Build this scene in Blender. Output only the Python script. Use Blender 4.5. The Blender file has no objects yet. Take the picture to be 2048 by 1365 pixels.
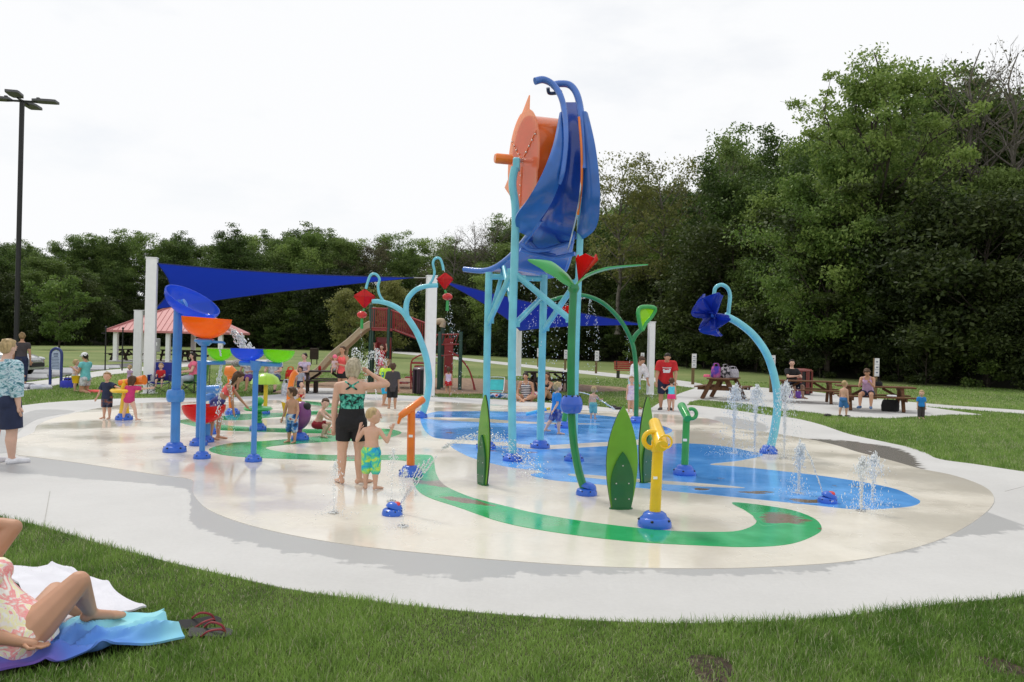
import bpy, math, random
import numpy as np
from mathutils import Vector, Matrix
R = math.radians
random.seed(7)
rng = np.random.default_rng(7)
scene = bpy.context.scene
COL = scene.collection

# ---------------------------------------------------------------- camera
FPX, CW, CH, HOR, ROLL, CAMZ = 1660.0, 2048.0, 1365.0, 685.0, 0.023, 1.9
cam_d = bpy.data.cameras.new('camera')
cam_d.sensor_width = 22.2
cam_d.lens = FPX / CW * 22.2
cam_d.clip_start, cam_d.clip_end = 0.1, 2000
cam = bpy.data.objects.new('camera', cam_d)
COL.objects.link(cam)
PITCH = math.atan((HOR - CH / 2) / FPX)
_c, _s = math.cos(ROLL), math.sin(ROLL)
CD = Vector((0, math.cos(PITCH), math.sin(PITCH)))
CU0 = Vector((0, -math.sin(PITCH), math.cos(PITCH)))
CR0 = Vector((1, 0, 0))
CR = CR0 * _c + CU0 * _s
CU = CU0 * _c - CR0 * _s
CAM = Vector((0, 0, CAMZ))
cam.matrix_world = Matrix(((CR.x, CU.x, -CD.x, 0), (CR.y, CU.y, -CD.y, 0), (CR.z, CU.z, -CD.z, CAMZ), (0, 0, 0, 1)))
scene.camera = cam
# ---------------------------------------------------------------- sky
SUN_ELEV, SUN_AZ = R(56), R(-38)          # azimuth from +Y, positive towards +X
world = bpy.data.worlds.new('World')
scene.world = world
world.use_nodes = True
wn, wl = world.node_tree.nodes, world.node_tree.links
wn.clear()
w_out = wn.new('ShaderNodeOutputWorld')
w_bg = wn.new('ShaderNodeBackground'); w_bg.inputs['Strength'].default_value = 0.1
w_sky = wn.new('ShaderNodeTexSky'); w_sky.sky_type = 'NISHITA'; w_sky.sun_disc = False
w_sky.sun_elevation, w_sky.sun_rotation = SUN_ELEV, SUN_AZ
w_tc = wn.new('ShaderNodeTexCoord')
w_n = wn.new('ShaderNodeTexNoise'); w_n.inputs['Scale'].default_value = 3.2; w_n.inputs['Detail'].default_value = 7; w_n.inputs['Roughness'].default_value = 0.55
w_map = wn.new('ShaderNodeMapping'); w_map.inputs['Scale'].default_value = (1, 1, 2.6)
w_r = wn.new('ShaderNodeValToRGB')
w_r.color_ramp.elements[0].position, w_r.color_ramp.elements[0].color = 0.30, (0.16, 0.16, 0.16, 1)
w_r.color_ramp.elements[1].position, w_r.color_ramp.elements[1].color = 0.46, (0, 0, 0, 1)
w_mix = wn.new('ShaderNodeMix'); w_mix.data_type = 'RGBA'
w_mix.inputs['A'].default_value = (10.1, 10.2, 10.35, 1)
wl.new(w_tc.outputs['Generated'], w_map.inputs['Vector'])
wl.new(w_map.outputs['Vector'], w_n.inputs['Vector'])
wl.new(w_n.outputs['Fac'], w_r.inputs['Fac'])
wl.new(w_r.outputs['Color'], w_mix.inputs['Factor'])
wl.new(w_sky.outputs['Color'], w_mix.inputs['B'])
wl.new(w_mix.outputs['Result'], w_bg.inputs['Color'])
wl.new(w_bg.outputs['Background'], w_out.inputs['Surface'])
# ---------------------------------------------------------------- sun
sun_d = bpy.data.lights.new('sun', 'SUN')
sun_d.energy, sun_d.angle, sun_d.color = 1.5, R(10), (1.0, 0.95, 0.86)
sun = bpy.data.objects.new('sun', sun_d)
COL.objects.link(sun)
sv = Vector((math.sin(SUN_AZ) * math.cos(SUN_ELEV), math.cos(SUN_AZ) * math.cos(SUN_ELEV), math.sin(SUN_ELEV)))
sun.rotation_euler = (-sv).to_track_quat('-Z', 'Y').to_euler()
sun.location = (-20, 20, 40)
# ---------------------------------------------------------------- exposure
vs = scene.view_settings
vs.view_transform, vs.look, vs.exposure, vs.gamma = 'Standard', 'None', -0.05, 1.0
scene.render.engine = 'CYCLES'
scene.cycles.max_bounces = 8
scene.cycles.transparent_max_bounces = 16
scene.cycles.caustics_reflective = scene.cycles.caustics_refractive = False
scene.cycles.use_denoising = True

# ================================================================= helpers
def ray(px, py):
    return (CD * FPX + CR * (px - CW / 2) - CU * (py - CH / 2)) / FPX
def G(px, py, z=0.0):                       # ground point seen at a photo position
    d = ray(px, py)
    return CAM + d * ((z - CAMZ) / d.z)
def P(px, py, Y):                           # point at depth Y seen at a photo position
    d = ray(px, py)
    return CAM + d * (Y / d.y)
def catrom(pts, n=6, closed=False):
    pts = [Vector(p) for p in pts]
    m = len(pts); out = []
    for i in range(m if closed else m - 1):
        if closed:
            a, b, c, d = pts[(i - 1) % m], pts[i], pts[(i + 1) % m], pts[(i + 2) % m]
        else:
            a, b, c, d = pts[max(i - 1, 0)], pts[i], pts[i + 1], pts[min(i + 2, m - 1)]
        for k in range(n):
            t = k / n
            out.append(0.5 * ((2 * b) + (c - a) * t + (2 * a - 5 * b + 4 * c - d) * t * t + (3 * b - a - 3 * c + d) * t ** 3))
    if not closed: out.append(pts[-1])
    return out
ORG = {}                                    # object name -> world origin of its thing
def tag(o, label=None, cat=None, group=None, kind=None):
    if label: o['label'] = label
    if cat: o['category'] = cat
    if group: o['group'] = group
    if kind: o['kind'] = kind
    return o
def thing(name, label, cat, loc, rotz=0.0, group=None):
    o = bpy.data.objects.new(name, None); COL.objects.link(o)
    o.empty_display_size = 0.2
    o.location = loc; o.rotation_euler = (0, 0, rotz)
    ORG[o.name] = Vector(loc)
    return tag(o, label, cat, group)
def link(name, me, mat=None, parent=None, loc=(0, 0, 0)):
    o = bpy.data.objects.new(name, me); COL.objects.link(o)
    if mat is not None:
        me.materials.clear()
        for m in (mat if isinstance(mat, (list, tuple)) else [mat]): me.materials.append(m)
    o.location = loc
    if parent is not None: o.parent = parent
    return o
def copy_tree(o, parent=None):
    c = o.copy(); COL.objects.link(c); c.parent = parent
    for ch in list(o.children): copy_tree(ch, c)
    return c
def frame_of(t):
    t = t.normalized()
    a = Vector((0, 0, 1)) if abs(t.z) < 0.93 else Vector((1, 0, 0))
    x = t.cross(a).normalized()
    return x, x.cross(t).normalized()
class MB:
    """collects geometry in world (or thing-local) coordinates"""
    def __init__(s): s.v, s.f, s.m = [], [], []
    def add(s, vs, fs, mi=0):
        b = len(s.v); s.v += [tuple(v) for v in vs]
        s.f += [tuple(b + i for i in f) for f in fs]; s.m += [mi] * len(fs)
        return s
    def box(s, c, d, rz=0.0, mi=0, M=None, bev=0.0):
        x, y, z = [k / 2 for k in d]; cx = Vector(c)
        q = Matrix.Rotation(rz, 3, 'Z') if M is None else M
        if bev:
            ring = []
            b = min(bev, x * .9, y * .9, z * .9)
            vs = []
            for zz, k in ((-z, b), (-z + b, 0), (z - b, 0), (z, b)):
                for sx, sy in ((-1, -1), (1, -1), (1, 1), (-1, 1)):
                    ax, ay = x - k, y - k
                    p1 = (sx * (ax - (b if k == 0 else b * .5)), sy * ay); p2 = (sx * ax, sy * (ay - (b if k == 0 else b * .5)))
                    for p in ((p1, p2) if sx * sy < 0 else (p2, p1)): vs.append(cx + q @ Vector((p[0], p[1], zz)))
            fs = [tuple(range(7, -1, -1)), tuple(range(24, 32))]
            for r in range(3):
                for k in range(8): fs.append((r * 8 + k, r * 8 + (k + 1) % 8, r * 8 + 8 + (k + 1) % 8, r * 8 + 8 + k))
            return s.add(vs, fs, mi)
        vs = [cx + q @ Vector((a * x, b * y, c_ * z)) for a in (-1, 1) for b in (-1, 1) for c_ in (-1, 1)]
        return s.add(vs, [(0, 1, 3, 2), (4, 6, 7, 5), (0, 4, 5, 1), (2, 3, 7, 6), (0, 2, 6, 4), (1, 5, 7, 3)], mi)
    def beam(s, a, b, w, h, mi=0):           # rectangular bar a->b
        a, b = Vector(a), Vector(b); x, y = frame_of(b - a)
        vs = [p + x * (i * w / 2) + y * (j * h / 2) for p in (a, b) for i, j in ((-1, -1), (1, -1), (1, 1), (-1, 1))]
        return s.add(vs, [(3, 2, 1, 0), (4, 5, 6, 7)] + [(k, (k + 1) % 4, 4 + (k + 1) % 4, 4 + k) for k in range(4)], mi)
    def tube(s, path, r, seg=12, caps=True, mi=0, flat=1.0):
        path = [Vector(p) for p in path]; n = len(path)
        rr = r if isinstance(r, (list, tuple)) else [r] * n
        if len(rr) != n: rr = [rr[0] + (rr[-1] - rr[0]) * i / (n - 1) for i in range(n)]
        vs, x0 = [], None
        for i, p in enumerate(path):
            t = path[min(i + 1, n - 1)] - path[max(i - 1, 0)]
            if t.length < 1e-9: t = Vector((0, 0, 1))
            t.normalize()
            if x0 is None: x0, _ = frame_of(t)
            x0 = (x0 - t * x0.dot(t))
            if x0.length < 1e-6: x0, _ = frame_of(t)
            x0.normalize(); y0 = t.cross(x0)
            for k in range(seg):
                a = 2 * math.pi * k / seg
                vs.append(p + (x0 * math.cos(a) + y0 * math.sin(a) * flat) * rr[i])
        fs = []
        for i in range(n - 1):
            for k in range(seg):
                k2 = (k + 1) % seg
                fs.append((i * seg + k, i * seg + k2, (i + 1) * seg + k2, (i + 1) * seg + k))
        if caps: fs += [tuple(range(seg - 1, -1, -1)), tuple((n - 1) * seg + k for k in range(seg))]
        return s.add(vs, fs, mi)
    def lathe(s, c, prof, seg=20, mi=0, M=None, sx=1.0, sy=1.0):   # prof: (radius, z) from bottom to top
        c = Vector(c); vs = []
        for r, z in prof:
            for k in range(seg):
                a = 2 * math.pi * k / seg
                v = Vector((r * sx * math.cos(a), r * sy * math.sin(a), z))
                vs.append(c + (M @ v if M is not None else v))
        n = len(prof); fs = []
        for i in range(n - 1):
            for k in range(seg):
                k2 = (k + 1) % seg
                fs.append((i * seg + k, i * seg + k2, (i + 1) * seg + k2, (i + 1) * seg + k))
        fs += [tuple(range(seg - 1, -1, -1)), tuple((n - 1) * seg + k for k in range(seg))]
        return s.add(vs, fs, mi)
    def ball(s, c, r, seg=14, rings=8, M=None, mi=0):
        r = (r, r, r) if not isinstance(r, (tuple, list)) else r
        prof = [(max(math.sin(math.pi * i / rings), 0.02), -math.cos(math.pi * i / rings)) for i in range(rings + 1)]
        S = Matrix.Diagonal(Vector(r)); S = M @ S if M is not None else S
        return s.lathe(c, prof, seg, mi, S)
    def plate(s, outline, n, th, mi=0):      # flat plate with thickness: outline of 3D points, normal n
        n = Vector(n).normalized() * th / 2; k = len(outline)
        pts = [Vector(p) for p in outline]
        vs = [p + n for p in pts] + [p - n for p in pts]
        return s.add(vs, [tuple(range(k)), tuple(range(2 * k - 1, k - 1, -1))] + [(i, k + i, k + (i + 1) % k, (i + 1) % k) for i in range(k)], mi)
    def grid(s, pts, mi=0, th=0.0):          # rows of points -> surface, with thickness when th
        nr, nc = len(pts), len(pts[0])
        vs = [Vector(p) for row in pts for p in row]
        fs = [(r * nc + c, r * nc + c + 1, (r + 1) * nc + c + 1, (r + 1) * nc + c) for r in range(nr - 1) for c in range(nc - 1)]
        if th:
            N = [Vector() for _ in vs]
            for f in fs:
                nn = (vs[f[1]] - vs[f[0]]).cross(vs[f[3]] - vs[f[0]])
                if nn.length < 1e-12: nn = (vs[f[2]] - vs[f[1]]).cross(vs[f[3]] - vs[f[1]])
                for i in f: N[i] += nn
            m = len(vs)
            vs = vs + [v - (N[i].normalized() * th if N[i].length > 0 else Vector()) for i, v in enumerate(vs)]
            fs = fs + [tuple(m + i for i in reversed(f)) for f in fs]
            rim = [(r * nc) for r in range(nr)], [(r * nc + nc - 1) for r in range(nr)], list(range(nc)), [(nr - 1) * nc + c for c in range(nc)]
            for q, edge in enumerate(rim):
                for i, j in zip(edge, edge[1:]):
                    fs.append((i, j, m + j, m + i) if q in (0, 3) else (j, i, m + i, m + j))
        return s.add(vs, fs, mi)
    def build(s, name, mat, parent=None, smooth=True, local=False, sharp=38, kind=None):
        me = bpy.data.meshes.new(name)
        o_ = Vector()
        if parent is not None and not local: o_ = ORG.get(parent.name, Vector())
        v = np.array([tuple(p) for p in s.v], dtype=np.float64) - np.array(tuple(o_))
        me.from_pydata(v.tolist(), [], s.f)
        if any(s.m): me.polygons.foreach_set('material_index', s.m)
        if smooth:
            me.polygons.foreach_set('use_smooth', [True] * len(me.polygons))
            me.set_sharp_from_angle(angle=R(sharp))
        me.update()
        o = link(name, me, mat, parent)
        ORG[o.name] = o_
        if kind: o['kind'] = kind
        return o
def fast_mesh(name, V, T, quads=False):
    V = np.asarray(V, dtype=np.float32).reshape(-1, 3); T = np.asarray(T, dtype=np.int32)
    k = T.shape[1]; me = bpy.data.meshes.new(name)
    me.vertices.add(len(V)); me.vertices.foreach_set('co', V.ravel())
    me.loops.add(T.size); me.loops.foreach_set('vertex_index', T.ravel())
    me.polygons.add(len(T))
    me.polygons.foreach_set('loop_start', np.arange(0, T.size, k, dtype=np.int32))
    me.polygons.foreach_set('loop_total', np.full(len(T), k, dtype=np.int32))
    me.update(calc_edges=True); me.validate()
    return me
# ================================================================= materials
MATS = {}
def mat(name, col, rough=0.5, var=0.08, scale=6.0, spec=0.5, metal=0.0, bump=0.0, bscale=None, trans=0.0, alpha=None, coat=0.0, sss=0.0, ior=1.45):
    if name in MATS: return MATS[name]
    m = bpy.data.materials.new(name); m.use_nodes = True; MATS[name] = m
    nt = m.node_tree; b = nt.nodes['Principled BSDF']
    b.inputs['Roughness'].default_value = rough; b.inputs['Metallic'].default_value = metal
    b.inputs['Specular IOR Level'].default_value = spec; b.inputs['IOR'].default_value = ior
    b.inputs['Transmission Weight'].default_value = trans; b.inputs['Coat Weight'].default_value = coat
    if sss: b.inputs['Subsurface Weight'].default_value = sss; b.inputs['Subsurface Radius'].default_value = (.02, .008, .004)
    tc = nt.nodes.new('ShaderNodeTexCoord'); nz = nt.nodes.new('ShaderNodeTexNoise')
    nz.inputs['Scale'].default_value = scale; nz.inputs['Detail'].default_value = 5
    nt.links.new(tc.outputs['Object'], nz.inputs['Vector'])
    rp = nt.nodes.new('ShaderNodeValToRGB')
    c = tuple(col[:3])
    rp.color_ramp.elements[0].color = tuple(max(k * (1 - var * 2), 0) for k in c) + (1,)
    rp.color_ramp.elements[1].color = tuple(min(k * (1 + var * 2), 1) for k in c) + (1,)
    rp.color_ramp.elements[0].position, rp.color_ramp.elements[1].position = 0.25, 0.75
    nt.links.new(nz.outputs['Fac'], rp.inputs['Fac']); nt.links.new(rp.outputs['Color'], b.inputs['Base Color'])
    if bump:
        bz = nt.nodes.new('ShaderNodeTexNoise'); bz.inputs['Scale'].default_value = bscale or scale * 8; bz.inputs['Detail'].default_value = 4
        nt.links.new(tc.outputs['Object'], bz.inputs['Vector'])
        bp = nt.nodes.new('ShaderNodeBump'); bp.inputs['Strength'].default_value = bump; bp.inputs['Distance'].default_value = 0.02
        nt.links.new(bz.outputs['Fac'], bp.inputs['Height']); nt.links.new(bp.outputs['Normal'], b.inputs['Normal'])
    if alpha is not None: b.inputs['Alpha'].default_value = alpha
    return m
def ramp_mat(name, stops, scale, kind='noise', rough=0.8, detail=4, coords='Object', stretch=(1, 1, 1), const=False, spec=0.3, dist=0.0):
    """pattern material: noise / voronoi / wave driven colour ramp"""
    if name in MATS: return MATS[name]
    m = bpy.data.materials.new(name); m.use_nodes = True; MATS[name] = m
    nt = m.node_tree; b = nt.nodes['Principled BSDF']; b.inputs['Roughness'].default_value = rough; b.inputs['Specular IOR Level'].default_value = spec
    tc = nt.nodes.new('ShaderNodeTexCoord'); mp = nt.nodes.new('ShaderNodeMapping'); mp.inputs['Scale'].default_value = stretch
    nt.links.new(tc.outputs[coords], mp.inputs['Vector'])
    if kind == 'noise':
        t = nt.nodes.new('ShaderNodeTexNoise'); t.inputs['Detail'].default_value = detail; t.inputs['Distortion'].default_value = dist; out = 'Fac'
    elif kind == 'voronoi':
        t = nt.nodes.new('ShaderNodeTexVoronoi'); out = 'Distance'
    else:
        t = nt.nodes.new('ShaderNodeTexWave'); t.bands_direction = kind[-1]; t.inputs['Distortion'].default_value = dist; out = 'Fac'
    t.inputs['Scale'].default_value = scale
    nt.links.new(mp.outputs['Vector'], t.inputs['Vector'])
    rp = nt.nodes.new('ShaderNodeValToRGB'); e = rp.color_ramp.elements
    if const: rp.color_ramp.interpolation = 'CONSTANT'
    while len(e) < len(stops): e.new(0.5)
    for k, (p, c) in enumerate(stops): e[k].position = p; e[k].color = tuple(c) + (1,)
    nt.links.new(t.outputs[out], rp.inputs['Fac']); nt.links.new(rp.outputs['Color'], b.inputs['Base Color'])
    return m
def ground_mat(name, stops, s1, s2, rough=(0.9, 0.9), bump=0.3, bsc=60, mix2=None, spec=0.3, rs=0.8, worn=None, fine_amt=.28):
    m = bpy.data.materials.new(name); m.use_nodes = True; MATS[name] = m
    nt = m.node_tree; L = nt.links; b = nt.nodes['Principled BSDF']; b.inputs['Specular IOR Level'].default_value = spec
    tc = nt.nodes.new('ShaderNodeTexCoord')
    def nz(sc, det=6, rgh=0.6, dist=0):
        n = nt.nodes.new('ShaderNodeTexNoise'); n.inputs['Scale'].default_value = sc; n.inputs['Detail'].default_value = det
        n.inputs['Roughness'].default_value = rgh; n.inputs['Distortion'].default_value = dist
        L.new(tc.outputs['Object'], n.inputs['Vector']); return n
    def rmp(src, st):
        r = nt.nodes.new('ShaderNodeValToRGB'); e = r.color_ramp.elements
        while len(e) < len(st): e.new(0.5)
        for k, (p, c) in enumerate(st): e[k].position = p; e[k].color = tuple(c) + (1,)
        L.new(src, r.inputs['Fac']); return r
    a = rmp(nz(s1).outputs['Fac'], stops); fine = nz(s2, 8, 0.7)
    fr = rmp(fine.outputs['Fac'], [(0.3, (1 - fine_amt,) * 3), (0.7, (1 + fine_amt * .6,) * 3)])
    mx = nt.nodes.new('ShaderNodeMix'); mx.data_type = 'RGBA'; mx.blend_type = 'MULTIPLY'; mx.inputs['Factor'].default_value = 1
    L.new(a.outputs['Color'], mx.inputs['A']); L.new(fr.outputs['Color'], mx.inputs['B'])
    out = mx.outputs['Result']
    if worn:                                  # paint worn off in patches: (threshold, colour, scale)
        wr = rmp(nz(worn[2], 7, 0.6).outputs['Fac'], [(worn[0], (0,) * 3), (worn[0] + 0.01, (1,) * 3)])
        m2 = nt.nodes.new('ShaderNodeMix'); m2.data_type = 'RGBA'; L.new(wr.outputs['Color'], m2.inputs['Factor'])
        L.new(out, m2.inputs['A']); m2.inputs['B'].default_value = tuple(worn[1]) + (1,); out = m2.outputs['Result']
    L.new(out, b.inputs['Base Color'])
    rr = rmp(nz(rs, 4, 0.55).outputs['Fac'], [(0.42, (rough[0],) * 3), (0.62, (rough[1],) * 3)])
    L.new(rr.outputs['Color'], b.inputs['Roughness'])
    bp = nt.nodes.new('ShaderNodeBump'); bp.inputs['Strength'].default_value = bump; bp.inputs['Distance'].default_value = 0.01
    L.new(nz(bsc, 4).outputs['Fac'], bp.inputs['Height']); L.new(bp.outputs['Normal'], b.inputs['Normal'])
    return m
# ================================================================= the ground
M_LAWN = ground_mat('lawn', [(0.3, (.110, .165, .040)), (0.5, (.170, .220, .066)), (0.68, (.245, .27, .10))], 0.10, 5.0, bump=0.6, bsc=14)
M_CONC = ground_mat('pale_concrete', [(0.35, (.50, .495, .485)), (0.65, (.575, .57, .56))], 0.35, 30, rough=(.6, .8), bump=0.08, bsc=120, fine_amt=.05)
M_WETC = ground_mat('damp_concrete', [(0.35, (.35, .35, .35)), (0.65, (.40, .40, .397))], 0.5, 30, rough=(.32, .55), bump=0.04, bsc=120, fine_amt=.06)
M_PAD = ground_mat('cream_pad_coating', [(0.34, (.65, .60, .515)), (0.5, (.69, .645, .56)), (0.66, (.72, .68, .60))], 0.4, 12, fine_amt=.05, rough=(.08, .40), bump=0.05, bsc=9, spec=0.4, rs=0.45)
M_BLUE = ground_mat('blue_pad_paint', [(0.35, (.075, .30, .76)), (0.65, (.14, .41, .85))], 0.5, 4, rough=(.10, .3), bump=0.06, bsc=9, fine_amt=.1, spec=0.5, rs=.5, worn=(0.66, (.23, .17, .12), 1.1))
M_GREEN = ground_mat('green_pad_paint', [(0.35, (.010, .33, .095)), (0.65, (.045, .44, .17))], 0.5, 4, rough=(.10, .3), bump=0.06, bsc=9, fine_amt=.1, spec=0.5, rs=.5, worn=(0.62, (.20, .15, .105), .62))
M_WETD = ground_mat('soaked_concrete', [(0.35, (.17, .155, .14)), (0.65, (.25, .235, .22))], 0.9, 20, rough=(.12, .4), bump=0.04, bsc=60, fine_amt=.1)
def damp_mat(name, damp, rg, m=None, nsc=5):
    m = m or ground_mat(name, [(0.35, (.50, .495, .485)), (0.65, (.575, .57, .56))], 0.35, 30, rough=(.6, .8), bump=0.08, bsc=120, fine_amt=.05)
    nt = m.node_tree; L = nt.links; b = nt.nodes['Principled BSDF']; src = b.inputs['Base Color'].links[0].from_socket; rsrc = b.inputs['Roughness'].links[0].from_socket
    at = nt.nodes.new('ShaderNodeAttribute'); at.attribute_name = 'wet'; tc = nt.nodes.new('ShaderNodeTexCoord'); nz = nt.nodes.new('ShaderNodeTexNoise'); nz.inputs['Scale'].default_value = nsc; nz.inputs['Detail'].default_value = 9; nz.inputs['Roughness'].default_value = .62
    mp = nt.nodes.new('ShaderNodeMapping'); mp.inputs['Scale'].default_value = (.7, 1.6, 1); L.new(tc.outputs['Object'], mp.inputs['Vector']); L.new(mp.outputs['Vector'], nz.inputs['Vector'])
    a1 = nt.nodes.new('ShaderNodeMath'); a1.operation = 'MULTIPLY_ADD'; a1.inputs[1].default_value = 1.5; L.new(nz.outputs['Fac'], a1.inputs[0]); L.new(at.outputs['Fac'], a1.inputs[2])
    r = nt.nodes.new('ShaderNodeMapRange'); r.interpolation_type = 'SMOOTHSTEP'; r.inputs['From Min'].default_value = 1.16; r.inputs['From Max'].default_value = 1.36; L.new(a1.outputs[0], r.inputs['Value'])
    mx = nt.nodes.new('ShaderNodeMix'); mx.data_type = 'RGBA'; L.new(r.outputs['Result'], mx.inputs['Factor']); L.new(src, mx.inputs['A']); mx.inputs['B'].default_value = tuple(damp) + (1,); L.new(mx.outputs['Result'], b.inputs['Base Color'])
    m2 = nt.nodes.new('ShaderNodeMix'); L.new(r.outputs['Result'], m2.inputs['Factor']); L.new(rsrc, m2.inputs['A']); m2.inputs['B'].default_value = rg; L.new(m2.outputs['Result'], b.inputs['Roughness'])
    return m
M_DAMP = damp_mat('damp_edged_concrete', (.385, .385, .383), .42); M_DAMPD = damp_mat('soaked_edged_concrete', (.20, .185, .17), .25)
M_WORNG = damp_mat('', (.20, .135, .09), .2, ground_mat('worn_green_paint', [(0.35, (.010, .33, .095)), (0.65, (.045, .44, .17))], 0.5, 4, rough=(.10, .3), bump=0.06, bsc=9, fine_amt=.1, spec=0.5, rs=.5), 7)
M_WORNB = damp_mat('', (.20, .145, .10), .2, ground_mat('worn_blue_paint', [(0.35, (.075, .30, .76)), (0.65, (.14, .41, .85))], 0.5, 4, rough=(.10, .3), bump=0.06, bsc=9, fine_amt=.1, spec=0.5, rs=.5), 7)
M_ASPH = ground_mat('asphalt', [(0.35, (.10, .10, .105)), (0.65, (.15, .15, .152))], 0.4, 20, bump=.2)
M_MULCH = ground_mat('wood_chip_mulch', [(0.3, (.16, .10, .062)), (0.5, (.30, .20, .13)), (0.7, (.42, .29, .19))], 5, 18, bump=1, bsc=25)
M_SOIL = ground_mat('bare_soil', [(0.3, (.018, .013, .010)), (0.5, (.05, .034, .024)), (0.7, (.12, .085, .06))], 18, 30, bump=1, bsc=40)
M_FLOOR = ground_mat('forest_floor', [(0.35, (.018, .024, .008)), (0.65, (.045, .045, .018))], 0.3, 3, bump=.5, bsc=3)

def poly2d(pix, n=6, smooth=True, jit=0.0):
    pts = [G(x, y) for x, y in pix]
    if smooth: pts = catrom(pts, n, closed=True)
    if jit:
        ph = [random.uniform(0, 6.28) for _ in range(6)]
        def wob(i): return sum(math.sin(i * f + ph[k]) * a for k, (f, a) in enumerate(((.11, 1.6), (.23, 1.2), (.51, .9), (1.3, .6))))
        pts = [Vector((p.x + random.uniform(-jit, jit) * 1.6 + jit * wob(i), p.y + random.uniform(-jit, jit) + jit * wob(i + 40), 0)) for i, p in enumerate(pts)]
    return [(p.x, p.y) for p in pts]
def sheet(name, pts, z, m, kind='structure', parent=None):
    me = bpy.data.meshes.new(name)
    n = len(pts)
    if sum(pts[i - 1][0] * pts[i][1] - pts[i][0] * pts[i - 1][1] for i in range(n)) < 0: pts = pts[::-1]
    me.from_pydata([(x, y, z) for x, y in pts] + [(x, y, .001) for x, y in pts], [], [tuple(range(n))] + [(i, n + i, n + (i + 1) % n, (i + 1) % n) for i in range(n)])
    me.update()
    o = link(name, me, m, parent)
    if kind: o['kind'] = kind
    return o
def inside(pts, X, Y):
    r = np.zeros(len(X), bool); n = len(pts); j = n - 1
    for i in range(n):
        xi, yi = pts[i]; xj, yj = pts[j]
        if yi != yj:
            c = ((yi > Y) != (yj > Y)) & (X < (xj - xi) * (Y - yi) / (yj - yi) + xi)
            r ^= c
        j = i
    return r

me = bpy.data.meshes.new('ground')
me.from_pydata([(-500, -60, 0), (500, -60, 0), (500, 700, 0), (-500, 700, 0)], [], [(0, 1, 2, 3)])
link('ground', me, M_LAWN)['kind'] = 'structure'

APRON = poly2d([(-420, 960), (-200, 1005), (0, 1037), (100, 1060), (200, 1090), (330, 1125), (480, 1160), (600, 1185), (800, 1212), (1000, 1232), (1200, 1245), (1400, 1250), (1600, 1243), (1750, 1228), (1900, 1210), (2048, 1195), (2250, 1160), (2380, 1090), (2330, 1010), (2200, 965), (2048, 945), (1950, 930), (1880, 920), (1840, 905), (1790, 890), (1700, 870), (1640, 850), (1590, 838), (1540, 832), (1470, 822), (1400, 813), (1372, 812), (1300, 817), (1250, 819), (1180, 813), (1100, 807), (1000, 800), (900, 796), (780, 791), (720, 788), (690, 779), (600, 777), (570, 788), (480, 795), (400, 797), (300, 797), (200, 800), (100, 806), (45, 812), (0, 815), (-200, 826), (-420, 850)], 5)
PAD = poly2d([(383, 963), (384, 985), (400, 1010), (430, 1030), (500, 1055), (600, 1078), (720, 1097), (860, 1112), (1000, 1125), (1200, 1138), (1400, 1142), (1550, 1138), (1690, 1128), (1790, 1110), (1880, 1083), (1940, 1052), (1975, 1025), (1988, 1005), (1980, 985), (1950, 968), (1900, 952), (1840, 940), (1780, 923), (1717, 907), (1676, 894), (1626, 882), (1580, 874), (1530, 866), (1495, 862), (1469, 857), (1448, 849), (1432, 843), (1399, 836), (1357, 832), (1280, 828), (1180, 823), (1080, 816), (950, 809), (850, 804), (700, 802), (560, 802), (400, 805), (300, 807), (240, 812), (170, 823), (110, 838), (76, 852), (66, 868), (33, 882), (20, 893), (32, 911), (60, 916), (150, 928), (250, 943), (330, 955)], 6)
WET1 = [(-60, 944), (0, 948), (100, 955), (200, 964), (300, 972), (372, 985), (381, 1040), (402, 1063), (450, 1081), (500, 1095), (560, 1108), (640, 1125), (750, 1143), (860, 1160), (950, 1167), (1005, 1160), (1060, 1152), (1200, 1156), (1320, 1155), (1450, 1161), (1550, 1156), (1650, 1142), (1750, 1121), (1850, 1101), (1900, 1086), (2000, 1071), (2060, 1058)]
WET2 = poly2d([(1600, 880), (1650, 880), (1720, 886), (1790, 897), (1832, 915), (1846, 935), (1834, 942), (1760, 925), (1680, 900)], 6, jit=.006)
WET3 = poly2d([(1430, 835), (1470, 838), (1520, 846), (1540, 858), (1520, 868), (1470, 862), (1430, 850)], 6, jit=.006)
WET4 = poly2d([(20, 905), (34, 870), (75, 840), (150, 824), (70, 822), (10, 850), (-40, 890), (-40, 905)], 6)
BLUE = [
    [(843, 836), (870, 826), (900, 825), (1000, 825), (1100, 828), (1200, 833), (1290, 846), (1344, 862), (1310, 876), (1250, 884), (1180, 888), (1080, 893), (1005, 887), (940, 883), (894, 881), (862, 875), (845, 855)],
    [(900, 891), (960, 893), (1010, 895), (1080, 902), (1200, 896), (1300, 892), (1380, 890), (1450, 896), (1500, 906), (1527, 913), (1480, 924), (1419, 932), (1490, 938), (1655, 957), (1780, 979), (1830, 1000), (1840, 1008), (1828, 1015), (1800, 1019), (1718, 1023), (1614, 1013), (1490, 1000), (1366, 988), (1275, 979), (1160, 969), (1100, 963), (1060, 953), (1085, 947), (1005, 935), (935, 915)]]
STRIPES = [
    [(846, 838), (950, 839), (1050, 846), (1200, 851), (1050, 850), (900, 844)],
    [(1150, 952), (1273, 962), (1400, 971), (1490, 980), (1400, 977), (1270, 968), (1150, 957)]]
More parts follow.
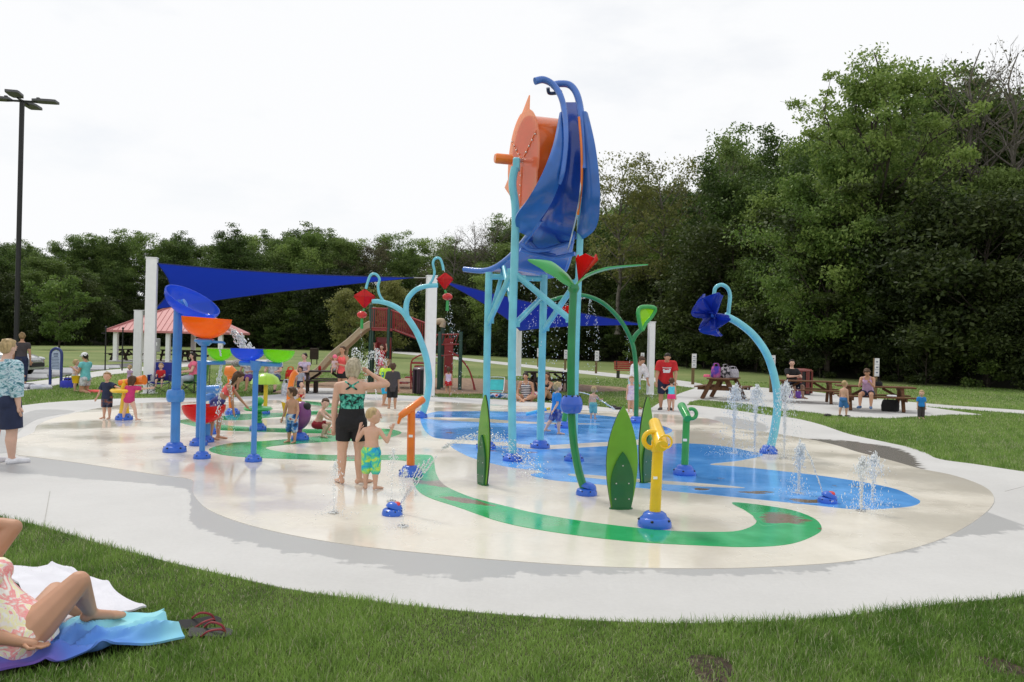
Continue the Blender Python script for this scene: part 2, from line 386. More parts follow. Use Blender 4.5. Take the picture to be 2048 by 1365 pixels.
GREEN = [
    [(419, 901), (440, 912), (500, 918), (597, 922), (700, 925), (790, 923), (824, 932), (826, 965), (836, 985), (860, 1000), (920, 1020), (1000, 1048), (1100, 1068), (1250, 1087), (1400, 1096), (1500, 1099), (1580, 1093), (1630, 1075), (1643, 1060), (1625, 1040), (1570, 1022), (1467, 1009), (1490, 1025), (1510, 1040), (1510, 1053), (1480, 1066), (1430, 1069), (1330, 1066), (1200, 1052), (1080, 1033), (1000, 1014), (940, 998), (890, 975), (872, 950), (866, 918), (850, 913), (800, 913), (700, 914), (597, 911), (545, 904), (535, 897), (600, 890), (676, 885), (760, 881), (803, 868), (765, 860), (720, 868), (676, 872), (600, 879), (531, 885), (465, 889)],
    [(355, 845), (385, 841), (430, 851), (520, 858), (660, 861), (725, 858), (660, 869), (520, 866), (430, 862), (380, 853)],
    [(430, 838), (480, 831), (560, 828), (700, 820), (700, 826), (560, 836), (470, 843)],
    [(573, 803), (598, 803), (700, 814), (690, 820)]]
sheet('concrete_apron', APRON, 0.012, M_CONC)
WOFF, WVAL = (-.42, -.16, -.02, .12, .32, 1.75), (0, 0, .35, .72, 1, 1)
wp = catrom([G(*p) for p in WET1], 26); xs_, rows_ = -1e9, [[] for _ in range(6)]; wph = [random.uniform(0, 6.28) for _ in range(7)]
for i, p in enumerate(wp):
    if p.x <= xs_ + .004: continue
    xs_ = p.x
    dy = sum(a * math.sin(p.x * f + wph[k]) for k, (f, a) in enumerate(((2.1, .04), (5.3, .035), (11, .028), (23, .02), (47, .016), (90, .012)))) + random.uniform(-.014, .014)
    if p.x < -3.0: dy *= .35
    for q, o_ in enumerate(WOFF): rows_[q].append((p.x, p.y + (dy + o_ * (.5 if p.x < -3 else 1) if o_ < 1 else o_), .0118 if q == 0 else .0165))
def wet_attr(o, vals):
    a = o.data.attributes.new('wet', 'FLOAT', 'POINT'); a.data.foreach_set('value', vals); o['kind'] = 'structure'; return o
wet_attr(MB().grid(rows_).build('damp_concrete_band', M_DAMP, None, smooth=False), [w for w in WVAL for _ in rows_[0]])
sheet('damp_concrete_patch', WET4, .0145, M_WETC)
for pl, mt in ((WET2, M_DAMPD), (WET3, M_DAMP)):
    cx_, cy_ = sum(p[0] for p in pl) / len(pl), sum(p[1] for p in pl) / len(pl); ks = (1.45, 1.22, 1.05, .85, .6, .05); wv = (0, 0, .3, .75, 1, 1)
    rr_ = [[(cx_ + (x - cx_) * k_, cy_ + (y - cy_) * k_, .0118 if k_ > 1.3 else .0165) for x, y in pl + pl[:1]] for k_ in ks]
    wet_attr(MB().grid(rr_).build('damp_concrete_patch', mt, None, smooth=False), [w for w in wv for _ in rr_[0]])
sheet('splash_pad_floor', PAD, 0.021, M_PAD)
for k in BLUE: sheet('blue_painted_floor', poly2d(k, 6), 0.025, M_BLUE)
for k in STRIPES: sheet('cream_painted_stripe', poly2d(k, 6), 0.029, M_PAD)
for k in GREEN: sheet('green_painted_vine', poly2d(k, 6), 0.0255, M_GREEN)
for k in ([(1512, 1032), (1560, 1027), (1600, 1035), (1628, 1047), (1605, 1057), (1570, 1052), (1530, 1057), (1516, 1046)], [(872, 999), (900, 996), (960, 1006), (1000, 1019), (950, 1015), (905, 1008)], [(1470, 988), (1520, 986), (1562, 990), (1515, 994)], [(1575, 1002), (1640, 1003), (1668, 1008), (1620, 1012), (1580, 1009)], [(1388, 980), (1422, 982), (1412, 986), (1390, 985)]):
    pl = poly2d(k, 5); cx_, cy_ = sum(p[0] for p in pl) / len(pl), sum(p[1] for p in pl) / len(pl); wv = (0, .12, .42, .62, .7, .7)
    rr_ = [[(cx_ + (x - cx_) * k_, cy_ + (y - cy_) * k_, .0248 if k_ > 1.03 else .0275) for x, y in pl + pl[:1]] for k_ in (1.06, 1.0, .86, .62, .35, .04)]
    wet_attr(MB().grid(rr_).build('worn_paint_patch', M_WORNG if k[0][0] in (1512, 872) else M_WORNB, None, smooth=False), [w for w in wv for _ in rr_[0]])
PATH1 = poly2d([(-160, 798), (-50, 778), (100, 760), (180, 746), (250, 738), (420, 724), (540, 720), (540, 725), (420, 730), (260, 746), (180, 757), (110, 772), (-50, 800), (-160, 822)], 4)
PATH2 = poly2d([(690, 694), (800, 703), (960, 720), (1100, 735), (1200, 745), (1300, 755), (1400, 768), (1390, 777), (1300, 763), (1200, 752), (1100, 741), (960, 725), (800, 708), (690, 698)], 4)
SLAB = poly2d([(1302, 818), (1325, 803), (1360, 788), (1400, 774), (1440, 769), (1520, 776), (1620, 784), (1700, 794), (1830, 812), (1965, 831), (1900, 831), (1780, 838), (1700, 836), (1560, 819), (1480, 808), (1400, 801), (1380, 805), (1372, 814)], 4, smooth=False)
PATH3 = poly2d([(1700, 793), (1830, 806), (1900, 812), (2048, 822), (2300, 845), (2300, 852), (2048, 829), (1900, 818), (1830, 813), (1700, 798)], 4, smooth=False)
MULCH = poly2d([(545, 786), (600, 772), (640, 766), (720, 759), (850, 757), (960, 758), (1040, 762), (1150, 769), (1240, 775), (1262, 782), (1150, 785), (1100, 784), (950, 789), (800, 788), (700, 786), (600, 788)], 4, jit=.025)
PARK = poly2d([(-400, 742), (40, 733), (120, 737), (200, 731), (262, 727), (285, 731), (180, 744), (100, 757), (-50, 776), (-400, 815)], 4, smooth=False)
sheet('parking_lot', PARK, 0.012, M_ASPH)
sheet('pavement_path', PATH1, 0.017, M_CONC)
sheet('walking_path', PATH2, 0.017, M_CONC)
sheet('picnic_slab', SLAB, 0.019, M_CONC)
sheet('walking_path', PATH3, 0.016, M_CONC)
sheet('mulch_bed', MULCH, 0.010, M_MULCH)
SOIL = [poly2d([(1375, 1325), (1400, 1312), (1450, 1322), (1470, 1345), (1465, 1375), (1420, 1378), (1390, 1350)], 5, jit=.005),
        poly2d([(1950, 1322), (1980, 1318), (2030, 1330), (2060, 1345), (2040, 1358), (1990, 1350)], 5, jit=.005)]
sheet('lawn_soil', [(-14, 0), (14, 0), (14, 10), (-14, 10)], .004, ground_mat('grassy_soil', [(0.35, (.040, .055, .014)), (0.65, (.075, .095, .026))], 1.5, 8, bump=.6, bsc=20))
for k in SOIL: sheet('bare_soil_patch', k, 0.008, M_SOIL)
# expansion joints in the concrete: narrow dark grooves
M_JOINT = mat('joint_filler', (.40, .39, .37), .9)
for a, b in (((100, 985), (88, 1052)), ((2010, 985), (2048, 975))):
    p, q = G(*a), G(*b); n = Vector((q.y - p.y, p.x - q.x, 0)).normalized() * .004
    sheet('expansion_joint', [((p + n).x, (p + n).y), ((q + n).x, (q + n).y), ((q - n).x, (q - n).y), ((p - n).x, (p - n).y)], 0.0195 if a[1] > 1100 else .0145, M_JOINT)

# wooded slope behind the lawn
EDGE = [(-900, 690), (-400, 690), (0, 692), (300, 693), (600, 697), (800, 704), (970, 713), (1150, 722), (1250, 727), (1360, 737), (1550, 752), (1750, 765), (2000, 782), (2300, 800)]
EDGEW = [G(*e) for e in EDGE]
for k, e in enumerate(EDGEW):
    if e.y > 128: EDGEW[k] = e * (128 / e.y)
EDGEW = catrom([(e.x, e.y, 0) for e in EDGEW], 6)
def edge_at(i): return EDGEW[max(0, min(len(EDGEW) - 1, i))]
def edge_norm(i):
    t = edge_at(i + 1) - edge_at(i - 1); return Vector((-t.y, t.x, 0)).normalized()
def hill_z(d): return 0.0 if d < 3 else 8.0 * (1 - math.exp(-((d - 3) / 22) ** 1.5))
rows = []
for d in (2.5, 5, 9, 14, 20, 30, 45, 80):
    row = []
    for i in range(len(EDGEW)):
        p = edge_at(i) + edge_norm(i) * d
        row.append((p.x, p.y, hill_z(d) + (.02 if d < 3 else 0)))
    rows.append(row)
MB().grid(rows).build('hill', M_FLOOR)['kind'] = 'structure'
# ================================================================= trees
def leaf_mat(name, dark, mid, light, transl=0.35):
    m = bpy.data.materials.new(name); m.use_nodes = True; nt = m.node_tree; L = nt.links; nt.nodes.clear()
    out = nt.nodes.new('ShaderNodeOutputMaterial'); mx = nt.nodes.new('ShaderNodeMixShader'); mx.inputs[0].default_value = transl
    d = nt.nodes.new('ShaderNodeBsdfPrincipled'); d.inputs['Roughness'].default_value = .55; d.inputs['Specular IOR Level'].default_value = .3
    t = nt.nodes.new('ShaderNodeBsdfTranslucent')
    geo = nt.nodes.new('ShaderNodeNewGeometry'); oi = nt.nodes.new('ShaderNodeObjectInfo')
    tc = nt.nodes.new('ShaderNodeTexCoord'); nz = nt.nodes.new('ShaderNodeTexNoise'); nz.inputs['Scale'].default_value = .45; nz.inputs['Detail'].default_value = 3
    L.new(tc.outputs['Object'], nz.inputs['Vector'])
    a1 = nt.nodes.new('ShaderNodeMath'); a1.operation = 'MULTIPLY_ADD'; a1.inputs[1].default_value = .38
    L.new(geo.outputs['Random Per Island'], a1.inputs[0]); L.new(nz.outputs['Fac'], a1.inputs[2])
    a2 = nt.nodes.new('ShaderNodeMath'); a2.operation = 'MULTIPLY_ADD'; a2.inputs[1].default_value = .30
    L.new(oi.outputs['Random'], a2.inputs[0]); L.new(a1.outputs[0], a2.inputs[2])
    r = nt.nodes.new('ShaderNodeValToRGB'); e = r.color_ramp.elements; e.new(.5)
    for k, (p, c) in enumerate(((.42, dark), (.82, mid), (1.0, light))): e[k].position = p; e[k].color = tuple(c) + (1,)
    sb = nt.nodes.new('ShaderNodeMath'); sb.operation = 'SUBTRACT'; sb.inputs[1].default_value = .0
    L.new(a2.outputs[0], sb.inputs[0]); L.new(sb.outputs[0], r.inputs['Fac'])
    L.new(r.outputs['Color'], d.inputs['Base Color']); L.new(r.outputs['Color'], t.inputs['Color'])
    L.new(d.outputs[0], mx.inputs[1]); L.new(t.outputs[0], mx.inputs[2]); L.new(mx.outputs[0], out.inputs['Surface'])
    return m
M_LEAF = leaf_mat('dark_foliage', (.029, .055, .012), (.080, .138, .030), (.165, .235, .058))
M_LEAF2 = leaf_mat('mid_green_foliage', (.058, .108, .022), (.140, .225, .048), (.255, .345, .088))
M_LEAF3 = leaf_mat('yellow_green_foliage', (.095, .115, .028), (.17, .19, .052), (.25, .25, .08))
M_LEAFD = leaf_mat('dull_brown_foliage', (.060, .062, .032), (.11, .105, .055), (.16, .145, .08))
M_LEAFS = leaf_mat('shade_darkened_foliage', (.012, .022, .006), (.034, .054, .013), (.07, .095, .025))  # leaf colour darkened to stand for deep shade along the foot of the wood
M_BARK = mat('bark', (.065, .052, .042), .9, var=.25, scale=5, bump=.6, bscale=14)
M_BARKG = mat('grey_bark', (.13, .115, .10), .9, var=.25, scale=5, bump=.4, bscale=14)

def leaves_mesh(name, C, size, r, up=0.35, droop=0.0):
    n = len(C)
    a = r.normal(size=(n, 3)); a[:, 2] -= droop; a /= np.linalg.norm(a, axis=1)[:, None]
    nn = r.normal(size=(n, 3)); nn[:, 2] += up * 2
    b = np.cross(nn, a); b /= (np.linalg.norm(b, axis=1)[:, None] + 1e-9)
    l = size * r.uniform(.55, 1.25, n)[:, None]
    w = l * r.uniform(.20, .32, n)[:, None]
    V = np.empty((n, 4, 3)); V[:, 0] = C - a * l * .5; V[:, 1] = C + b * w - a * l * .05; V[:, 2] = C + a * l * .5; V[:, 3] = C - b * w - a * l * .05
    return fast_mesh(name, V.reshape(-1, 3), np.arange(n * 4).reshape(-1, 4))
def gen_tree(name, seed, H, Rc, low, nlimb, nleaf, leaf, lm, bark=None, shape='round', airy=1.0, trunk_r=None, bare=0.0, twigs=0):
    r = np.random.default_rng(seed); rd = random.Random(seed)
    tr = trunk_r or H * .014
    wood = MB(); n = 9
    tp = [Vector((rd.uniform(-1, 1) * .022 * H * (i / n) , rd.uniform(-1, 1) * .022 * H * (i / n), H * .93 * i / n)) for i in range(n + 1)]
    tp = catrom(tp, 3)
    wood.tube(tp, [tr * (1 - .93 * (i / (len(tp) - 1)) ** .8) + .01 + (.35 * tr if i == 0 else 0) for i in range(len(tp))], 8)
    cl, wt = [], []
    for k in range(nlimb):
        u = low + (0.96 - low) * ((k + rd.random() * .7) / nlimb)
        az = k * 2.399 + rd.uniform(-.4, .4)
        v = (u - low) / (1 - low)
        if shape == 'round': pr = math.sqrt(max(0.05, 1 - (2 * (v * .86 + .06) - 1) ** 2))
        elif shape == 'vase': pr = .35 + .65 * math.sin(math.pi * min(1, v * .8 + .18))
        elif shape == 'cone': pr = 1.02 - v
        else: pr = .75 + .25 * math.sin(v * 9)
        L = Rc * pr * rd.uniform(.72, 1.12)
        el = R(rd.uniform(8, 34) + 38 * v)
        base = tp[min(len(tp) - 1, int(u * .86 * (len(tp) - 1)))]
        d = Vector((math.cos(az) * math.cos(el), math.sin(az) * math.cos(el), math.sin(el)))
        pts = [base, base + d * L * .35 + Vector((0, 0, .02 * L)), base + d * L * .7 + Vector((rd.uniform(-.1, .1), rd.uniform(-.1, .1), .10)) * L, base + d * L + Vector((rd.uniform(-.15, .15) * L, rd.uniform(-.15, .15) * L, .16 * L))]
        lr = tr * (.42 - .22 * v)
        wood.tube(catrom(pts, 2), [lr, lr * .12], 5)
        for q in (pts[2], pts[3]): cl.append(q); wt.append(1.0)
        for s in range(3 + twigs):
            t = rd.uniform(.35, .95); j = min(2, int(t * 3)); f = t * 3 - j
            p0 = pts[j].lerp(pts[j + 1], f)
            dd = (d + Vector((rd.uniform(-1, 1), rd.uniform(-1, 1), rd.uniform(-.35, .8)))).normalized()
            l2 = L * rd.uniform(.25, .5)
            p1, p2 = p0 + dd * l2 * .5, p0 + dd * l2 + Vector((0, 0, rd.uniform(-.08, .14) * l2))
            wood.tube([p0, p1, p2], [lr * .4, lr * .07], 4)
            for _ in range(twigs):
                e = p1.lerp(p2, rd.random()); d3 = (dd + Vector((rd.uniform(-1, 1), rd.uniform(-1, 1), rd.uniform(-.2, 1)))).normalized()
                wood.tube([e, e + d3 * l2 * .55], [lr * .14, .006], 3)
            cl.append(p2); wt.append(.9)
            if rd.random() < .6: cl.append(p1); wt.append(.5)
    cl.append(tp[-1]); wt.append(1)
    cl = np.array([tuple(p) for p in cl]); wt = np.array(wt); wt = wt * r.uniform(.35, 1.4, len(wt)); wt /= wt.sum()
    idx = r.choice(len(cl), nleaf, p=wt)
    sg = Rc * .128 * airy
    spread = np.clip(r.normal(size=(nleaf, 3)), -1.75, 1.75) * np.array([sg, sg, sg * .48]) * r.uniform(.5, 1.25, len(cl))[idx][:, None]
    C = cl[idx] + spread
    C[:, 2] = np.maximum(C[:, 2], .15)
    return wood, leaves_mesh('crown', C, leaf, r, droop=.25)
PROTO = {}
def tree_proto(key, name, label, *a, **k):
    wood, crown = gen_tree(name, *a, **k)
    root = bpy.data.objects.new(name, None); root.empty_display_size = .3
    tr = wood.build('trunk', k.get('bark') or M_BARK, None); tr.parent = root
    cr = None
    if len(crown.polygons):
        cr = link('crown', crown, a[7], root)
    COL.objects.link(root)
    PROTO[key] = dict(root=root, used=False, H=a[1], name=name, label=label)
def put_tree(key, loc, H, rotz, group, label=None, sxy=1.0):
    d = PROTO[key]
    o = d['root'] if not d['used'] else copy_tree(d['root']); d['used'] = True
    o.location = loc; s = H / d['H']; o.scale = (s * sxy, s * sxy, s); o.rotation_euler = (0, 0, rotz)
    return tag(o, label or d['label'], 'shrub' if 'shrub' in d['name'] else 'tree', group)
#            key, name, label, seed, H, R, low, limbs, leaves, leaf size, material
tree_proto('A', 'broadleaf_tree', 'dark green broadleaf tree standing in the wood along the lawn', 1, 14, 4.6, .16, 34, 30000, .26, M_LEAF)
tree_proto('B', 'tall_tree', 'tall slim dark tree with narrow crown in the wood along the lawn', 2, 16, 3.7, .14, 36, 28000, .25, M_LEAF, shape='vase')
tree_proto('C', 'broadleaf_tree', 'mid green full crowned tree standing in the wood along the lawn', 3, 13, 4.6, .10, 34, 30000, .25, M_LEAF2)
tree_proto('D', 'airy_tree', 'thin crowned yellow green tree with sky showing between its branches', 4, 14, 4.2, .32, 22, 6500, .24, M_LEAF3, bark=M_BARKG, airy=.9, twigs=1)
tree_proto('E', 'bare_tree', 'nearly leafless tree with fine grey branches above the wood', 5, 16, 4.2, .34, 26, 1500, .17, M_LEAFD, bark=M_BARKG, shape='vase', twigs=3)
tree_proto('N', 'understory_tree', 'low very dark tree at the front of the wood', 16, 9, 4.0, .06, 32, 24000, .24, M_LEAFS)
tree_proto('H', 'large_tree', 'largest tree of the wood with light green leaves and forked limbs against the sky', 6, 19, 5.2, .20, 40, 40000, .22, M_LEAF2, shape='vase', trunk_r=.32, airy=.62, twigs=1)
tree_proto('F', 'brownish_tree', 'dull brownish thin crowned tree in the distant wood', 8, 15, 4, .2, 26, 8500, .26, M_LEAFD, bark=M_BARKG, twigs=1)
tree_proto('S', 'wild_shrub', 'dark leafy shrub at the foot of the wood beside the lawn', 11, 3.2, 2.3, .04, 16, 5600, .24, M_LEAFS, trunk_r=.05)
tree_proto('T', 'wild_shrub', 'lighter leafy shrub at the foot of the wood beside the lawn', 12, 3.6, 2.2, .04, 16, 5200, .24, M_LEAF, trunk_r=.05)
tree_proto('R', 'young_tree', 'small round pale green tree growing alone before the wood', 13, 7, 2.7, .12, 24, 11000, .24, M_LEAF2)
tree_proto('Y', 'young_tree', 'yellowish green bushy tree behind the playground', 14, 7.5, 3.2, .06, 26, 13000, .24, M_LEAF3)
tree_proto('K', 'conifer_tree', 'small dark conifer beside the tan slide', 15, 4.5, 1.5, .04, 40, 9000, .14, M_LEAF, shape='cone', airy=.7)

def proj(p):
    d = Vector(p) - CAM; z = d.dot(CD)
    return CW / 2 + d.dot(CR) / z * FPX, CH / 2 - d.dot(CU) / z * FPX
TOP = [(-900, 480), (0, 475), (60, 498), (110, 478), (300, 480), (400, 472), (520, 465), (640, 480), (760, 468), (850, 472), (950, 468), (1040, 445), (1120, 440), (1210, 425), (1290, 405), (1370, 388), (1420, 368), (1470, 300), (1545, 280), (1600, 260), (1800, 250), (1900, 215), (2048, 185), (2500, 150)]
def top_at(x): return float(np.interp(x, [t[0] for t in TOP], [t[1] for t in TOP]))
arc = [0.0]
for i in range(1, len(EDGEW)): arc.append(arc[-1] + (EDGEW[i] - EDGEW[i - 1]).length)
def edge_arc(s):
    i = int(np.searchsorted(arc, s)); i = max(1, min(len(arc) - 1, i))
    f = (s - arc[i - 1]) / max(1e-6, arc[i] - arc[i - 1])
    return edge_at(i - 1).lerp(edge_at(i), f), edge_norm(i)
rd = random.Random(21)
def row(d, step, lo, hi, keys, group, jitter=1.2, sxy=1.0):
    s = rd.random() * step
    while s < arc[-1]:
        p, n = edge_arc(s)
        q = p + n * (d + rd.uniform(-jitter, jitter)); q.z = hill_z(d) - .3
        px, py = proj(q)
        s += step * rd.uniform(.8, 1.25)
        if px < -130 or px > 2200: continue
        hreq = CAMZ - q.z + (HOR + ROLL * (px - 1024) - top_at(px)) * q.y / FPX
        k = rd.choice(keys(px) if callable(keys) else keys)
        put_tree(k, q, max(3.0, (1.0 if px > 1150 else 1.0) * hreq * rd.uniform(lo, hi)), rd.uniform(0, 6.28), group, sxy=sxy * rd.uniform(.92, 1.15))
row(25, 3.4, .93, 1.0, 'ABAC', 'trees of the wood along the lawn')
row(17, 3.0, .88, 1.03, lambda x: 'AAB' + ('F' if 640 < x < 1020 else 'A') + ('FF' if 840 < x < 1000 else '') + ('DD' if 1200 < x < 1400 else 'C'), 'trees of the wood along the lawn')
row(9, 3.3, .66, .9, lambda x: 'AABC' + ('F' if 700 < x < 1000 else 'A'), 'trees of the wood along the lawn')
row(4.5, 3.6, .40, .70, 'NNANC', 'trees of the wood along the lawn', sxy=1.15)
s = 0.0
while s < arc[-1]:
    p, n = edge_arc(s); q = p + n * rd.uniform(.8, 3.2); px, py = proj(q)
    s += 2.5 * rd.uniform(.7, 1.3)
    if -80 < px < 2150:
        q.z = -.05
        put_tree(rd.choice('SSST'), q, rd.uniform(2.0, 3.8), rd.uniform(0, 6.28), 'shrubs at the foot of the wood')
def single(key, px, py_base, py_top, Y, group=None, label=None, sxy=1.0, z=0.0):
    b = P(px, 700, Y); b.z = z
    x, y = proj(b)
    put_tree(key, b, CAMZ - z + (HOR + ROLL * (px - 1024) - py_top) * Y / FPX, rd.uniform(0, 6.28), group, label, sxy)
single('H', 1745, 0, 52, 55, sxy=.95)
single('C', 1655, 0, 330, 55, 'trees of the wood along the lawn', sxy=.95)
single('E', 1935, 0, 55, 56, 'bare trees above the wood', z=3)
single('E', 2020, 0, 60, 54, 'bare trees above the wood', z=3)
single('E', 1425, 0, 285, 88, 'bare trees above the wood', z=5)
for x, t in ((905, 425), (945, 405), (985, 398)): single('E', x, 0, t + 25, 124, 'bare trees above the wood', z=6)
single('D', 1235, 0, 312, 88, 'trees of the wood along the lawn', z=3)
single('D', 1318, 0, 308, 86, 'trees of the wood along the lawn', z=3)
for x, tp, k in ((40, 492, 'A'), (135, 480, 'C'), (165, 486, 'A'), (215, 482, 'B'), (290, 478, 'C'), (345, 476, 'A'), (455, 470, 'A'), (600, 474, 'C'), (690, 478, 'A'), (745, 472, 'F')): single(k, x, 0, tp, 138, 'trees of the wood along the lawn', z=4)
single('R', 118, 690, 560, 88)
single('Y', 700, 700, 588, 84, 'yellowish trees behind the playground')
single('Y', 778, 700, 568, 88, 'yellowish trees behind the playground', sxy=.8)
single('K', 712, 705, 640, 62)
# ================================================================= splash pad features
def clear_plastic(name, col, clear=.25, rough=.15):
    m = bpy.data.materials.new(name); m.use_nodes = True; MATS[name] = m; nt = m.node_tree; L = nt.links
    b = nt.nodes['Principled BSDF']; b.inputs['Base Color'].default_value = tuple(col) + (1,); b.inputs['Roughness'].default_value = rough; b.inputs['Coat Weight'].default_value = .5
    t = nt.nodes.new('ShaderNodeBsdfTranslucent'); t.inputs['Color'].default_value = tuple(col) + (1,)
    tr = nt.nodes.new('ShaderNodeBsdfTransparent'); tr.inputs['Color'].default_value = tuple(min(1, .25 + c * 1.1) for c in col) + (1,)
    m1 = nt.nodes.new('ShaderNodeMixShader'); m1.inputs[0].default_value = .55
    m2 = nt.nodes.new('ShaderNodeMixShader'); m2.inputs[0].default_value = clear
    L.new(b.outputs[0], m1.inputs[1]); L.new(t.outputs[0], m1.inputs[2]); L.new(m1.outputs[0], m2.inputs[1]); L.new(tr.outputs[0], m2.inputs[2])
    L.new(m2.outputs[0], nt.nodes['Material Output'].inputs['Surface'])
    return m
def gloss(name, col, rough=.28, **k): return mat(name, col, rough, var=.075, scale=4, coat=.25, **k)
K_POST = gloss('blue_painted_post', (.055, .225, .60)); K_FOOT = gloss('blue_plastic_foot', (.022, .115, .56), .35)
K_TEAL = gloss('aqua_painted_steel', (.17, .55, .66)); K_GRN = gloss('green_painted_steel', (.012, .20, .065)); K_GRN2 = gloss('bright_green_steel', (.035, .33, .075))
K_YEL = gloss('yellow_painted_steel', (.80, .50, .012)); K_ORG = gloss('orange_painted_steel', (.78, .19, .018)); K_BALL = gloss('blue_plastic_ball', (.030, .105, .55))
K_DARK = mat('black_rubber', (.012, .012, .014), .6); K_BOLT = mat('steel_bolt', (.55, .55, .55), .3, metal=1); K_RED = gloss('red_plastic', (.55, .02, .018))
K_LEAFL = gloss('light_green_panel', (.125, .33, .028), .4); K_LEAFD = gloss('dark_green_panel', (.008, .115, .03), .4); K_EDGE = mat('dark_panel_edge', (.012, .03, .015), .6)
K_PURP = gloss('purple_plastic', (.17, .035, .17)); K_LIME = gloss('lime_plastic', (.30, .52, .03)); K_WHT = mat('white_painted_steel', (.84, .84, .86), .4, var=.02)
T_ORG = clear_plastic('clear_orange_plastic', (.90, .27, .02), .3); T_BLU = clear_plastic('clear_blue_plastic', (.07, .20, .80), .5); T_GRN = clear_plastic('clear_lime_plastic', (.32, .72, .02))
T_RED = clear_plastic('clear_red_plastic', (.70, .015, .015), .18); T_NAV = clear_plastic('clear_navy_plastic', (.03, .085, .50), .25); T_PAL = clear_plastic('thin_orange_panel', (.95, .46, .28), .42)
def mpx(px, Y): return px * Y / FPX
def base_of(px, py): return G(px, py, .022)
def foot(root, c, r, h=None, name='foot', mt=None):
    h = h or r * .85; m = MB(); c = Vector(c)
    m.lathe(c, [(r * .98, 0), (r, h * .12), (r * .97, h * .35), (r * .86, h * .55), (r * .80, h * .60), (r * .74, h * .62), (r * .66, h * .85), (r * .5, h * .97), (r * .3, h)], 26)
    o = m.build(name, mt or K_FOOT, root)
    for k in range(5):
        a = k * 1.2566 - 1.9
        d = Vector((math.cos(a), math.sin(a), 0))
        MB().ball(c + d * r * .91 + Vector((0, 0, h * .47)), (r * .10, r * .10, r * .07), 8, 5).build('bolt_recess', K_DARK, o)
    return o
def stem(root, pts, r, mt, name='post', seg=16, n=6, Y=None):
    pp = [P(p[0], p[1], p[2] if len(p) > 2 else Y) for p in pts]
    return MB().tube(catrom(pp, n) if len(pp) > 2 else pp, r, seg).build(name, mt, root)
def bowl_mesh(m, c, r, depth, M=None, th=.02, seg=28):
    prof_o = [(r * math.sin(a), -depth * math.cos(a)) for a in [i * math.pi / 2 / 9 for i in range(10)]]
    prof_i = [((r - th) * math.sin(a), -(depth - th) * math.cos(a)) for a in [i * math.pi / 2 / 9 for i in range(9, -1, -1)]]
    prof = [(max(a, .004), b) for a, b in prof_o + prof_i]
    m.lathe(c, prof, seg, M=M); return m
# ---- water bowls on blue posts
BOWLG = 'posts with tipping water bowls'
t = thing('bowl_post', 'tallest thick blue post with round collar under tilted clear blue bowl', 'water toy', base_of(349, 904), 0, BOWLG); Y = ORG[t.name].y
foot(t, ORG[t.name], mpx(23, Y)); stem(t, [(350, 898), (352, 792), (357, 600)], [mpx(9.2, Y), mpx(8.6, Y)], K_POST, Y=Y)
MB().lathe(P(351, 792, Y), [(.09, -.10), (.12, -.095), (.138, -.05), (.142, 0), (.138, .05), (.12, .095), (.09, .10)], 24).build('collar', K_POST, t)
MB().tube([P(357, 612, Y), P(371, 606, Y)], .07).build('pivot', K_POST, t)
Mt = Matrix.Rotation(R(31), 3, 'Y') @ Matrix.Rotation(R(10), 3, 'X')
bowl_mesh(MB(), P(386, 600, Y), mpx(57, Y), mpx(34, Y), Mt).build('bowl', T_BLU, t)
t = thing('bowl_post', 'slim blue post carrying a large clear orange bowl', 'water toy', base_of(404, 917), 0, BOWLG); Y = ORG[t.name].y
foot(t, ORG[t.name], mpx(17, Y)); stem(t, [(404, 912), (408, 690)], [mpx(5.6, Y), mpx(5.6, Y)], K_POST, Y=Y)
MB().lathe(P(409, 684, Y), [(.07, -.06), (.11, -.02), (.15, .0), (.15, .03), (.10, .05)], 22).build('bowl_seat', K_POST, t)
MB().grid([[P(412, 681, Y - .06), P(447, 683, Y - .06), P(452, 687, Y)], [P(412, 681, Y + .06), P(447, 683, Y + .06), P(452, 687, Y + .05)]], th=.035).build('spout_arm', K_POST, t)
bowl_mesh(MB(), P(414, 636, Y), mpx(48, Y), mpx(42, Y), Matrix.Rotation(R(3), 3, 'Y')).build('bowl', T_ORG, t)
t = thing('bowl_post', 'slim blue post with two arms holding a clear blue bowl and a lime bowl', 'water toy', base_of(507, 923), 0, BOWLG); Y = ORG[t.name].y
foot(t, ORG[t.name], mpx(17, Y)); stem(t, [(507, 917), (512, 728)], [mpx(5.5, Y), mpx(5.5, Y)], K_POST, Y=Y)
MB().tube([P(510, 742, Y), P(512, 730, Y), P(513, 722, Y)], [.06, .09, .11]).build('head', K_POST, t)
for x0, x1 in ((480, 516), (512, 562)):
    MB().tube([P(x0, 727 + (x0 - 500) * .03, Y), P(x1, 728 + (x1 - 500) * .03, Y)], .062, 14, flat=.6).build('arm', K_POST, t)
bowl_mesh(MB(), P(496, 698, Y), mpx(34, Y), mpx(25, Y), Matrix.Rotation(R(1), 3, 'Y')).build('bowl', T_BLU, t)
bowl_mesh(MB(), P(558, 701, Y), mpx(31, Y), mpx(25, Y), Matrix.Rotation(R(2), 3, 'Y')).build('bowl', T_GRN, t)
t = thing('bowl_post', 'blue post behind orange bowl with side arm under a lime bowl', 'water toy', base_of(397, 891), 0, BOWLG); Y = ORG[t.name].y
foot(t, ORG[t.name], mpx(18, Y)); stem(t, [(397, 886), (401, 722)], [mpx(6, Y), mpx(6, Y)], K_POST, Y=Y)
MB().tube([P(401, 726, Y), P(449, 726, Y)], .062, 14, flat=.6).build('arm', K_POST, t)
bowl_mesh(MB(), P(441, 699, Y), mpx(25, Y), mpx(23, Y), Matrix.Rotation(R(1), 3, 'Y')).build('bowl', T_GRN, t)
t = thing('bowl_post', 'short blue stand with a low clear red bowl', 'water toy', base_of(412, 884), 0, BOWLG); Y = ORG[t.name].y
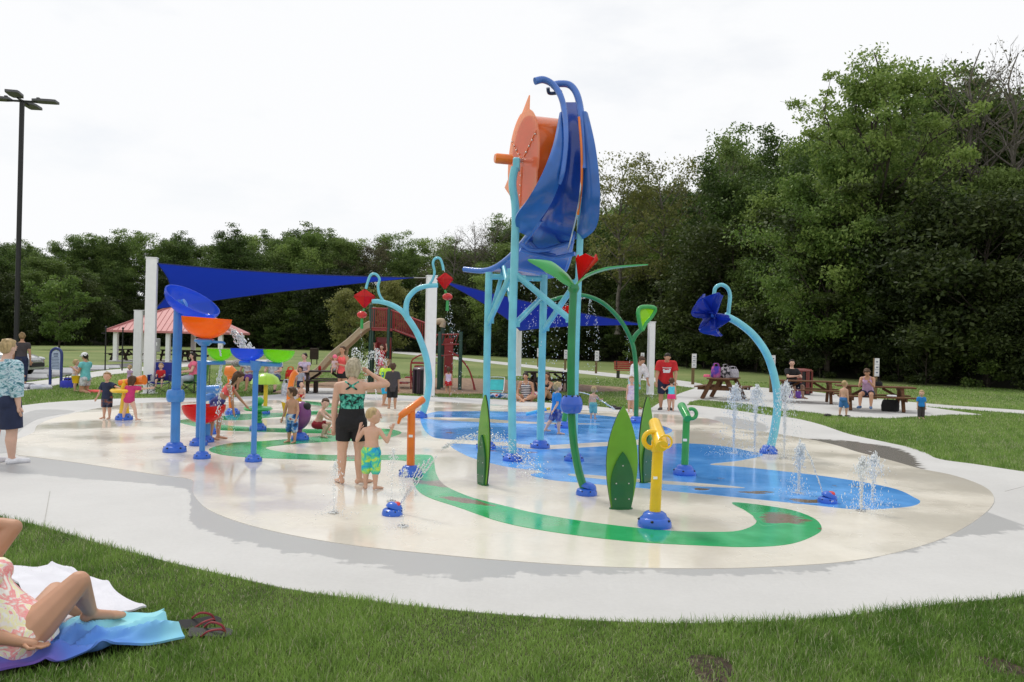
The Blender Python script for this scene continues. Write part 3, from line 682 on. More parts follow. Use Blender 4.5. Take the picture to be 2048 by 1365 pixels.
foot(t, ORG[t.name], mpx(16, Y)); stem(t, [(412, 880), (413, 848)], [mpx(8, Y), mpx(8, Y)], K_POST, Y=Y)
bowl_mesh(MB(), P(408, 811, Y), mpx(42, Y), mpx(36, Y), Matrix.Rotation(R(-1), 3, 'Y')).build('bowl', T_RED, t)
# ---- small sprayers at the back of the pad
t = thing('spray_gun_stand', 'yellow cone stand with wheel and orange nozzle beside two small children', 'water toy', base_of(248, 840)); b = ORG[t.name]; Y = b.y
foot(t, b, mpx(17, Y)); MB().lathe(b + Vector((0, 0, .1)), [(.11, 0), (.07, .35), (.05, .5)], 18).build('post', K_YEL, t)
MB().lathe(b + Vector((0, 0, .62)), [(.12, -.03), (.27, -.02), (.30, .02), (.27, .05), (.12, .06)], 26).build('wheel', K_YEL, t)
MB().tube([b + Vector((-.02, 0, .66)), b + Vector((.02, 0, .86))], .07).build('head', K_YEL, t)
MB().tube([b + Vector((-.12, 0, .80)), b + Vector((.2, 0, .84)), b + Vector((.44, -.03, .88))], [.06, .08, .11]).build('nozzle', K_ORG, t)
t = thing('spray_nozzle_post', 'orange post with pointed orange cone nozzle behind the bowls', 'water toy', base_of(465, 829)); b = ORG[t.name]; Y = b.y
foot(t, b, mpx(15, Y)); stem(t, [(463, 826), (461, 770), (458, 748)], [.06, .06, .06], K_ORG, Y=Y)
MB().tube([P(452, 742, Y), P(460, 743, Y), P(484, 754, Y)], [.12, .15, .02]).build('nozzle', K_ORG, t)
t = thing('spray_pump', 'blue water pump with two stubby barrels beside the bending girl', 'water toy', base_of(424, 868)); b = ORG[t.name]; Y = b.y
foot(t, b, mpx(14, Y)); stem(t, [(424, 864), (424, 800)], [.055, .055], K_POST, Y=Y)
for y0, y1, z in ((775, 779, -.1), (792, 790, .08)): MB().tube([P(411, y0 + 4, Y + z), P(440, y1, Y + z)], [.07, .085]).build('barrel', K_POST, t)
t = thing('water_mushroom', 'lime and yellow domed mushroom sprayer on a green stem', 'water toy', base_of(528, 828)); b = ORG[t.name]; Y = b.y
foot(t, b, mpx(12, Y)); stem(t, [(530, 826), (532, 770)], [.05, .05], K_YEL, 'stem', Y=Y)
cp = P(531, 770, Y); m = MB(); prof = [(.02, .27), (.16, .245), (.28, .16), (.35, .02)]
for k in range(10):
    a0, a1 = k * .6283, (k + 1) * .6283; rows_ = []
    for r_, z_ in prof: rows_.append([cp + Vector((r_ * math.cos(a0 + (a1 - a0) * q / 3), r_ * math.sin(a0 + (a1 - a0) * q / 3), z_)) for q in range(4)])
    m.grid(rows_, mi=k % 2, th=.02)
m.build('cap', [K_LIME, K_YEL], t)
t = thing('segmented_sprayer', 'green segmented sprayer with wide saucer ring on blue foot', 'water toy', base_of(516, 860)); b = ORG[t.name]; Y = b.y
foot(t, b, mpx(17, Y)); m = MB()
for k in range(7): m.ball(b + Vector((0, 0, .16 + k * .075)), (.085, .085, .055), 14, 8)
m.build('stem', K_GRN2, t)
MB().lathe(P(516, 818, Y), [(.1, -.05), (.26, -.03), (.29, .0), (.26, .035), (.1, .05)], 26).build('saucer', K_GRN2, t)
MB().ball(P(516, 803, Y), (.12, .12, .09)).build('head', K_GRN2, t)
t = thing('spray_horn', 'orange curved horn sprayer standing near the seated visitors', 'water toy', base_of(578, 812)); b = ORG[t.name]; Y = b.y
foot(t, b, .14); stem(t, [(578, 810), (581, 775), (586, 752), (594, 744)], [.08, .09, .10, .08], K_ORG, Y=Y)
t = thing('bee_sprayer', 'purple egg shaped creature sprayer with yellow fins and black ball eye', 'water toy', base_of(600, 880)); b = ORG[t.name]; Y = b.y
foot(t, b, mpx(18, Y)); stem(t, [(598, 876), (600, 848)], [.045, .05], K_PURP, Y=Y)
MB().ball(P(600, 832, Y), (.20, .16, .27), 20, 12, Matrix.Rotation(R(14), 3, 'Y')).build('body', K_PURP, t)
MB().ball(P(614, 813, Y - .05), .075, 14, 8).build('eye', K_DARK, t)
for q in ((((563, 804), (577, 808), (570, 838))), (((590, 800), (600, 795), (606, 806)))):
    MB().plate([P(x, y, Y + .08) for x, y in q], (0, 1, 0), .03).build('fin', K_YEL, t)
# ---- cannons
def cannon_post(label, px, py, w, top, mt, footpx):
    t = thing('water_cannon', label, 'water toy', base_of(px, py), 0, None); Y = ORG[t.name].y
    foot(t, ORG[t.name], mpx(footpx, Y), mpx(footpx * .9, Y))
    stem(t, [(px, py - 6), (top[0], top[1])], [mpx(w, Y), mpx(w * .95, Y)], mt, Y=Y, seg=22)
    m = MB(); c = P(px + (top[0] - px) * .25, py - (py - top[1]) * .62, Y - mpx(w, Y) - .004)
    m.box(c, (mpx(8, Y), .008, mpx(5, Y)))
    m.build('label_plate', K_WHT, t)
    return t, Y
t, Y = cannon_post('yellow water cannon on thick yellow post with ring grips', 1309, 1053, 11.5, (1316, 897), K_YEL, 34)
MB().lathe(P(1315, 900, Y), [(.062, -.02), (.066, 0), (.066, .09), (.05, .11)], 22).build('swivel', K_YEL, t)
a, b = P(1324, 893, Y - .16), P(1309, 846, Y + .28)
MB().tube([a, a.lerp(b, .12), a.lerp(b, .5), b], [.062, .072, .072, .062], 20).build('barrel', K_YEL, t)
c = P(1304, 880, Y)
MB().tube([c + Vector((.085 * math.cos(x), 0, .085 * math.sin(x))) for x in [R(20 + k * 14) for k in range(20)]], .026, 10).build('grip', K_YEL, t)
c = P(1331, 884, Y - .16)
MB().tube([c + Vector((.065 * math.cos(x), 0, .065 * math.sin(x))) for x in [k * math.pi / 12 for k in range(25)]], .011, 8).build('aiming_ring', K_YEL, t)
t, Y = cannon_post('green water cannon with hooked grip standing on the blue floor', 1369, 950, 7.4, (1373, 838), K_GRN2, 23)
a, b = P(1376, 838, Y - .1), P(1363, 812, Y + .22)
MB().tube([a, a.lerp(b, .5), b, b + (b - a) * .06], [.055, .062, .062, .05], 18).build('barrel', K_GRN2, t)
c = P(1383, 828, Y)
MB().tube([c + Vector((.072 * math.cos(x), 0, .072 * math.sin(x))) for x in [R(-130 + k * 14) for k in range(19)]], .028, 10).build('grip', K_GRN2, t)
t, Y = cannon_post('orange water cannon with tilted barrel on orange post', 821, 952, 8.2, (823, 824), K_ORG, 24)
a, b = P(801, 832, Y - .12), P(845, 800, Y + .1)
MB().tube([a + (a - b) * .04, a, a.lerp(b, .3), b, b + (b - a) * .05], [.03, .044, .052, .052, .044], 18).build('barrel', K_ORG, t)
MB().tube([a.lerp(b, .02), a + Vector((-.03, 0, -.11))], [.03, .018], 10).build('spout', K_ORG, t)
MB().ball(P(824, 820, Y), .05).build('swivel', K_ORG, t)
# ---- low ground sprayers (two stacked domes)
def pebble(root, c, r, rz=0.0, red=True):
    c = Vector(c); q = Matrix.Rotation(rz, 3, 'Z')
    MB().lathe(c, [(r, 0), (r * 1.02, r * .2), (r * .93, r * .5), (r * .75, r * .62), (r * .5, r * .66)], 26).build('lower_shell', K_FOOT, root)
    T_ = Matrix.Rotation(rz, 3, 'Z') @ Matrix.Rotation(R(14), 3, 'Y')
    MB().lathe(c + q @ Vector((r * .12, 0, r * .58)), [(r * .60, 0), (r * .80, r * .07), (r * .80, r * .22), (r * .66, r * .44), (r * .42, r * .58), (r * .18, r * .62)], 24, M=T_).build('upper_shell', K_FOOT, root)
    for a in (-.75, .1, .95):
        MB().ball(c + q @ Vector((r * .9 * math.sin(a), -r * .9 * math.cos(a), r * .42)), r * .09, 8, 6).build('bolt_recess', K_DARK, root)
    if red: MB().lathe(c + q @ Vector((r * .35, -r * .25, r * .98)), [(r * .34, 0), (r * .34, r * .14), (r * .22, r * .2)], 18, M=Matrix.Rotation(R(28), 3, 'X')).build('push_button', K_RED, root)
for (x, y, w, rz, lb) in ((785, 1030, 21, 0.3, 'low blue push button sprayer on cream floor near the barefoot boy'), (1655, 1006, 19, -.2, 'low blue push button sprayer on the blue floor between two jets')):
    t = thing('ground_sprayer', lb, 'water toy', base_of(x, y)); pebble(t, ORG[t.name], mpx(w, ORG[t.name].y), rz)
# ---- leaf panels
def leaf_panel(label, px, py, ptop, wpx, rz, wmul=1.0, curve=0.0):
    t = thing('leaf_panel', label, 'panel', base_of(px, py)); b = ORG[t.name]; Y = b.y; q = Matrix.Rotation(rz, 3, 'Z')
    H = mpx(py - ptop, Y); W = .185 * wmul
    def outline(h, w, z0, base, d):
        L = []
        n = 14
        for i in range(n + 1):
            v = i / n; hw = w * (base + (1 - base) * math.sin(min(1, v / .45) * math.pi / 2)) if v < .45 else w * math.cos((v - .45) / .55 * math.pi / 2) ** .8
            L.append((hw, z0 + h * v))
        pts = [(x, z) for x, z in L] + [(-x, z) for x, z in reversed(L[:-1])]
        return [b + q @ Vector((x, d, z)) for x, z in pts]
    n_ = q @ Vector((0, 1, 0))
    MB().plate(outline(H, W, .0, .62, .012), n_, .016).build('rear_panel', K_EDGE, t, smooth=False)
    MB().plate(outline(H * .995, W * .985, .002, .62, -.006), n_, .018).build('leaf_blade', K_LEAFL, t, smooth=False)
    MB().plate(outline(H * .55, W * .72, .004, .80, -.030), n_, .022).build('inner_leaf', K_LEAFD, t, smooth=False)
    for x, v in ((-.6, .1), (.6, .1), (-.55, .25), (.55, .25), (0, .42)):
        M_ = q @ Matrix.Rotation(R(90), 3, 'X')
        MB().lathe(b + q @ Vector((x * W * .72, -.041, v * H)), [(.008, 0), (.008, .004), (.004, .006)], 8, M=M_).build('bolt', K_BOLT, t)
    MB().lathe(b, [(W * .75, 0), (W * .75, .012)], 20, sy=.45, M=q).build('base_plate', K_LEAFD, t)
leaf_panel('upright green leaf panel facing the yellow cannon', 1242, 1018, 811, 62, R(8))
leaf_panel('green leaf panel standing behind the front leaf with dark edge showing', 1291, 965, 794, 40, R(52))
leaf_panel('green leaf panel turned nearly edge on beside the slide tower', 966, 969, 790, 25, R(-66))
# ---- twin kite stem
t = thing('kite_sprayer', 'aqua forked stem carrying two red kites with curled pipes', 'water toy', base_of(842, 836)); Y = ORG[t.name].y
foot(t, ORG[t.name], mpx(13, Y), .17)
stem(t, [(843, 834), (853, 800), (858, 760), (852, 715), (836, 670), (815, 636)], [.082, .082, .078], K_TEAL, 'stem', Y=Y)
stem(t, [(817, 640), (805, 624), (785, 611), (762, 604), (744, 603)], [.072, .052], K_TEAL, 'branch', Y=Y)
stem(t, [(815, 640), (812, 620), (816, 598), (832, 580), (852, 573), (876, 571)], [.072, .055], K_TEAL, 'branch', Y=Y)
stem(t, [(768, 604), (759, 590), (756, 573), (759, 559), (752, 549), (742, 550), (736, 563), (732, 578)], .032, K_TEAL, 'curled_pipe', Y=Y, seg=10)
stem(t, [(856, 573), (865, 560), (869, 545), (866, 527), (871, 517), (880, 518), (885, 530), (887, 541)], .032, K_TEAL, 'curled_pipe', Y=Y, seg=10)
def kite(c, w, h, rz, beads):
    m = MB(); q = Matrix.Rotation(rz, 3, 'Z')
    V = [Vector((0, 0, h * .45)), Vector((w * .5, 0, h * .08)), Vector((0, 0, -h * .55)), Vector((-w * .5, 0, h * .08)), Vector((0, -.09, h * .05)), Vector((0, .09, h * .05))]
    V = [c + q @ v for v in V]
    m.add(V, [(0, 4, 1), (1, 4, 2), (2, 4, 3), (3, 4, 0), (0, 1, 5), (1, 2, 5), (2, 3, 5), (3, 0, 5)])
    k = m.build('kite', T_RED, t, smooth=False)
    MB().tube([V[0], V[2]], .012, 6).build('spar', K_DARK, k); MB().tube([V[1], V[3]], .012, 6).build('spar', K_DARK, k)
    d0 = V[2]
    MB().tube([d0, beads, beads + Vector((0, 0, -.34))], [.025, .03, .04], 8).build('tail', K_GRN2, k)
    MB().ball(beads, (.125, .125, .09), 16, 8).build('tail_bead', K_RED, k)
kite(P(729, 596, Y), mpx(46, Y), mpx(40, Y), .2, P(724, 630, Y)); kite(P(890, 561, Y), mpx(38, Y), mpx(36, Y), -.3, P(895, 594, Y))
# ---- blue flower stem
t = thing('flower_sprayer', 'aqua curved stem with drooping clear navy flower', 'water toy', base_of(1537, 907)); Y = ORG[t.name].y
foot(t, ORG[t.name], mpx(18, Y), mpx(17, Y))
stem(t, [(1539, 903), (1549, 860), (1555, 810), (1550, 760), (1534, 710), (1508, 672), (1478, 647), (1449, 631)], [mpx(8.5, Y), mpx(7, Y)], K_TEAL, 'stem', Y=Y, seg=18)
stem(t, [(1456, 634), (1458, 615), (1460, 592), (1455, 577), (1443, 570), (1431, 576), (1428, 592)], .035, K_TEAL, 'curled_pipe', Y=Y, seg=10)
c = P(1428, 630, Y - .12); fa_ = Vector((-.80, -.50, -.34)).normalized(); f1 = fa_.cross(Vector((0, 0, 1))).normalized(); f2 = f1.cross(fa_).normalized()
for k, (az, ln, wd) in enumerate(((62, .42, .22), (122, .44, .23), (-8, .34, .17), (195, .34, .17), (-90, .42, .21))):
    a = R(az); u = f1 * math.cos(a) + f2 * math.sin(a); v = -f1 * math.sin(a) + f2 * math.cos(a); rows_ = []
    for i in range(11):
        s = i / 10; w_ = wd * math.sin(math.pi * (.06 + .82 * s)) ** .75
        rows_.append([c + u * ln * s * (1 - .12 * j * j * s) + v * w_ * j + fa_ * (.30 * s - .34 * s * s + .20 * j * j * w_ / wd + .025 * math.sin(7 * j + k)) for j in [x / 4 - 1 for x in range(9)]])
    MB().grid(rows_, th=.012).build('petal', T_NAV, t)
MB().ball(c, .06).build('flower_centre', K_FOOT, t)
# ---- green flower stem with blue ball
t = thing('flower_sprayer', 'tall dark green stem with blue ball, two long leaves and red cup flower', 'water toy', base_of(1173, 990)); Y = ORG[t.name].y
pebble(t, ORG[t.name], mpx(21, Y), .2, red=False)
stem(t, [(1170, 982), (1158, 945), (1148, 890), (1143, 830), (1142, 740), (1144, 650), (1147, 580)], [mpx(8.2, Y), mpx(8.6, Y), mpx(7.6, Y)], K_GRN, 'stem', Y=Y, seg=20)
cc = P(1143, 809, Y); rr = mpx(22.5, Y)
m = MB().lathe(cc, [(rr * .45, -rr * .84), (rr * .8, -rr * .72), (rr * .97, -rr * .35), (rr * 1.0, 0), (rr * .99, .012), (rr * .93, rr * .42), (rr * .74, rr * .72), (rr * .45, rr * .80)], 30); bl = m.build('ball', K_BALL, t)
for k in range(8): MB().ball(cc + Vector((rr * .72 * math.cos(k * .785), rr * .72 * math.sin(k * .785), rr * .74)), rr * .09, 8, 5).build('bolt_recess', K_DARK, bl)
MB().lathe(P(1147, 578, Y), [(.05, -.05), (.075, 0), (.06, .05)], 18).build('collar', K_GRN, t)
def blade(pts, widths, side, mt, nm='leaf', cup=.25):
    pp = catrom(pts, 5); rows_ = []; n = len(pp)
    wd = np.interp(np.linspace(0, 1, n), np.linspace(0, 1, len(widths)), widths)
    side = Vector(side).normalized()
    for i, p in enumerate(pp):
        tn = (pp[min(i + 1, n - 1)] - pp[max(i - 1, 0)]).normalized(); nn = tn.cross(side).normalized()
        rows_.append([p + side * wd[i] * j + nn * cup * wd[i] * (j * j) for j in (-1, -.5, 0, .5, 1)])
    return MB().grid(rows_, th=.014).build(nm, mt, t)
blade([P(1150, 574, Y), P(1135, 556, Y - .05), P(1100, 530, Y - .12), P(1056, 519, Y - .2)], [.03, .11, .13, .01], (.25, .75, .6), K_GRN2)
blade([P(1153, 572, Y), P(1175, 555, Y + .05), P(1220, 540, Y + .1), P(1296, 531, Y + .15)], [.03, .10, .11, .01], (0, 1, .08), K_GRN2)
cb = P(1157, 562, Y)
for k in range(4):
    a0 = k * math.pi / 2 + .5; a1 = a0 + math.pi / 2
    bt = cb + Vector((0, 0, -.02)); tilt = Vector((.10, 0, 0))
    p0, p1 = cb + Vector((.17 * math.cos(a0), .17 * math.sin(a0), .27)) + tilt, cb + Vector((.17 * math.cos(a1), .17 * math.sin(a1), .27)) + tilt
    mid = (p0 + p1) / 2 + Vector((0, 0, .06))
    MB().grid([[bt, bt, bt], [bt.lerp(p0, .5), bt.lerp(mid, .5) * 1.0, bt.lerp(p1, .5)], [p0, mid, p1]], th=.014).build('petal', T_RED, t)
# ---- green arching stem
t = thing('arch_sprayer', 'dark green arching stem with leaf cup and small red flower', 'water toy', base_of(1273, 846)); Y = ORG[t.name].y
foot(t, ORG[t.name], .2, .16)
stem(t, [(1272, 842), (1273, 770), (1270, 715), (1262, 680), (1240, 640), (1205, 606), (1165, 591), (1128, 594), (1100, 602)], [.058, .062, .056, .045], K_GRN, 'stem', Y=Y, seg=14)
stem(t, [(1264, 684), (1272, 670), (1284, 658)], [.06, .05], K_GRN, 'branch', Y=Y)
rim = [P(x, y, Y + d) for x, y, d in ((1284, 660, 0), (1278, 640, -.1), (1277, 620, -.1), (1288, 614, 0), (1310, 617, .2), (1303, 634, .2), (1292, 646, .1))]
MB().tube(catrom(rim, 4, closed=True) + [rim[0]], .05, 10).build('leaf_rim', K_GRN2, t)
MB().add(rim, [tuple(range(len(rim)))]).build('leaf_cup', T_GRN, t, smooth=False)
cb = P(1134, 640, Y)
MB().tube([P(1120, 595, Y), P(1128, 615, Y), cb], .02, 6).build('flower_stalk', K_GRN, t)
for k in range(3):
    a0 = k * 2.09; p0 = P(1127, 615, Y) + Vector((.16 * math.cos(a0), .16 * math.sin(a0), 0)); p1 = P(1127, 615, Y) + Vector((.16 * math.cos(a0 + 1.8), .16 * math.sin(a0 + 1.8), .05))
    MB().grid([[cb, cb], [p0, p1]], th=.015).build('petal', T_RED, t)
# ---- small green jet stand behind the tower
t = thing('jet_stand', 'small green jet stub on blue foot behind the tower legs', 'water toy', base_of(1127, 856)); foot(t, ORG[t.name], .2, .15)
MB().tube([ORG[t.name] + Vector((0, 0, .1)), ORG[t.name] + Vector((.05, 0, .42))], .06).build('post', K_GRN2, t)
# ---- slide tower with dumping wheel
t = thing('dumping_tower', 'tall aqua legged tower with orange water wheel and blue curved chute', 'water tower', base_of(1065, 908)); TW = t
legs = dict(a=((1025, 922), [(1024, 700), (1029, 520), (1031, 420), (1025, 370), (1030, 335)], 8.2), b=((972, 897), [(974, 720), (978, 545)], 7.2), c=((1080, 896), [(1084, 720), (1088, 550)], 7.4), d=((1148, 922), [(1152, 700), (1160, 480), (1161, 400)], 6.8))
LEG = {}
for k, ((bx, by), pts, w) in legs.items():
    b = base_of(bx, by); Y = b.y; LEG[k] = (b, Y)
    MB().tube(catrom([b] + [P(x, y, Y) for x, y in pts], 6), mpx(w, Y), 18).build('leg', K_TEAL, t)
    foot(t, b, mpx(20, Y), mpx(16, Y))
def on_leg(k, z):
    (bx, by), pts, w = legs[k]; b, Y = LEG[k]
    pp = [b] + [P(x, y, Y) for x, y in pts]
    return Vector((float(np.interp(z, [p.z for p in pp], [p.x for p in pp])), Y, z))
for (k1, z1, k2, z2) in (('a', 3.0, 'd', 2.2), ('a', 2.15, 'c', 2.75), ('d', 2.95, 'c', 2.1), ('b', 2.2, 'a', 3.1), ('b', 3.05, 'c', 3.05)):
    p, q = on_leg(k1, z1), on_leg(k2, z2)
    br = MB().tube([p, q], .05, 12).build('brace', K_TEAL, t)
    for e, f in ((p, q), (q, p)): MB().box(e + (f - e).normalized() * .14, (.15, .03, .10)).build('brace_flange', K_TEAL, br)
p, q = on_leg('b', 2.15), P(1008, 535, 14.9)
MB().tube([p, q], .04, 10).build('brace', K_TEAL, t); MB().tube([on_leg('a', 2.4), P(1008, 535, 14.5)], .04, 10).build('brace', K_TEAL, t)
K_CHUTE = gloss('blue_chute_fibreglass', (.012, .058, .34), .2); K_WING = gloss('blue_wing_panel', (.020, .115, .42), .3); K_RAIL = gloss('blue_rail_tube', (.06, .17, .55), .25)
Lp = [(1120, 208, 13.5), (1127, 260, 13.0), (1125, 330, 12.75), (1108, 390, 12.75), (1080, 440, 13.1), (1052, 478, 13.75), (1015, 518, 14.5), (975, 541, 14.9), (928, 539, 15.2)]
Rp = [(1152, 208, 13.6), (1160, 260, 13.1), (1164, 330, 12.85), (1160, 400, 12.85), (1150, 450, 13.2), (1143, 488, 13.85), (1138, 522, 14.7), (1122, 548, 15.2), (1075, 556, 15.7)]
Lw, Rw = catrom([P(*p) for p in Lp], 5), catrom([P(*p) for p in Rp], 5)
rows_ = []
for i, (a, b) in enumerate(zip(Lw, Rw)):
    bow = Vector((-.05, .18, .08)) * min(1, i / 10)
    rows_.append([a.lerp(b, j / 8) + bow * math.sin(math.pi * j / 8) * .7 for j in range(9)])
MB().grid(rows_, th=.03).build('chute', K_CHUTE, t)
MB().tube(Lw[20:], .05, 10).build('chute_rail', K_RAIL, t); MB().tube(Rw[22:], .04, 10).build('chute_rail', K_RAIL, t)
def wing(inner, outer, Yo, nm, mt, bulge):
    a = catrom([P(*p) for p in inner], 5); b = catrom([P(x, y, Yo[i]) for i, (x, y) in enumerate(outer)], 5)
    rr_ = []
    for p, q in zip(a, b): rr_.append([p.lerp(q, j / 6) + Vector((0, bulge, 0)) * math.sin(math.pi * j / 6) for j in range(7)])
    return MB().grid(rr_, th=.025).build(nm, mt, t)
wing([(1127, 225, 13.2), (1131, 280, 12.8), (1126, 340, 12.6), (1106, 400, 12.65), (1077, 445, 13.0), (1055, 474, 13.6)], [(1119, 226), (1106, 290), (1084, 348), (1055, 400), (1031, 436), (1036, 464)], [13.1, 12.7, 12.5, 12.5, 12.8, 13.3], 'wing_panel', K_WING, -.06)
wing([(1164, 225, 13.2), (1166, 290, 12.9), (1168, 350, 12.75), (1165, 410, 12.8), (1159, 450, 13.1), (1152, 478, 13.6)], [(1173, 228), (1190, 295), (1199, 360), (1200, 410), (1192, 456), (1163, 479)], [13.1, 12.7, 12.5, 12.5, 12.8, 13.4], 'wing_panel', K_WING, -.06)
stem(t, [(1118, 368, 12.6), (1126, 340, 12.55), (1132, 280, 12.75), (1129, 225, 13.05), (1121, 192, 13.2), (1106, 170, 13.3), (1087, 160, 13.3), (1070, 163, 13.25)], [.035, .06], K_RAIL, 'top_rail', seg=14)
stem(t, [(1168, 340, 12.7), (1166, 280, 12.9), (1162, 227, 13.15), (1154, 190, 13.3), (1140, 171, 13.4), (1120, 168, 13.45), (1104, 171, 13.4)], .056, K_RAIL, 'top_rail', seg=14)
stem(t, [(1096, 176, 13.4), (1098, 186, 13.45), (1108, 187, 13.5), (1122, 184, 13.6)], .03, gloss('navy_pipe', (.02, .05, .14)), 'water_pipe', seg=10)
stem(t, [(1158, 235, 13.0), (1163, 300, 12.75), (1163, 370, 12.65), (1156, 430, 12.8)], .02, K_ORG, 'edge_strip', seg=8)
stem(t, [(1163, 340, 12.7), (1160, 390, 12.65), (1150, 445, 12.95), (1136, 500, 13.7)], .012, K_BOLT, 'edge_cable', seg=6)
for pts in (((1040, 488, 13.75), (1062, 500, 13.7), (1090, 500, 13.75), (1118, 492, 13.9), (1146, 484, 13.7)), ((1040, 500, 13.7), (1075, 510, 13.8), (1105, 516, 13.9), (1150, 508, 13.7)), ((1055, 478, 13.9), (1078, 503, 13.9), (1110, 512, 14.0))):
    stem(t, pts, .035, K_RAIL, 'wave_rail', seg=10)
ax = Vector((.955, .295, 0)).normalized(); dc = P(1046, 322, 13.85)
perp = Vector((-ax.y, ax.x, 0)); up = Vector((0, 0, 1)); rw = .82
MA = Matrix((perp, up, ax)).transposed()
MB().lathe(dc + ax * .03, [(.05, 0), (rw * .9, .0), (rw * .9, .62), (.05, .62)], 40, M=MA).build('wheel_drum', gloss('orange_drum', (.72, .13, .01), .25), t)
out = []
for k in range(96):
    a = 2 * math.pi * k / 96; f = (a / (2 * math.pi) * 3 + .12) % 1.0
    r_ = rw * (1 + (.30 * ((f - .80) / .2) ** 1.6 if f > .80 else .02)); out.append(dc + perp * r_ * math.cos(a) + up * r_ * math.sin(a))
dsk = MB().plate(out, ax, .02).build('wheel_disc', T_PAL, t, smooth=False)
for k in range(3):
    a = k * 2.094 + .6
    MB().beam(dc - ax * .02 + perp * .1 * math.cos(a) + up * .1 * math.sin(a), dc - ax * .02 + perp * rw * .95 * math.cos(a) + up * rw * .95 * math.sin(a), .012, .012).build('disc_seam', K_ORG, dsk)
    for j in range(4):
        p = dc - ax * .02 + (perp * math.cos(a + .05) + up * math.sin(a + .05)) * rw * (.3 + .2 * j)
        MB().ball(p, .016, 8, 5).build('rivet', K_BOLT, dsk)
MB().tube([dc - ax * .45, dc + ax * .66], .035, 12).build('axle', K_BOLT, t)
MB().lathe(dc - ax * .20, [(.04, 0), (.085, .0), (.085, -.26), (.07, -.29)][::-1], 20, M=MA).build('counterweight', K_ORG, t)
MB().box(P(1033, 330, 13.45), (.12, .14, .22), bev=.02).build('axle_bracket', K_TEAL, t)
# ================================================================= shade sails, pavilion, playground, furniture
T_SAIL = bpy.data.materials.new('blue_shade_fabric'); T_SAIL.use_nodes = True
nt = T_SAIL.node_tree; b_ = nt.nodes['Principled BSDF']; b_.inputs['Base Color'].default_value = (.020, .080, .46, 1); b_.inputs['Roughness'].default_value = .8
tl_ = nt.nodes.new('ShaderNodeBsdfTranslucent'); tl_.inputs['Color'].default_value = (.050, .18, .84, 1); mx_ = nt.nodes.new('ShaderNodeMixShader'); mx_.inputs[0].default_value = .45
nt.links.new(b_.outputs[0], mx_.inputs[1]); nt.links.new(tl_.outputs[0], mx_.inputs[2]); nt.links.new(mx_.outputs[0], nt.nodes['Material Output'].inputs['Surface'])
K_BRN = ramp_mat('brown_stained_wood', [(.3, (.085, .036, .016)), (.7, (.17, .078, .034))], 4, stretch=(1, 6, 6), rough=.7)
K_BRND = ramp_mat('dark_stained_wood', [(.3, (.020, .013, .010)), (.7, (.05, .030, .022))], 4, stretch=(1, 6, 6), rough=.7)
K_TAN = gloss('tan_plastic', (.46, .36, .24), .45); K_PRED = gloss('dark_red_steel', (.30, .028, .028), .4); K_PGRN = gloss('dark_green_steel', (.012, .065, .045), .4)
K_BLK = mat('black_steel', (.012, .012, .013), .45); K_GREY = mat('grey_steel', (.35, .35, .36), .4); K_ROOF = mat('faded_red_metal_roof', (.52, .20, .20), .5, var=.05)
SHP = {}
for key, (bx, by), yt, w, lb in (('1', (298, 788), 517, 20, 'thick white shade sail post beside the blue camp chair'), ('2', (274, 772), 622, 15, 'shorter white post just behind the thick white shade post'), ('3', (858, 793), 553, 20, 'white shade sail post behind the aqua kite stem'), ('4', (1300, 790), 645, 12, 'white shade post behind the man in red'), ('5', (1036, 752), 655, 10, 'thin white shade post behind the tower legs')):
    b = G(bx, by); xt = bx + ROLL * (by - yt); tp = P(xt, yt, b.y); tp.x = b.x
    t = thing('shade_post', lb, 'post', b, 0, None); SHP[key] = (b, tp)
    MB().box((b + tp) / 2, (mpx(w, b.y), mpx(w, b.y), tp.z), rz=.25, bev=.015).build('column', K_WHT, t)
    MB().box(tp + Vector((0, 0, .01)), (mpx(w, b.y) + .03, mpx(w, b.y) + .03, .03), rz=.25).build('cap_plate', K_WHT, t)
    MB().box(b + Vector((0, 0, .012)), (mpx(w, b.y) + .16, mpx(w, b.y) + .16, .024), rz=.25).build('base_plate', K_WHT, t)
def sail(label, A, B, C, k=.16, sag=.25):
    t = thing('shade_sail', label, 'shade sail', Vector(A) * .34 + Vector(B) * .33 + Vector(C) * .33)
    A, B, C = Vector(A), Vector(B), Vector(C); cen = (A + B + C) / 3; n = 18; rows_ = []
    def pt(w1, w2, w3):
        p = A * w1 + B * w2 + C * w3
        e = 4 * (w1 * w2 * (1 - w3) ** 3 + w2 * w3 * (1 - w1) ** 3 + w1 * w3 * (1 - w2) ** 3)
        return p + (cen - p) * k * min(1, e) - Vector((0, 0, sag * 4 * w1 * w2 * w3 * 3))
    for i in range(n + 1):
        u = i / n; rows_.append([pt((1 - j / n) * u, 1 - u, (j / n) * u) for j in range(n + 1)])
    MB().grid(rows_, th=.006).build('canopy', T_SAIL, t)
    for f in (lambda s: pt(s, 1 - s, 0), lambda s: pt(0, 1 - s, s), lambda s: pt(1 - s, 0, s)):
        MB().tube([f(i / 20) for i in range(21)], .018, 6).build('edge_hem', gloss('navy_webbing', (.01, .02, .12), .8), t)
    for q, post in zip((A, B, C), t_posts):
        MB().tube([q, post], .012, 6).build('corner_cable', K_BOLT, t)
P1, P2_, P3_, P4_, P5_ = [SHP[k][1] for k in '12345']
t_posts = (P1 - Vector((0, 0, .1)), P3_ - Vector((0, 0, .05)), P2_)
sail('large blue shade sail stretched between the white posts', P(314, 527, P1.y), P(828, 556, P3_.y), P(309, 619, P2_.y))
t_posts = (P3_ - Vector((0, 0, .15)), P4_ - Vector((0, 0, .1)), P5_)
sail('smaller blue shade sail hanging behind the tower legs', P(885, 562, P3_.y), P(1292, 650, P4_.y), P(1040, 662, P5_.y), sag=.15)
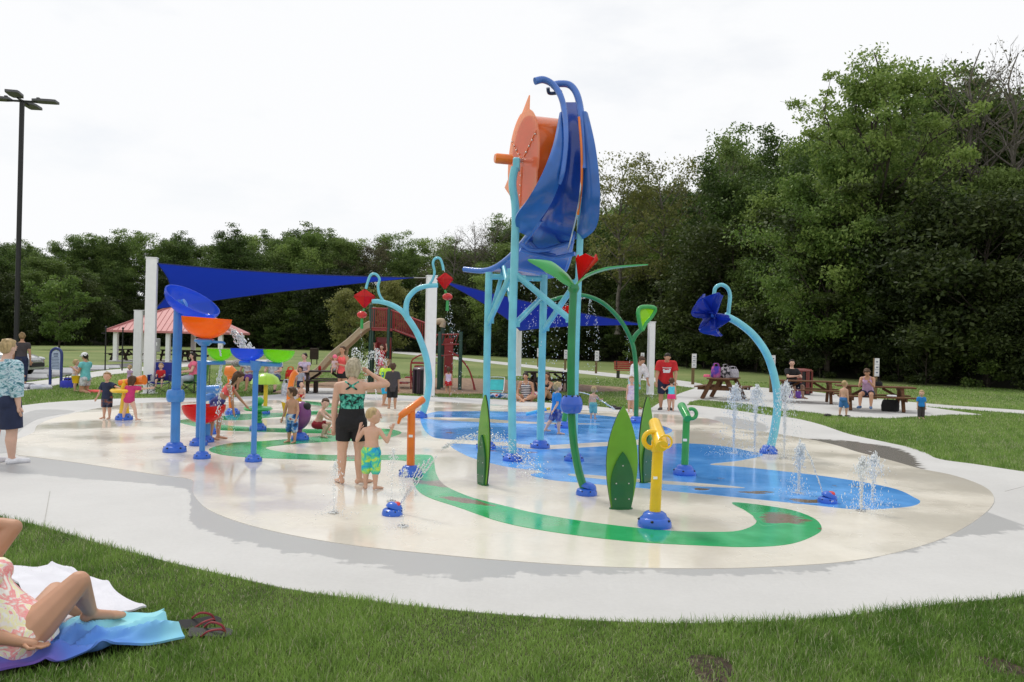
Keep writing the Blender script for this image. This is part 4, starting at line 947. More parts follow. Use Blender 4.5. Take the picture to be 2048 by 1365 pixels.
# utility box on the thick post
t = thing('meter_box', 'small grey meter box on a pipe behind the thick white post', 'box', G(309, 762)); b = ORG[t.name]
MB().tube([b, b + Vector((0, 0, 1.2))], .05).build('pipe', K_GREY, t); MB().box(b + Vector((0, 0, 1.45)), (.34, .2, .55), bev=.02).build('cabinet', K_GREY, t); MB().box(b + Vector((.02, -.11, 1.5)), (.2, .02, .14)).build('window', K_WHT, t)
# pavilion
PX, PY = -23.1, 58.0
t = thing('park_pavilion', 'open picnic pavilion with faded red metal hip roof', 'pavilion', (PX, PY, 0))
hw, hd, ez, az = 3.97, 2.6, 2.12, 3.95
ap0, ap1 = Vector((PX - .5, PY, az)), Vector((PX + .5, PY, az))
e = [Vector((PX - hw, PY - hd, ez)), Vector((PX + hw, PY - hd, ez)), Vector((PX + hw, PY + hd, ez)), Vector((PX - hw, PY + hd, ez))]
rf = MB().add(e + [ap0, ap1] + [v - Vector((0, 0, .14)) for v in e], [(0, 1, 5, 4), (1, 2, 5), (2, 3, 4, 5), (3, 0, 4), (0, 6, 7, 1), (1, 7, 8, 2), (2, 8, 9, 3), (3, 9, 6, 0), (9, 8, 7, 6)]).build('roof', K_ROOF, t, smooth=False)
for k in range(1, 22):
    f = k / 22; p = e[0].lerp(e[1], f); g = min(1, f * 2 / .9, (1 - f) * 2 / .9)
    q = Vector((p.x, PY - hd * (1 - g), ez + (az - ez) * g)); 
    MB().beam(p + Vector((0, 0, .02)), q + Vector((0, 0, .02)), .022, .03).build('seam', K_ROOF, rf)
for (a, b_p) in ((e[0], ap0), (e[1], ap1)): MB().beam(a + Vector((0, 0, .03)), b_p + Vector((0, 0, .03)), .12, .06).build('hip_cap', K_ROOF, rf)
for x in (-hw + .45, 0, hw - .45):
    for y in (-hd + .4, hd - .4): MB().box((PX + x, PY + y, ez / 2), (.28, .28, ez), bev=.02).build('column', K_WHT, t)
M_PCONC = MATS['pale_concrete']
MB().box((PX, PY, .03), (hw * 2 - .2, hd * 2 - .2, .06)).build('floor_slab', M_PCONC, t, smooth=False)
# picnic tables
def picnic_table(label, loc, rz, wood, L=1.9, s=1.0, group=None):
    t = thing('picnic_table', label, 'picnic table', loc, rz, group)
    W = .78
    for k in range(5): MB().box((0, (k - 2) * W / 5, .745), (L, W / 5 - .012, .045), bev=.006).build('tabletop_plank', wood, t, local=True)
    for sd in (-1, 1):
        for k in range(2): MB().box((0, sd * (.62 + k * .145), .45), (L, .133, .045), bev=.006).build('bench_plank', wood, t, local=True)
    for x in (-L * .33, L * .33):
        for sd in (-1, 1):
            MB().beam((x, sd * .26, .725), (x, sd * .62, .0), .09, .14).build('leg', wood, t, local=True)
        MB().beam((x + .05, -.80, .385), (x + .05, .80, .385), .05, .12).build('bench_support', wood, t, local=True)
        MB().beam((x - .05, -.36, .69), (x - .05, .36, .69), .05, .08).build('top_support', wood, t, local=True)
        MB().beam((x, 0, .40), (x * .3, 0, .70), .05, .08).build('brace', wood, t, local=True)
    return t
T1 = picnic_table('brown picnic table with colourful bags on top', G(1447, 799) + Vector((0, 0, .02)), R(62), K_BRN, L=1.95)
T2 = picnic_table('brown picnic table where the man in black sits', G(1612, 806) + Vector((0, 0, .02)), R(-14), K_BRN, L=2.3)
T3 = picnic_table('brown picnic table with the woman in lilac on its bench', G(1748, 822) + Vector((0, 0, .02)), R(-16), K_BRN, L=2.3)
picnic_table('dark picnic table behind the woman in coral tank top', G(652, 786), R(12), K_BRND, L=1.9)
picnic_table('dark picnic table behind the sunbathing women', G(1098, 783), R(8), K_BRND, L=1.9)
for x, y, rz, lb in ((262, 722, 80, 'dark picnic table at the open end of the pavilion'), (345, 717, 0, 'dark picnic table lengthwise in the middle of the pavilion'), (392, 720, 76, 'dark picnic table by the far pillar of the pavilion')):
    picnic_table(lb, (P(x, 700, PY).x, PY + (-.8 if rz else .4), .06), R(rz), K_BRND, L=2.2)
# dark thin poles before the pavilion
for x, y0, y1, lb in ((210, 655, 742, 'thin dark pole with small bracket at the pavilion corner'), (244, 657, 742, 'thin dark pole beside the pavilion end table'), (266, 660, 741, 'thin dark pole close to the shorter white post')):
    b = G(x, y1); t = thing('thin_pole', lb, 'pole', b); H = mpx(y1 - y0, b.y)
    MB().tube([b, b + Vector((0, 0, H))], .035, 8).build('shaft', K_BLK, t); MB().ball(b + Vector((0, 0, H)), .06, 10, 6).build('finial', K_BLK, t)
    if x == 210: MB().box(b + Vector((-.1, 0, H - .3)), (.22, .05, .06)).build('bracket', K_BLK, t)
# lamp post
b = G(31, 757); t = thing('lamp_post', 'tall black lamp post with four flat lamp heads by the parking lot', 'lamp post', b); H = mpx(757 - 200, b.y)
MB().box(b + Vector((0, 0, H / 2)), (.15, .15, H), bev=.02).build('pole', K_BLK, t)
MB().box(b + Vector((0, 0, .3)), (.6, .6, .6), bev=.04).build('concrete_base', M_PCONC, t)
hz = b + Vector((0, 0, H - .05))
for dx, dy, tl in ((-1, -.15, .0), (1, .15, 0), (-.12, 1, 0), (.25, -1, 0)):
    d = Vector((dx, dy, 0)).normalized(); sd = Vector((-d.y, d.x, 0))
    ar = MB().beam(hz, hz + d * .55, .07, .07).build('lamp_arm', K_BLK, t)
    c0, c1 = hz + d * .42, hz + d * 1.32
    MB().grid([[c0 - sd * .18, c0 + sd * .18], [c0 + d * .25 - sd * .25, c0 + d * .25 + sd * .25], [c1 - d * .15 - sd * .25, c1 - d * .15 + sd * .25], [c1 - sd * .22, c1 + sd * .22]], th=.09).build('lamp_head', mat('lamp_housing', (.10, .10, .11), .5), t)
    MB().box(c0 + d * .18 + Vector((0, 0, .1)), (.1, .1, .16)).build('sensor', K_BLK, t)
# arch sign
b = G(111, 771); t = thing('park_sign', 'blue arched sign on two legs with pale rules panel', 'sign', b); Y = b.y; rz = R(-8); q = Matrix.Rotation(rz, 3, 'Z')
K_SGN = gloss('navy_sign_frame', (.02, .04, .18), .4); w2 = mpx(12, Y); H = mpx(74, Y)
MB().tube(catrom([b + q @ Vector(v) for v in ((-w2, 0, 0), (-w2, 0, H * .5), (-w2, 0, H * .84), (-w2 * .72, 0, H * .95), (0, 0, H), (w2 * .72, 0, H * .95), (w2, 0, H * .84), (w2, 0, H * .5), (w2, 0, 0))], 5), .05, 10).build('frame', K_SGN, t)
o_ = [(-.86, .42), (.86, .42), (.86, .83), (.6, .91), (0, .95), (-.6, .91), (-.86, .83)]
pn = MB().plate([b + q @ Vector((x * w2, 0, z * H)) for x, z in o_], q @ Vector((0, 1, 0)), .03).build('panel', mat('pale_sign_face', (.45, .55, .68), .5), t, smooth=False)
K_INK = mat('dark_print', (.03, .05, .14), .6)
for k in range(11):
    z = .46 + k * .04; ww = (.7 if k < 8 else .45) * (1 - .25 * ((k * 7) % 3) / 3)
    MB().box(b + q @ Vector((0 if k > 7 else -.05 * w2, -.019, z * H)), (2 * w2 * ww, .004, .018 * H * (.6 if k < 8 else 1)), rz=rz).build('text_line', K_INK, pn)
# exercise-trail signs
for x, yb, yt, pw, ph, lb in ((1387, 770, 708, 9, 28, 'trail sign post with white panel behind the bag laden table'), (1544, 786, 711, 10, 34, 'trail sign post partly behind the aqua flower stem'), (1752, 800, 717, 9, 36, 'trail sign post behind the seated woman in lilac'), (1131, 741, 700, 7, 18, 'trail sign post just beyond the green flower stem'), (1193, 748, 702, 8, 20, 'trail sign post between tower and red bench'), (1077, 735, 697, 7, 17, 'trail sign post behind the middle tower leg'), (1284, 758, 706, 7, 22, 'trail sign post beside the red bench')):
    b = G(x, yb); Y = b.y; t = thing('trail_sign', lb, 'sign', b, 0, 'signs along the exercise trail'); H = mpx(yb - yt, Y)
    MB().box(b + Vector((-.03, .05, H / 2)), (.14, .10, H), bev=.01).build('post', ramp_mat('weathered_post', [(.3, (.10, .07, .03)), (.7, (.19, .13, .06))], 4, stretch=(6, 6, 1)), t)
    w_, h_ = mpx(pw, Y), mpx(ph, Y)
    pn = MB().box(b + Vector((.0, -.02, H - h_ / 2)), (w_, .02, h_)).build('panel', mat('white_sign_face', (.66, .66, .66), .5), t, smooth=False)
    for k in range(3):
        MB().box(b + Vector((0, -.033, H - h_ * (.2 + .3 * k))), (w_ * .5, .004, h_ * .05)).build('print_mark', K_INK, pn)
        MB().box(b + Vector((0, -.033, H - h_ * (.33 + .3 * k))), (w_ * .95, .003, h_ * .012)).build('print_line', K_INK, pn)
# red bench
b = G(1256, 757); t = thing('park_bench', 'red metal bench beside the walking path', 'bench', b, R(12)); RB = K_RB = gloss('bench_red', (.33, .035, .025), .5)
def bench(t, RB, L=1.5):
    for k in range(4): MB().box((0, -.2 + k * .13, .45), (L, .11, .03)).build('seat_slat', RB, t, local=True)
    for k in range(4): MB().box((0, .26 + k * .02, .55 + k * .12), (L, .03, .1)).build('back_slat', RB, t, local=True)
    for x in (-L * .4, L * .4):
        MB().box((x, 0, .22), (.06, .4, .44)).build('leg', K_BLK, t, local=True); MB().beam((x, .26, .44), (x, .33, 1.0), .05, .05).build('back_support', K_BLK, t, local=True)
        MB().beam((x, -.22, .65), (x, .28, .65), .05, .04).build('armrest', RB, t, local=True)
bench(t, RB)
t = thing('litter_bin', 'dark red litter bin behind the man in black', 'bin', G(1600, 790)); bx_ = ORG[t.name]
def bin_(t, b, w, h, mt):
    for k in range(8):
        a = k * math.pi / 4
        for f in (-.22, .22):
            MB().box(b + Vector((math.cos(a) * w * .5 - math.sin(a) * w * f * .8, math.sin(a) * w * .5 + math.cos(a) * w * f * .8, h * .5)), (.03, w * .16, h * .86), rz=a).build('slat', mt, t)
    MB().lathe(b, [(w * .48, .02), (w * .48, h * .95)], 20).build('liner', K_BLK, t)
    MB().lathe(b + Vector((0, 0, h * .93)), [(w * .56, 0), (w * .58, .04), (w * .5, .09), (w * .2, .12)], 24).build('lid', mt, t)
bin_(t, bx_, .85, 1.05, gloss('bin_red', (.16, .025, .02), .5))
t = thing('litter_bin', 'dark plum slatted litter bin in front of the white shade post', 'bin', G(846, 790)); bin_(t, ORG[t.name], .66, .92, gloss('bin_plum', (.045, .02, .035), .5))
t = thing('notice_box', 'brown wooden box on two legs out on the far lawn', 'box', G(628, 729)); b = ORG[t.name]
MB().box(b + Vector((0, 0, .75)), (.55, .4, .8), bev=.02).build('cabinet', K_BRND, t)
for x in (-.2, .2): MB().box(b + Vector((x, 0, .18)), (.06, .06, .36)).build('leg', K_BRND, t)
# wheel stops
for k, (x, y) in enumerate(((48, 756), (76, 750), (105, 746), (141, 742), (182, 739), (206, 736))):
    b = G(x, y) + Vector((0, 0, .012)); m = MB(); L = .85
    pr = [(-.09, 0), (.09, 0), (.06, .13), (-.06, .13)]; q = Matrix.Rotation(R(18), 3, 'Z')
    vs_ = [b + q @ Vector((sx * L * (1 if z < .05 else .95), yy, z)) for sx in (-1, 1) for yy, z in pr]
    m.add(vs_, [(0, 3, 2, 1), (4, 5, 6, 7), (0, 1, 5, 4), (1, 2, 6, 5), (2, 3, 7, 6), (3, 0, 4, 7)])
    tag(m.build('wheel_stop', K_WHT, None, smooth=False), 'white concrete wheel stop lying at the edge of the parking lot', 'wheel stop', 'wheel stops along the parking lot')
# parked car: silver people carrier, nose to the right
b = G(-46, 752); t = thing('parked_car', 'silver minivan parked with its nose toward the lawn', 'car', b, R(6)); K_CAR = mat('silver_paint', (.42, .43, .45), .25, var=.02, metal=.6, coat=.6); K_GLS = mat('car_glass', (.02, .03, .035), .05, spec=.8)
sec = [(2.35, .32, .60, .74), (2.28, .28, .78, .84), (1.9, .26, .92, .93), (1.25, .26, 1.02, .96), (.75, .26, 1.10, .97), (-1.5, .26, 1.12, .97), (-2.3, .28, 1.08, .93), (-2.45, .35, .9, .86)]
rows_ = []
for x, z0, z1, w in sec: rows_.append([(x, -w * .92, z0), (x, -w, z0 + .15), (x, -w, (z0 + z1) / 2), (x, -w * .96, z1 - .08), (x, -w * .75, z1), (x, 0, z1 + .03), (x, w * .75, z1), (x, w * .96, z1 - .08), (x, w, (z0 + z1) / 2), (x, w, z0 + .15), (x, w * .92, z0)])
m = MB().grid(rows_); m.add(rows_[0], [tuple(range(11))]); m.add(rows_[-1], [tuple(range(10, -1, -1))]); m.build('body', K_CAR, t, local=True)
cab = [(.95, 1.06, 1.1, .90), (.25, 1.08, 1.62, .80), (-.6, 1.08, 1.72, .80), (-1.9, 1.08, 1.66, .80), (-2.35, 1.05, 1.1, .88)]
rows_ = [[(x, -.93, z0), (x, -w - .02, z0 + (z1 - z0) * .7), (x, -w * .75, z1), (x, 0, z1 + .04), (x, w * .75, z1), (x, w + .02, z0 + (z1 - z0) * .7), (x, .93, z0)] for x, z0, z1, w in cab]
MB().grid(rows_).build('cabin', K_GLS, t, local=True)
MB().grid([[(x, y * .9, 1.60 + .13 * (1 - abs(y)) + (.06 if -1.7 < x < 0 else 0)) for y in (-.85, -.4, 0, .4, .85)] for x in (.3, -.6, -1.9)], th=.03).build('roof_panel', K_CAR, t, local=True)
for x in (1.5, -1.45):
    for y in (-.88, .88):
        M_ = Matrix.Rotation(R(90), 3, 'X'); w_ = MB().lathe((x, y, .33), [(.2, -.11), (.31, -.11), (.33, -.07), (.33, .07), (.31, .11), (.2, .11)], 22, M=M_).build('tyre', K_DARK, t, local=True)
        MB().lathe((x, y, .33), [(.2, -.118), (.21, -.10), (.21, .10), (.2, .118)], 14, M=M_).build('rim', K_GREY, w_, local=True)
MB().box((2.36, 0, .50), (.06, 1.2, .16)).build('grille', K_DARK, t, local=True); MB().box((2.37, 0, .66), (.05, .9, .08)).build('upper_grille', K_GREY, t, local=True)
for y in (-.68, .68): MB().ball((2.14, y, .74), (.24, .2, .09), 12, 8).build('headlight', mat('headlight_glass', (.6, .62, .65), .1), t, local=True)
# playground
b = G(760, 774); Yp = b.y; t = thing('play_structure', 'playground tower with dark green posts, red railings and a tan slide', 'playground', b)
def PP(x, y, d=0.0): return P(x, y, Yp + d)
for x, d, yt in ((742, 0, 612), (778, 0, 612), (748, 1.3, 618), (783, 1.3, 618)):
    tp = PP(x, yt, d); MB().tube([(tp.x, tp.y, 0), tp], .065, 10).build('post', K_PGRN, t); MB().lathe(tp, [(.07, 0), (.07, .05), (.03, .09)], 10).build('post_cap', K_PGRN, t)
zd = PP(760, 660).z
MB().box((PP(761, 660).x, Yp + .65, zd), (.95, 1.35, .08)).build('deck', K_PRED, t)
def rail(p0, p1, h, n, mt=K_PRED, r=.022):
    p0, p1 = Vector(p0), Vector(p1); u = Vector((0, 0, h))
    rr_ = MB().tube([p0 + u, p1 + u], .03, 8).build('handrail', mt, t); MB().tube([p0 + Vector((0, 0, .06)), p1 + Vector((0, 0, .06))], .025, 8).build('bottom_rail', mt, t)
    for k in range(n + 1): q = p0.lerp(p1, k / n); MB().tube([q + Vector((0, 0, .05)), q + u], r * .7, 6).build('baluster', mt, rr_)
x0, x1 = PP(743, 660).x, PP(777, 660).x
rail((x0, Yp - .03, zd), (x1, Yp - .03, zd), .85, 9); rail((x0, Yp + 1.3, zd), (x1, Yp + 1.3, zd), .85, 9)
MB().box((PP(762, 700).x, Yp + .7, zd * .52), (.62, .05, zd * .7)).build('climbing_panel', K_PRED, t); MB().box((PP(752, 690).x, Yp + .3, zd * .6), (.05, .7, .8)).build('side_panel', K_PRED, t)
MB().box((PP(768, 720).x, Yp + .2, zd * .35), (.55, .06, .62)).build('lower_panel', K_TAN, t)
for k in range(5): MB().tube([(PP(781, 0).x + .06, Yp + .1, .25 + k * .33), (PP(781, 0).x + .06, Yp + 1.2, .25 + k * .33)], .025, 8).build('ladder_rung', K_PRED, t)
q0, q1 = Vector((x1 + .05, Yp + .1, zd)), Vector((PP(857, 690).x, Yp + .1, PP(857, 690).z))
MB().grid([[q0, q0 + Vector((0, 1.1, 0))], [q1, q1 + Vector((0, 1.1, 0))]], th=.06).build('bridge_deck', K_BRND, t)
rail(q0, q1, .8, 17); rail(q0 + Vector((0, 1.1, 0)), q1 + Vector((0, 1.1, 0)), .8, 17)
# slide
sp = catrom([PP(742, 656), PP(728, 664), PP(700, 690), PP(665, 718), (PP(635, 742).x, Yp, .42), (PP(618, 752).x, Yp, .30)], 6); rows_ = []
for p in sp: rows_.append([p + Vector((0, y, z)) for y, z in ((-.3, .24), (-.28, .02), (-.14, -.06), (.14, -.06), (.28, .02), (.3, .24))])
sl = MB().grid(rows_, th=.03).build('slide_chute', K_TAN, t)
for y in (-.3, .3): MB().tube([p + Vector((0, y, .24)) for p in sp], .04, 8).build('slide_rim', K_TAN, sl)
MB().tube([(PP(697, 0).x, Yp, 0), PP(697, 692)], .05, 8).build('slide_leg', K_TAN, t); MB().tube([(PP(630, 0).x, Yp, 0), (PP(630, 0).x, Yp, .36)], .05, 8).build('slide_leg', K_TAN, t)
b = G(893, 780); Yc = b.y; t = thing('climbing_frame', 'red climbing frame with green posts and arched ladder', 'playground', b)
def PC(x, y, d=0.0): return P(x, y, Yc + d)
for x, d, yt in ((860, .9, 640), (880, 0, 664), (922, 0, 664), (886, 1.3, 640), (902, 1.3, 655)):
    tp = PC(x, yt, d); MB().tube([(tp.x, tp.y, 0), tp], .075, 10).build('post', K_PGRN, t)
for y in (670, 690, 712): MB().tube([PC(872, y, .2), PC(922, y - 1, .1)], .028, 8).build('crossbar', K_PRED, t)
for k in range(8): MB().tube([PC(874 + k * 6, 670, .2), PC(868 + k * 6, 690, .2)], .02, 6).build('lattice_bar', K_PRED, t)
MB().box((PC(894, 700).x, Yc + .9, 1.25), (.35, .08, 1.5)).build('red_panel', K_PRED, t); MB().box((PC(862, 0).x, Yc + .8, 1.0), (.9, 1.0, .07)).build('deck', K_PRED, t)
for s in (0, .45): MB().tube(catrom([PC(895, 703, s), PC(915, 712, s), PC(935, 735, s), PC(945, 760, s), (PC(949, 776).x, Yc + s, 0)], 5), .032, 8).build('arch_rail', K_PRED, t)
for x, y in ((908, 709), (922, 720), (934, 734), (941, 749), (946, 764)): MB().tube([PC(x, y, 0), PC(x, y, .45)], .024, 6).build('rung', K_PRED, t)
for s in (0, .7): MB().tube(catrom([(PC(822, 776).x, Yc + s, 0), PC(822, 728, s), PC(832, 715, s), PC(845, 710, s), PC(858, 712, s)], 4), .028, 8).build('step_rail', K_PRED, t)
for k in range(4): MB().box((PC(826 + k * 9, 0).x, Yc + .35, .22 + .22 * k), (.3, .7, .05)).build('step', K_PRED, t)
MB().tube(catrom([PC(870, 645, 1), PC(885, 643, 1), PC(884, 655, 1)], 4), .13, 10).build('tube_slide_end', K_TAN, t)
for k, (x, z) in enumerate(((790, .45), (803, .5), (812, .38))):
    MB().box((PP(x, 0).x, Yp - .8, z / 2), (.14, .14, z * (1.5 - k * .2)), bev=.02).build('stepping_post', K_PRED, t)
MB().box((PP(805, 0).x, Yp - .7, .22), (.9, .5, .08)).build('stepping_deck', K_PRED, t)
# camp chairs
def camp_chair(label, loc, rz, cloth):
    t = thing('camp_chair', label, 'chair', loc, rz)
    MB().grid([[(x, -.25 + .5 * v, .40 - .06 * math.sin(math.pi * (x + .28) / .56)) for x in (-.28, -.14, 0, .14, .28)] for v in (0, .33, .66, 1)], th=.015).build('seat', cloth, t, local=True)
    MB().grid([[(x, .25 + .14 * v, .42 + .58 * v - .0 * x) for x in (-.30, -.15, 0, .15, .30)] for v in (0, .33, .66, 1)], th=.015).build('backrest', cloth, t, local=True)
    for s in (-1, 1):
        MB().grid([[(s * .34, y, .62), (s * .27, y, .62)] for y in (-.28, 0, .3)], th=.02).build('armrest', cloth, t, local=True)
        MB().grid([[(s * .33, y, .62), (s * .31, y, .42)] for y in (-.26, .28)], th=.012).build('side_panel', cloth, t, local=True)
        MB().tube([(s * .32, -.28, 0), (s * .32, -.28, .62)], .011, 6).build('leg', K_BLK, t, local=True); MB().tube([(s * .32, .36, 0), (s * .31, .40, 1.0)], .011, 6).build('leg', K_BLK, t, local=True)
        MB().tube([(s * .32, -.28, .04), (s * .32, .34, .40)], .009, 6).build('cross_brace', K_BLK, t, local=True); MB().tube([(s * .32, -.28, .40), (s * .32, .34, .04)], .009, 6).build('cross_brace', K_BLK, t, local=True)
    MB().tube([(-.32, -.28, .04), (.32, -.28, .38)], .009, 6).build('cross_brace', K_BLK, t, local=True); MB().tube([(.32, -.28, .04), (-.32, -.28, .38)], .009, 6).build('cross_brace', K_BLK, t, local=True)
    return t
CC1 = camp_chair('blue folding camp chair with a child in red', G(321, 789), R(8), mat('blue_nylon', (.025, .035, .26), .8))
CC2 = camp_chair('green folding camp chair with a woman in pink', G(386, 788), R(-25), mat('green_nylon', (.06, .22, .05), .8))
t = thing('beach_chair', 'low turquoise beach chair lying back on the mulch', 'chair', G(992, 792), R(-4))
MB().grid([[(x, .05 + .30 * v, .20 + .36 * v) for x in (-.24, 0, .24)] for v in (0, .5, 1)], th=.012).build('backrest', mat('turquoise_sling', (.05, .50, .52), .7), t, local=True)
MB().grid([[(x, -.4 + .45 * v, .16) for x in (-.24, 0, .24)] for v in (0, .5, 1)], th=.012).build('seat', MATS['turquoise_sling'], t, local=True)
MB().tube(catrom([(-.26, -.42, 0), (-.26, -.4, .17), (-.26, .04, .19), (-.26, .36, .58), (-.2, .39, .64), (.2, .39, .64), (.26, .36, .58), (.26, .04, .19), (.26, -.4, .17), (.26, -.42, 0)], 4), .014, 8).build('frame', K_WHT, t, local=True)
for s in (-.26, .26): MB().tube([(s, .1, .24), (s, .42, 0)], .013, 8).build('leg', K_WHT, t, local=True)
# ================================================================= people
PENDING = []
def soft(m, vox, name, mats, parent, post=None, it=3, fac=.5):
    """closed shapes collected in m are fused into one continuous surface"""
    me = bpy.data.meshes.new(name); me.from_pydata([tuple(v) for v in m.v], [], m.f); me.update()
    o = bpy.data.objects.new(name, me); COL.objects.link(o)
    a = o.modifiers.new('fuse', 'REMESH'); a.mode = 'VOXEL'; a.voxel_size = vox
    b = o.modifiers.new('smooth', 'SMOOTH'); b.factor = fac; b.iterations = it
    PENDING.append((o, name, mats if isinstance(mats, list) else [mats], parent, post))
def flush():
    dg = bpy.context.evaluated_depsgraph_get(); dg.update()
    res = []
    for o, name, mats, parent, post in PENDING:
        me = bpy.data.meshes.new_from_object(o.evaluated_get(dg)); res.append(me)
    for (o, name, mats, parent, post), me in zip(PENDING, res):
        old = o.data; bpy.data.objects.remove(o); bpy.data.meshes.remove(old)
        if post and post.v:
            n = len(me.vertices); V = np.empty(n * 3, np.float32); me.vertices.foreach_get('co', V)
            polys = [tuple(p.vertices) for p in me.polygons]
            m2 = bpy.data.meshes.new(name)
            m2.from_pydata(V.reshape(-1, 3).tolist() + [tuple(v) for v in post.v], [], polys + [tuple(n + i for i in f) for f in post.f])
            m2.polygons.foreach_set('material_index', [0] * len(polys) + list(post.m)); m2.update()
            bpy.data.meshes.remove(me); me = m2
        me.name = name
        me.polygons.foreach_set('use_smooth', [True] * len(me.polygons))
        link(name, me, mats, parent)
    PENDING.clear()
def rcone(m, a, ra, b, rb, seg=10):
    a, b = Vector(a), Vector(b); m.tube([a, b], [ra, rb], seg); m.ball(a, ra * .995, seg, 6); m.ball(b, rb * .995, seg, 6)
def loft(m, rings, seg=18):
    vs_ = []
    for c, x, y, rx, ry in rings:
        for k in range(seg):
            a = 2 * math.pi * k / seg; vs_.append(c + x * rx * math.cos(a) + y * ry * math.sin(a))
    n = len(rings); fs = [tuple(range(seg - 1, -1, -1)), tuple((n - 1) * seg + k for k in range(seg))]
    for i in range(n - 1):
        for k in range(seg): fs.append((i * seg + k, i * seg + (k + 1) % seg, (i + 1) * seg + (k + 1) % seg, (i + 1) * seg + k))
    m.add(vs_, fs)
SKIN = [mat('fair_skin', (.60, .36, .26), .55, var=.04, scale=8, sss=.08), mat('tanned_skin', (.50, .27, .17), .55, var=.04, scale=8, sss=.08), mat('light_skin', (.66, .42, .32), .55, var=.04, scale=8, sss=.08)]
K_EYE = mat('dark_eye', (.02, .015, .012), .3); K_LIP = mat('lip', (.40, .12, .10), .5)
HAIR = {n: ramp_mat(n + '_hair', [(.3, tuple(k * .55 for k in c)), (.7, c)], 40, stretch=(1, 1, .25), rough=.55) for n, c in (('blond', (.55, .40, .20)), ('ash_blond', (.42, .33, .21)), ('sandy', (.36, .23, .11)), ('brown', (.10, .05, .025)), ('dark', (.025, .016, .012)), ('silver_blond', (.50, .43, .31)))}
TR = [(-.20, .060, .050), (-.06, .094, .074), (.08, .098, .072), (.30, .086, .062), (.46, .081, .058), (.66, .093, .064), (.82, .097, .060), (.93, .080, .050), (1.0, .045, .042)]
def V3(v): return Vector(v).normalized()
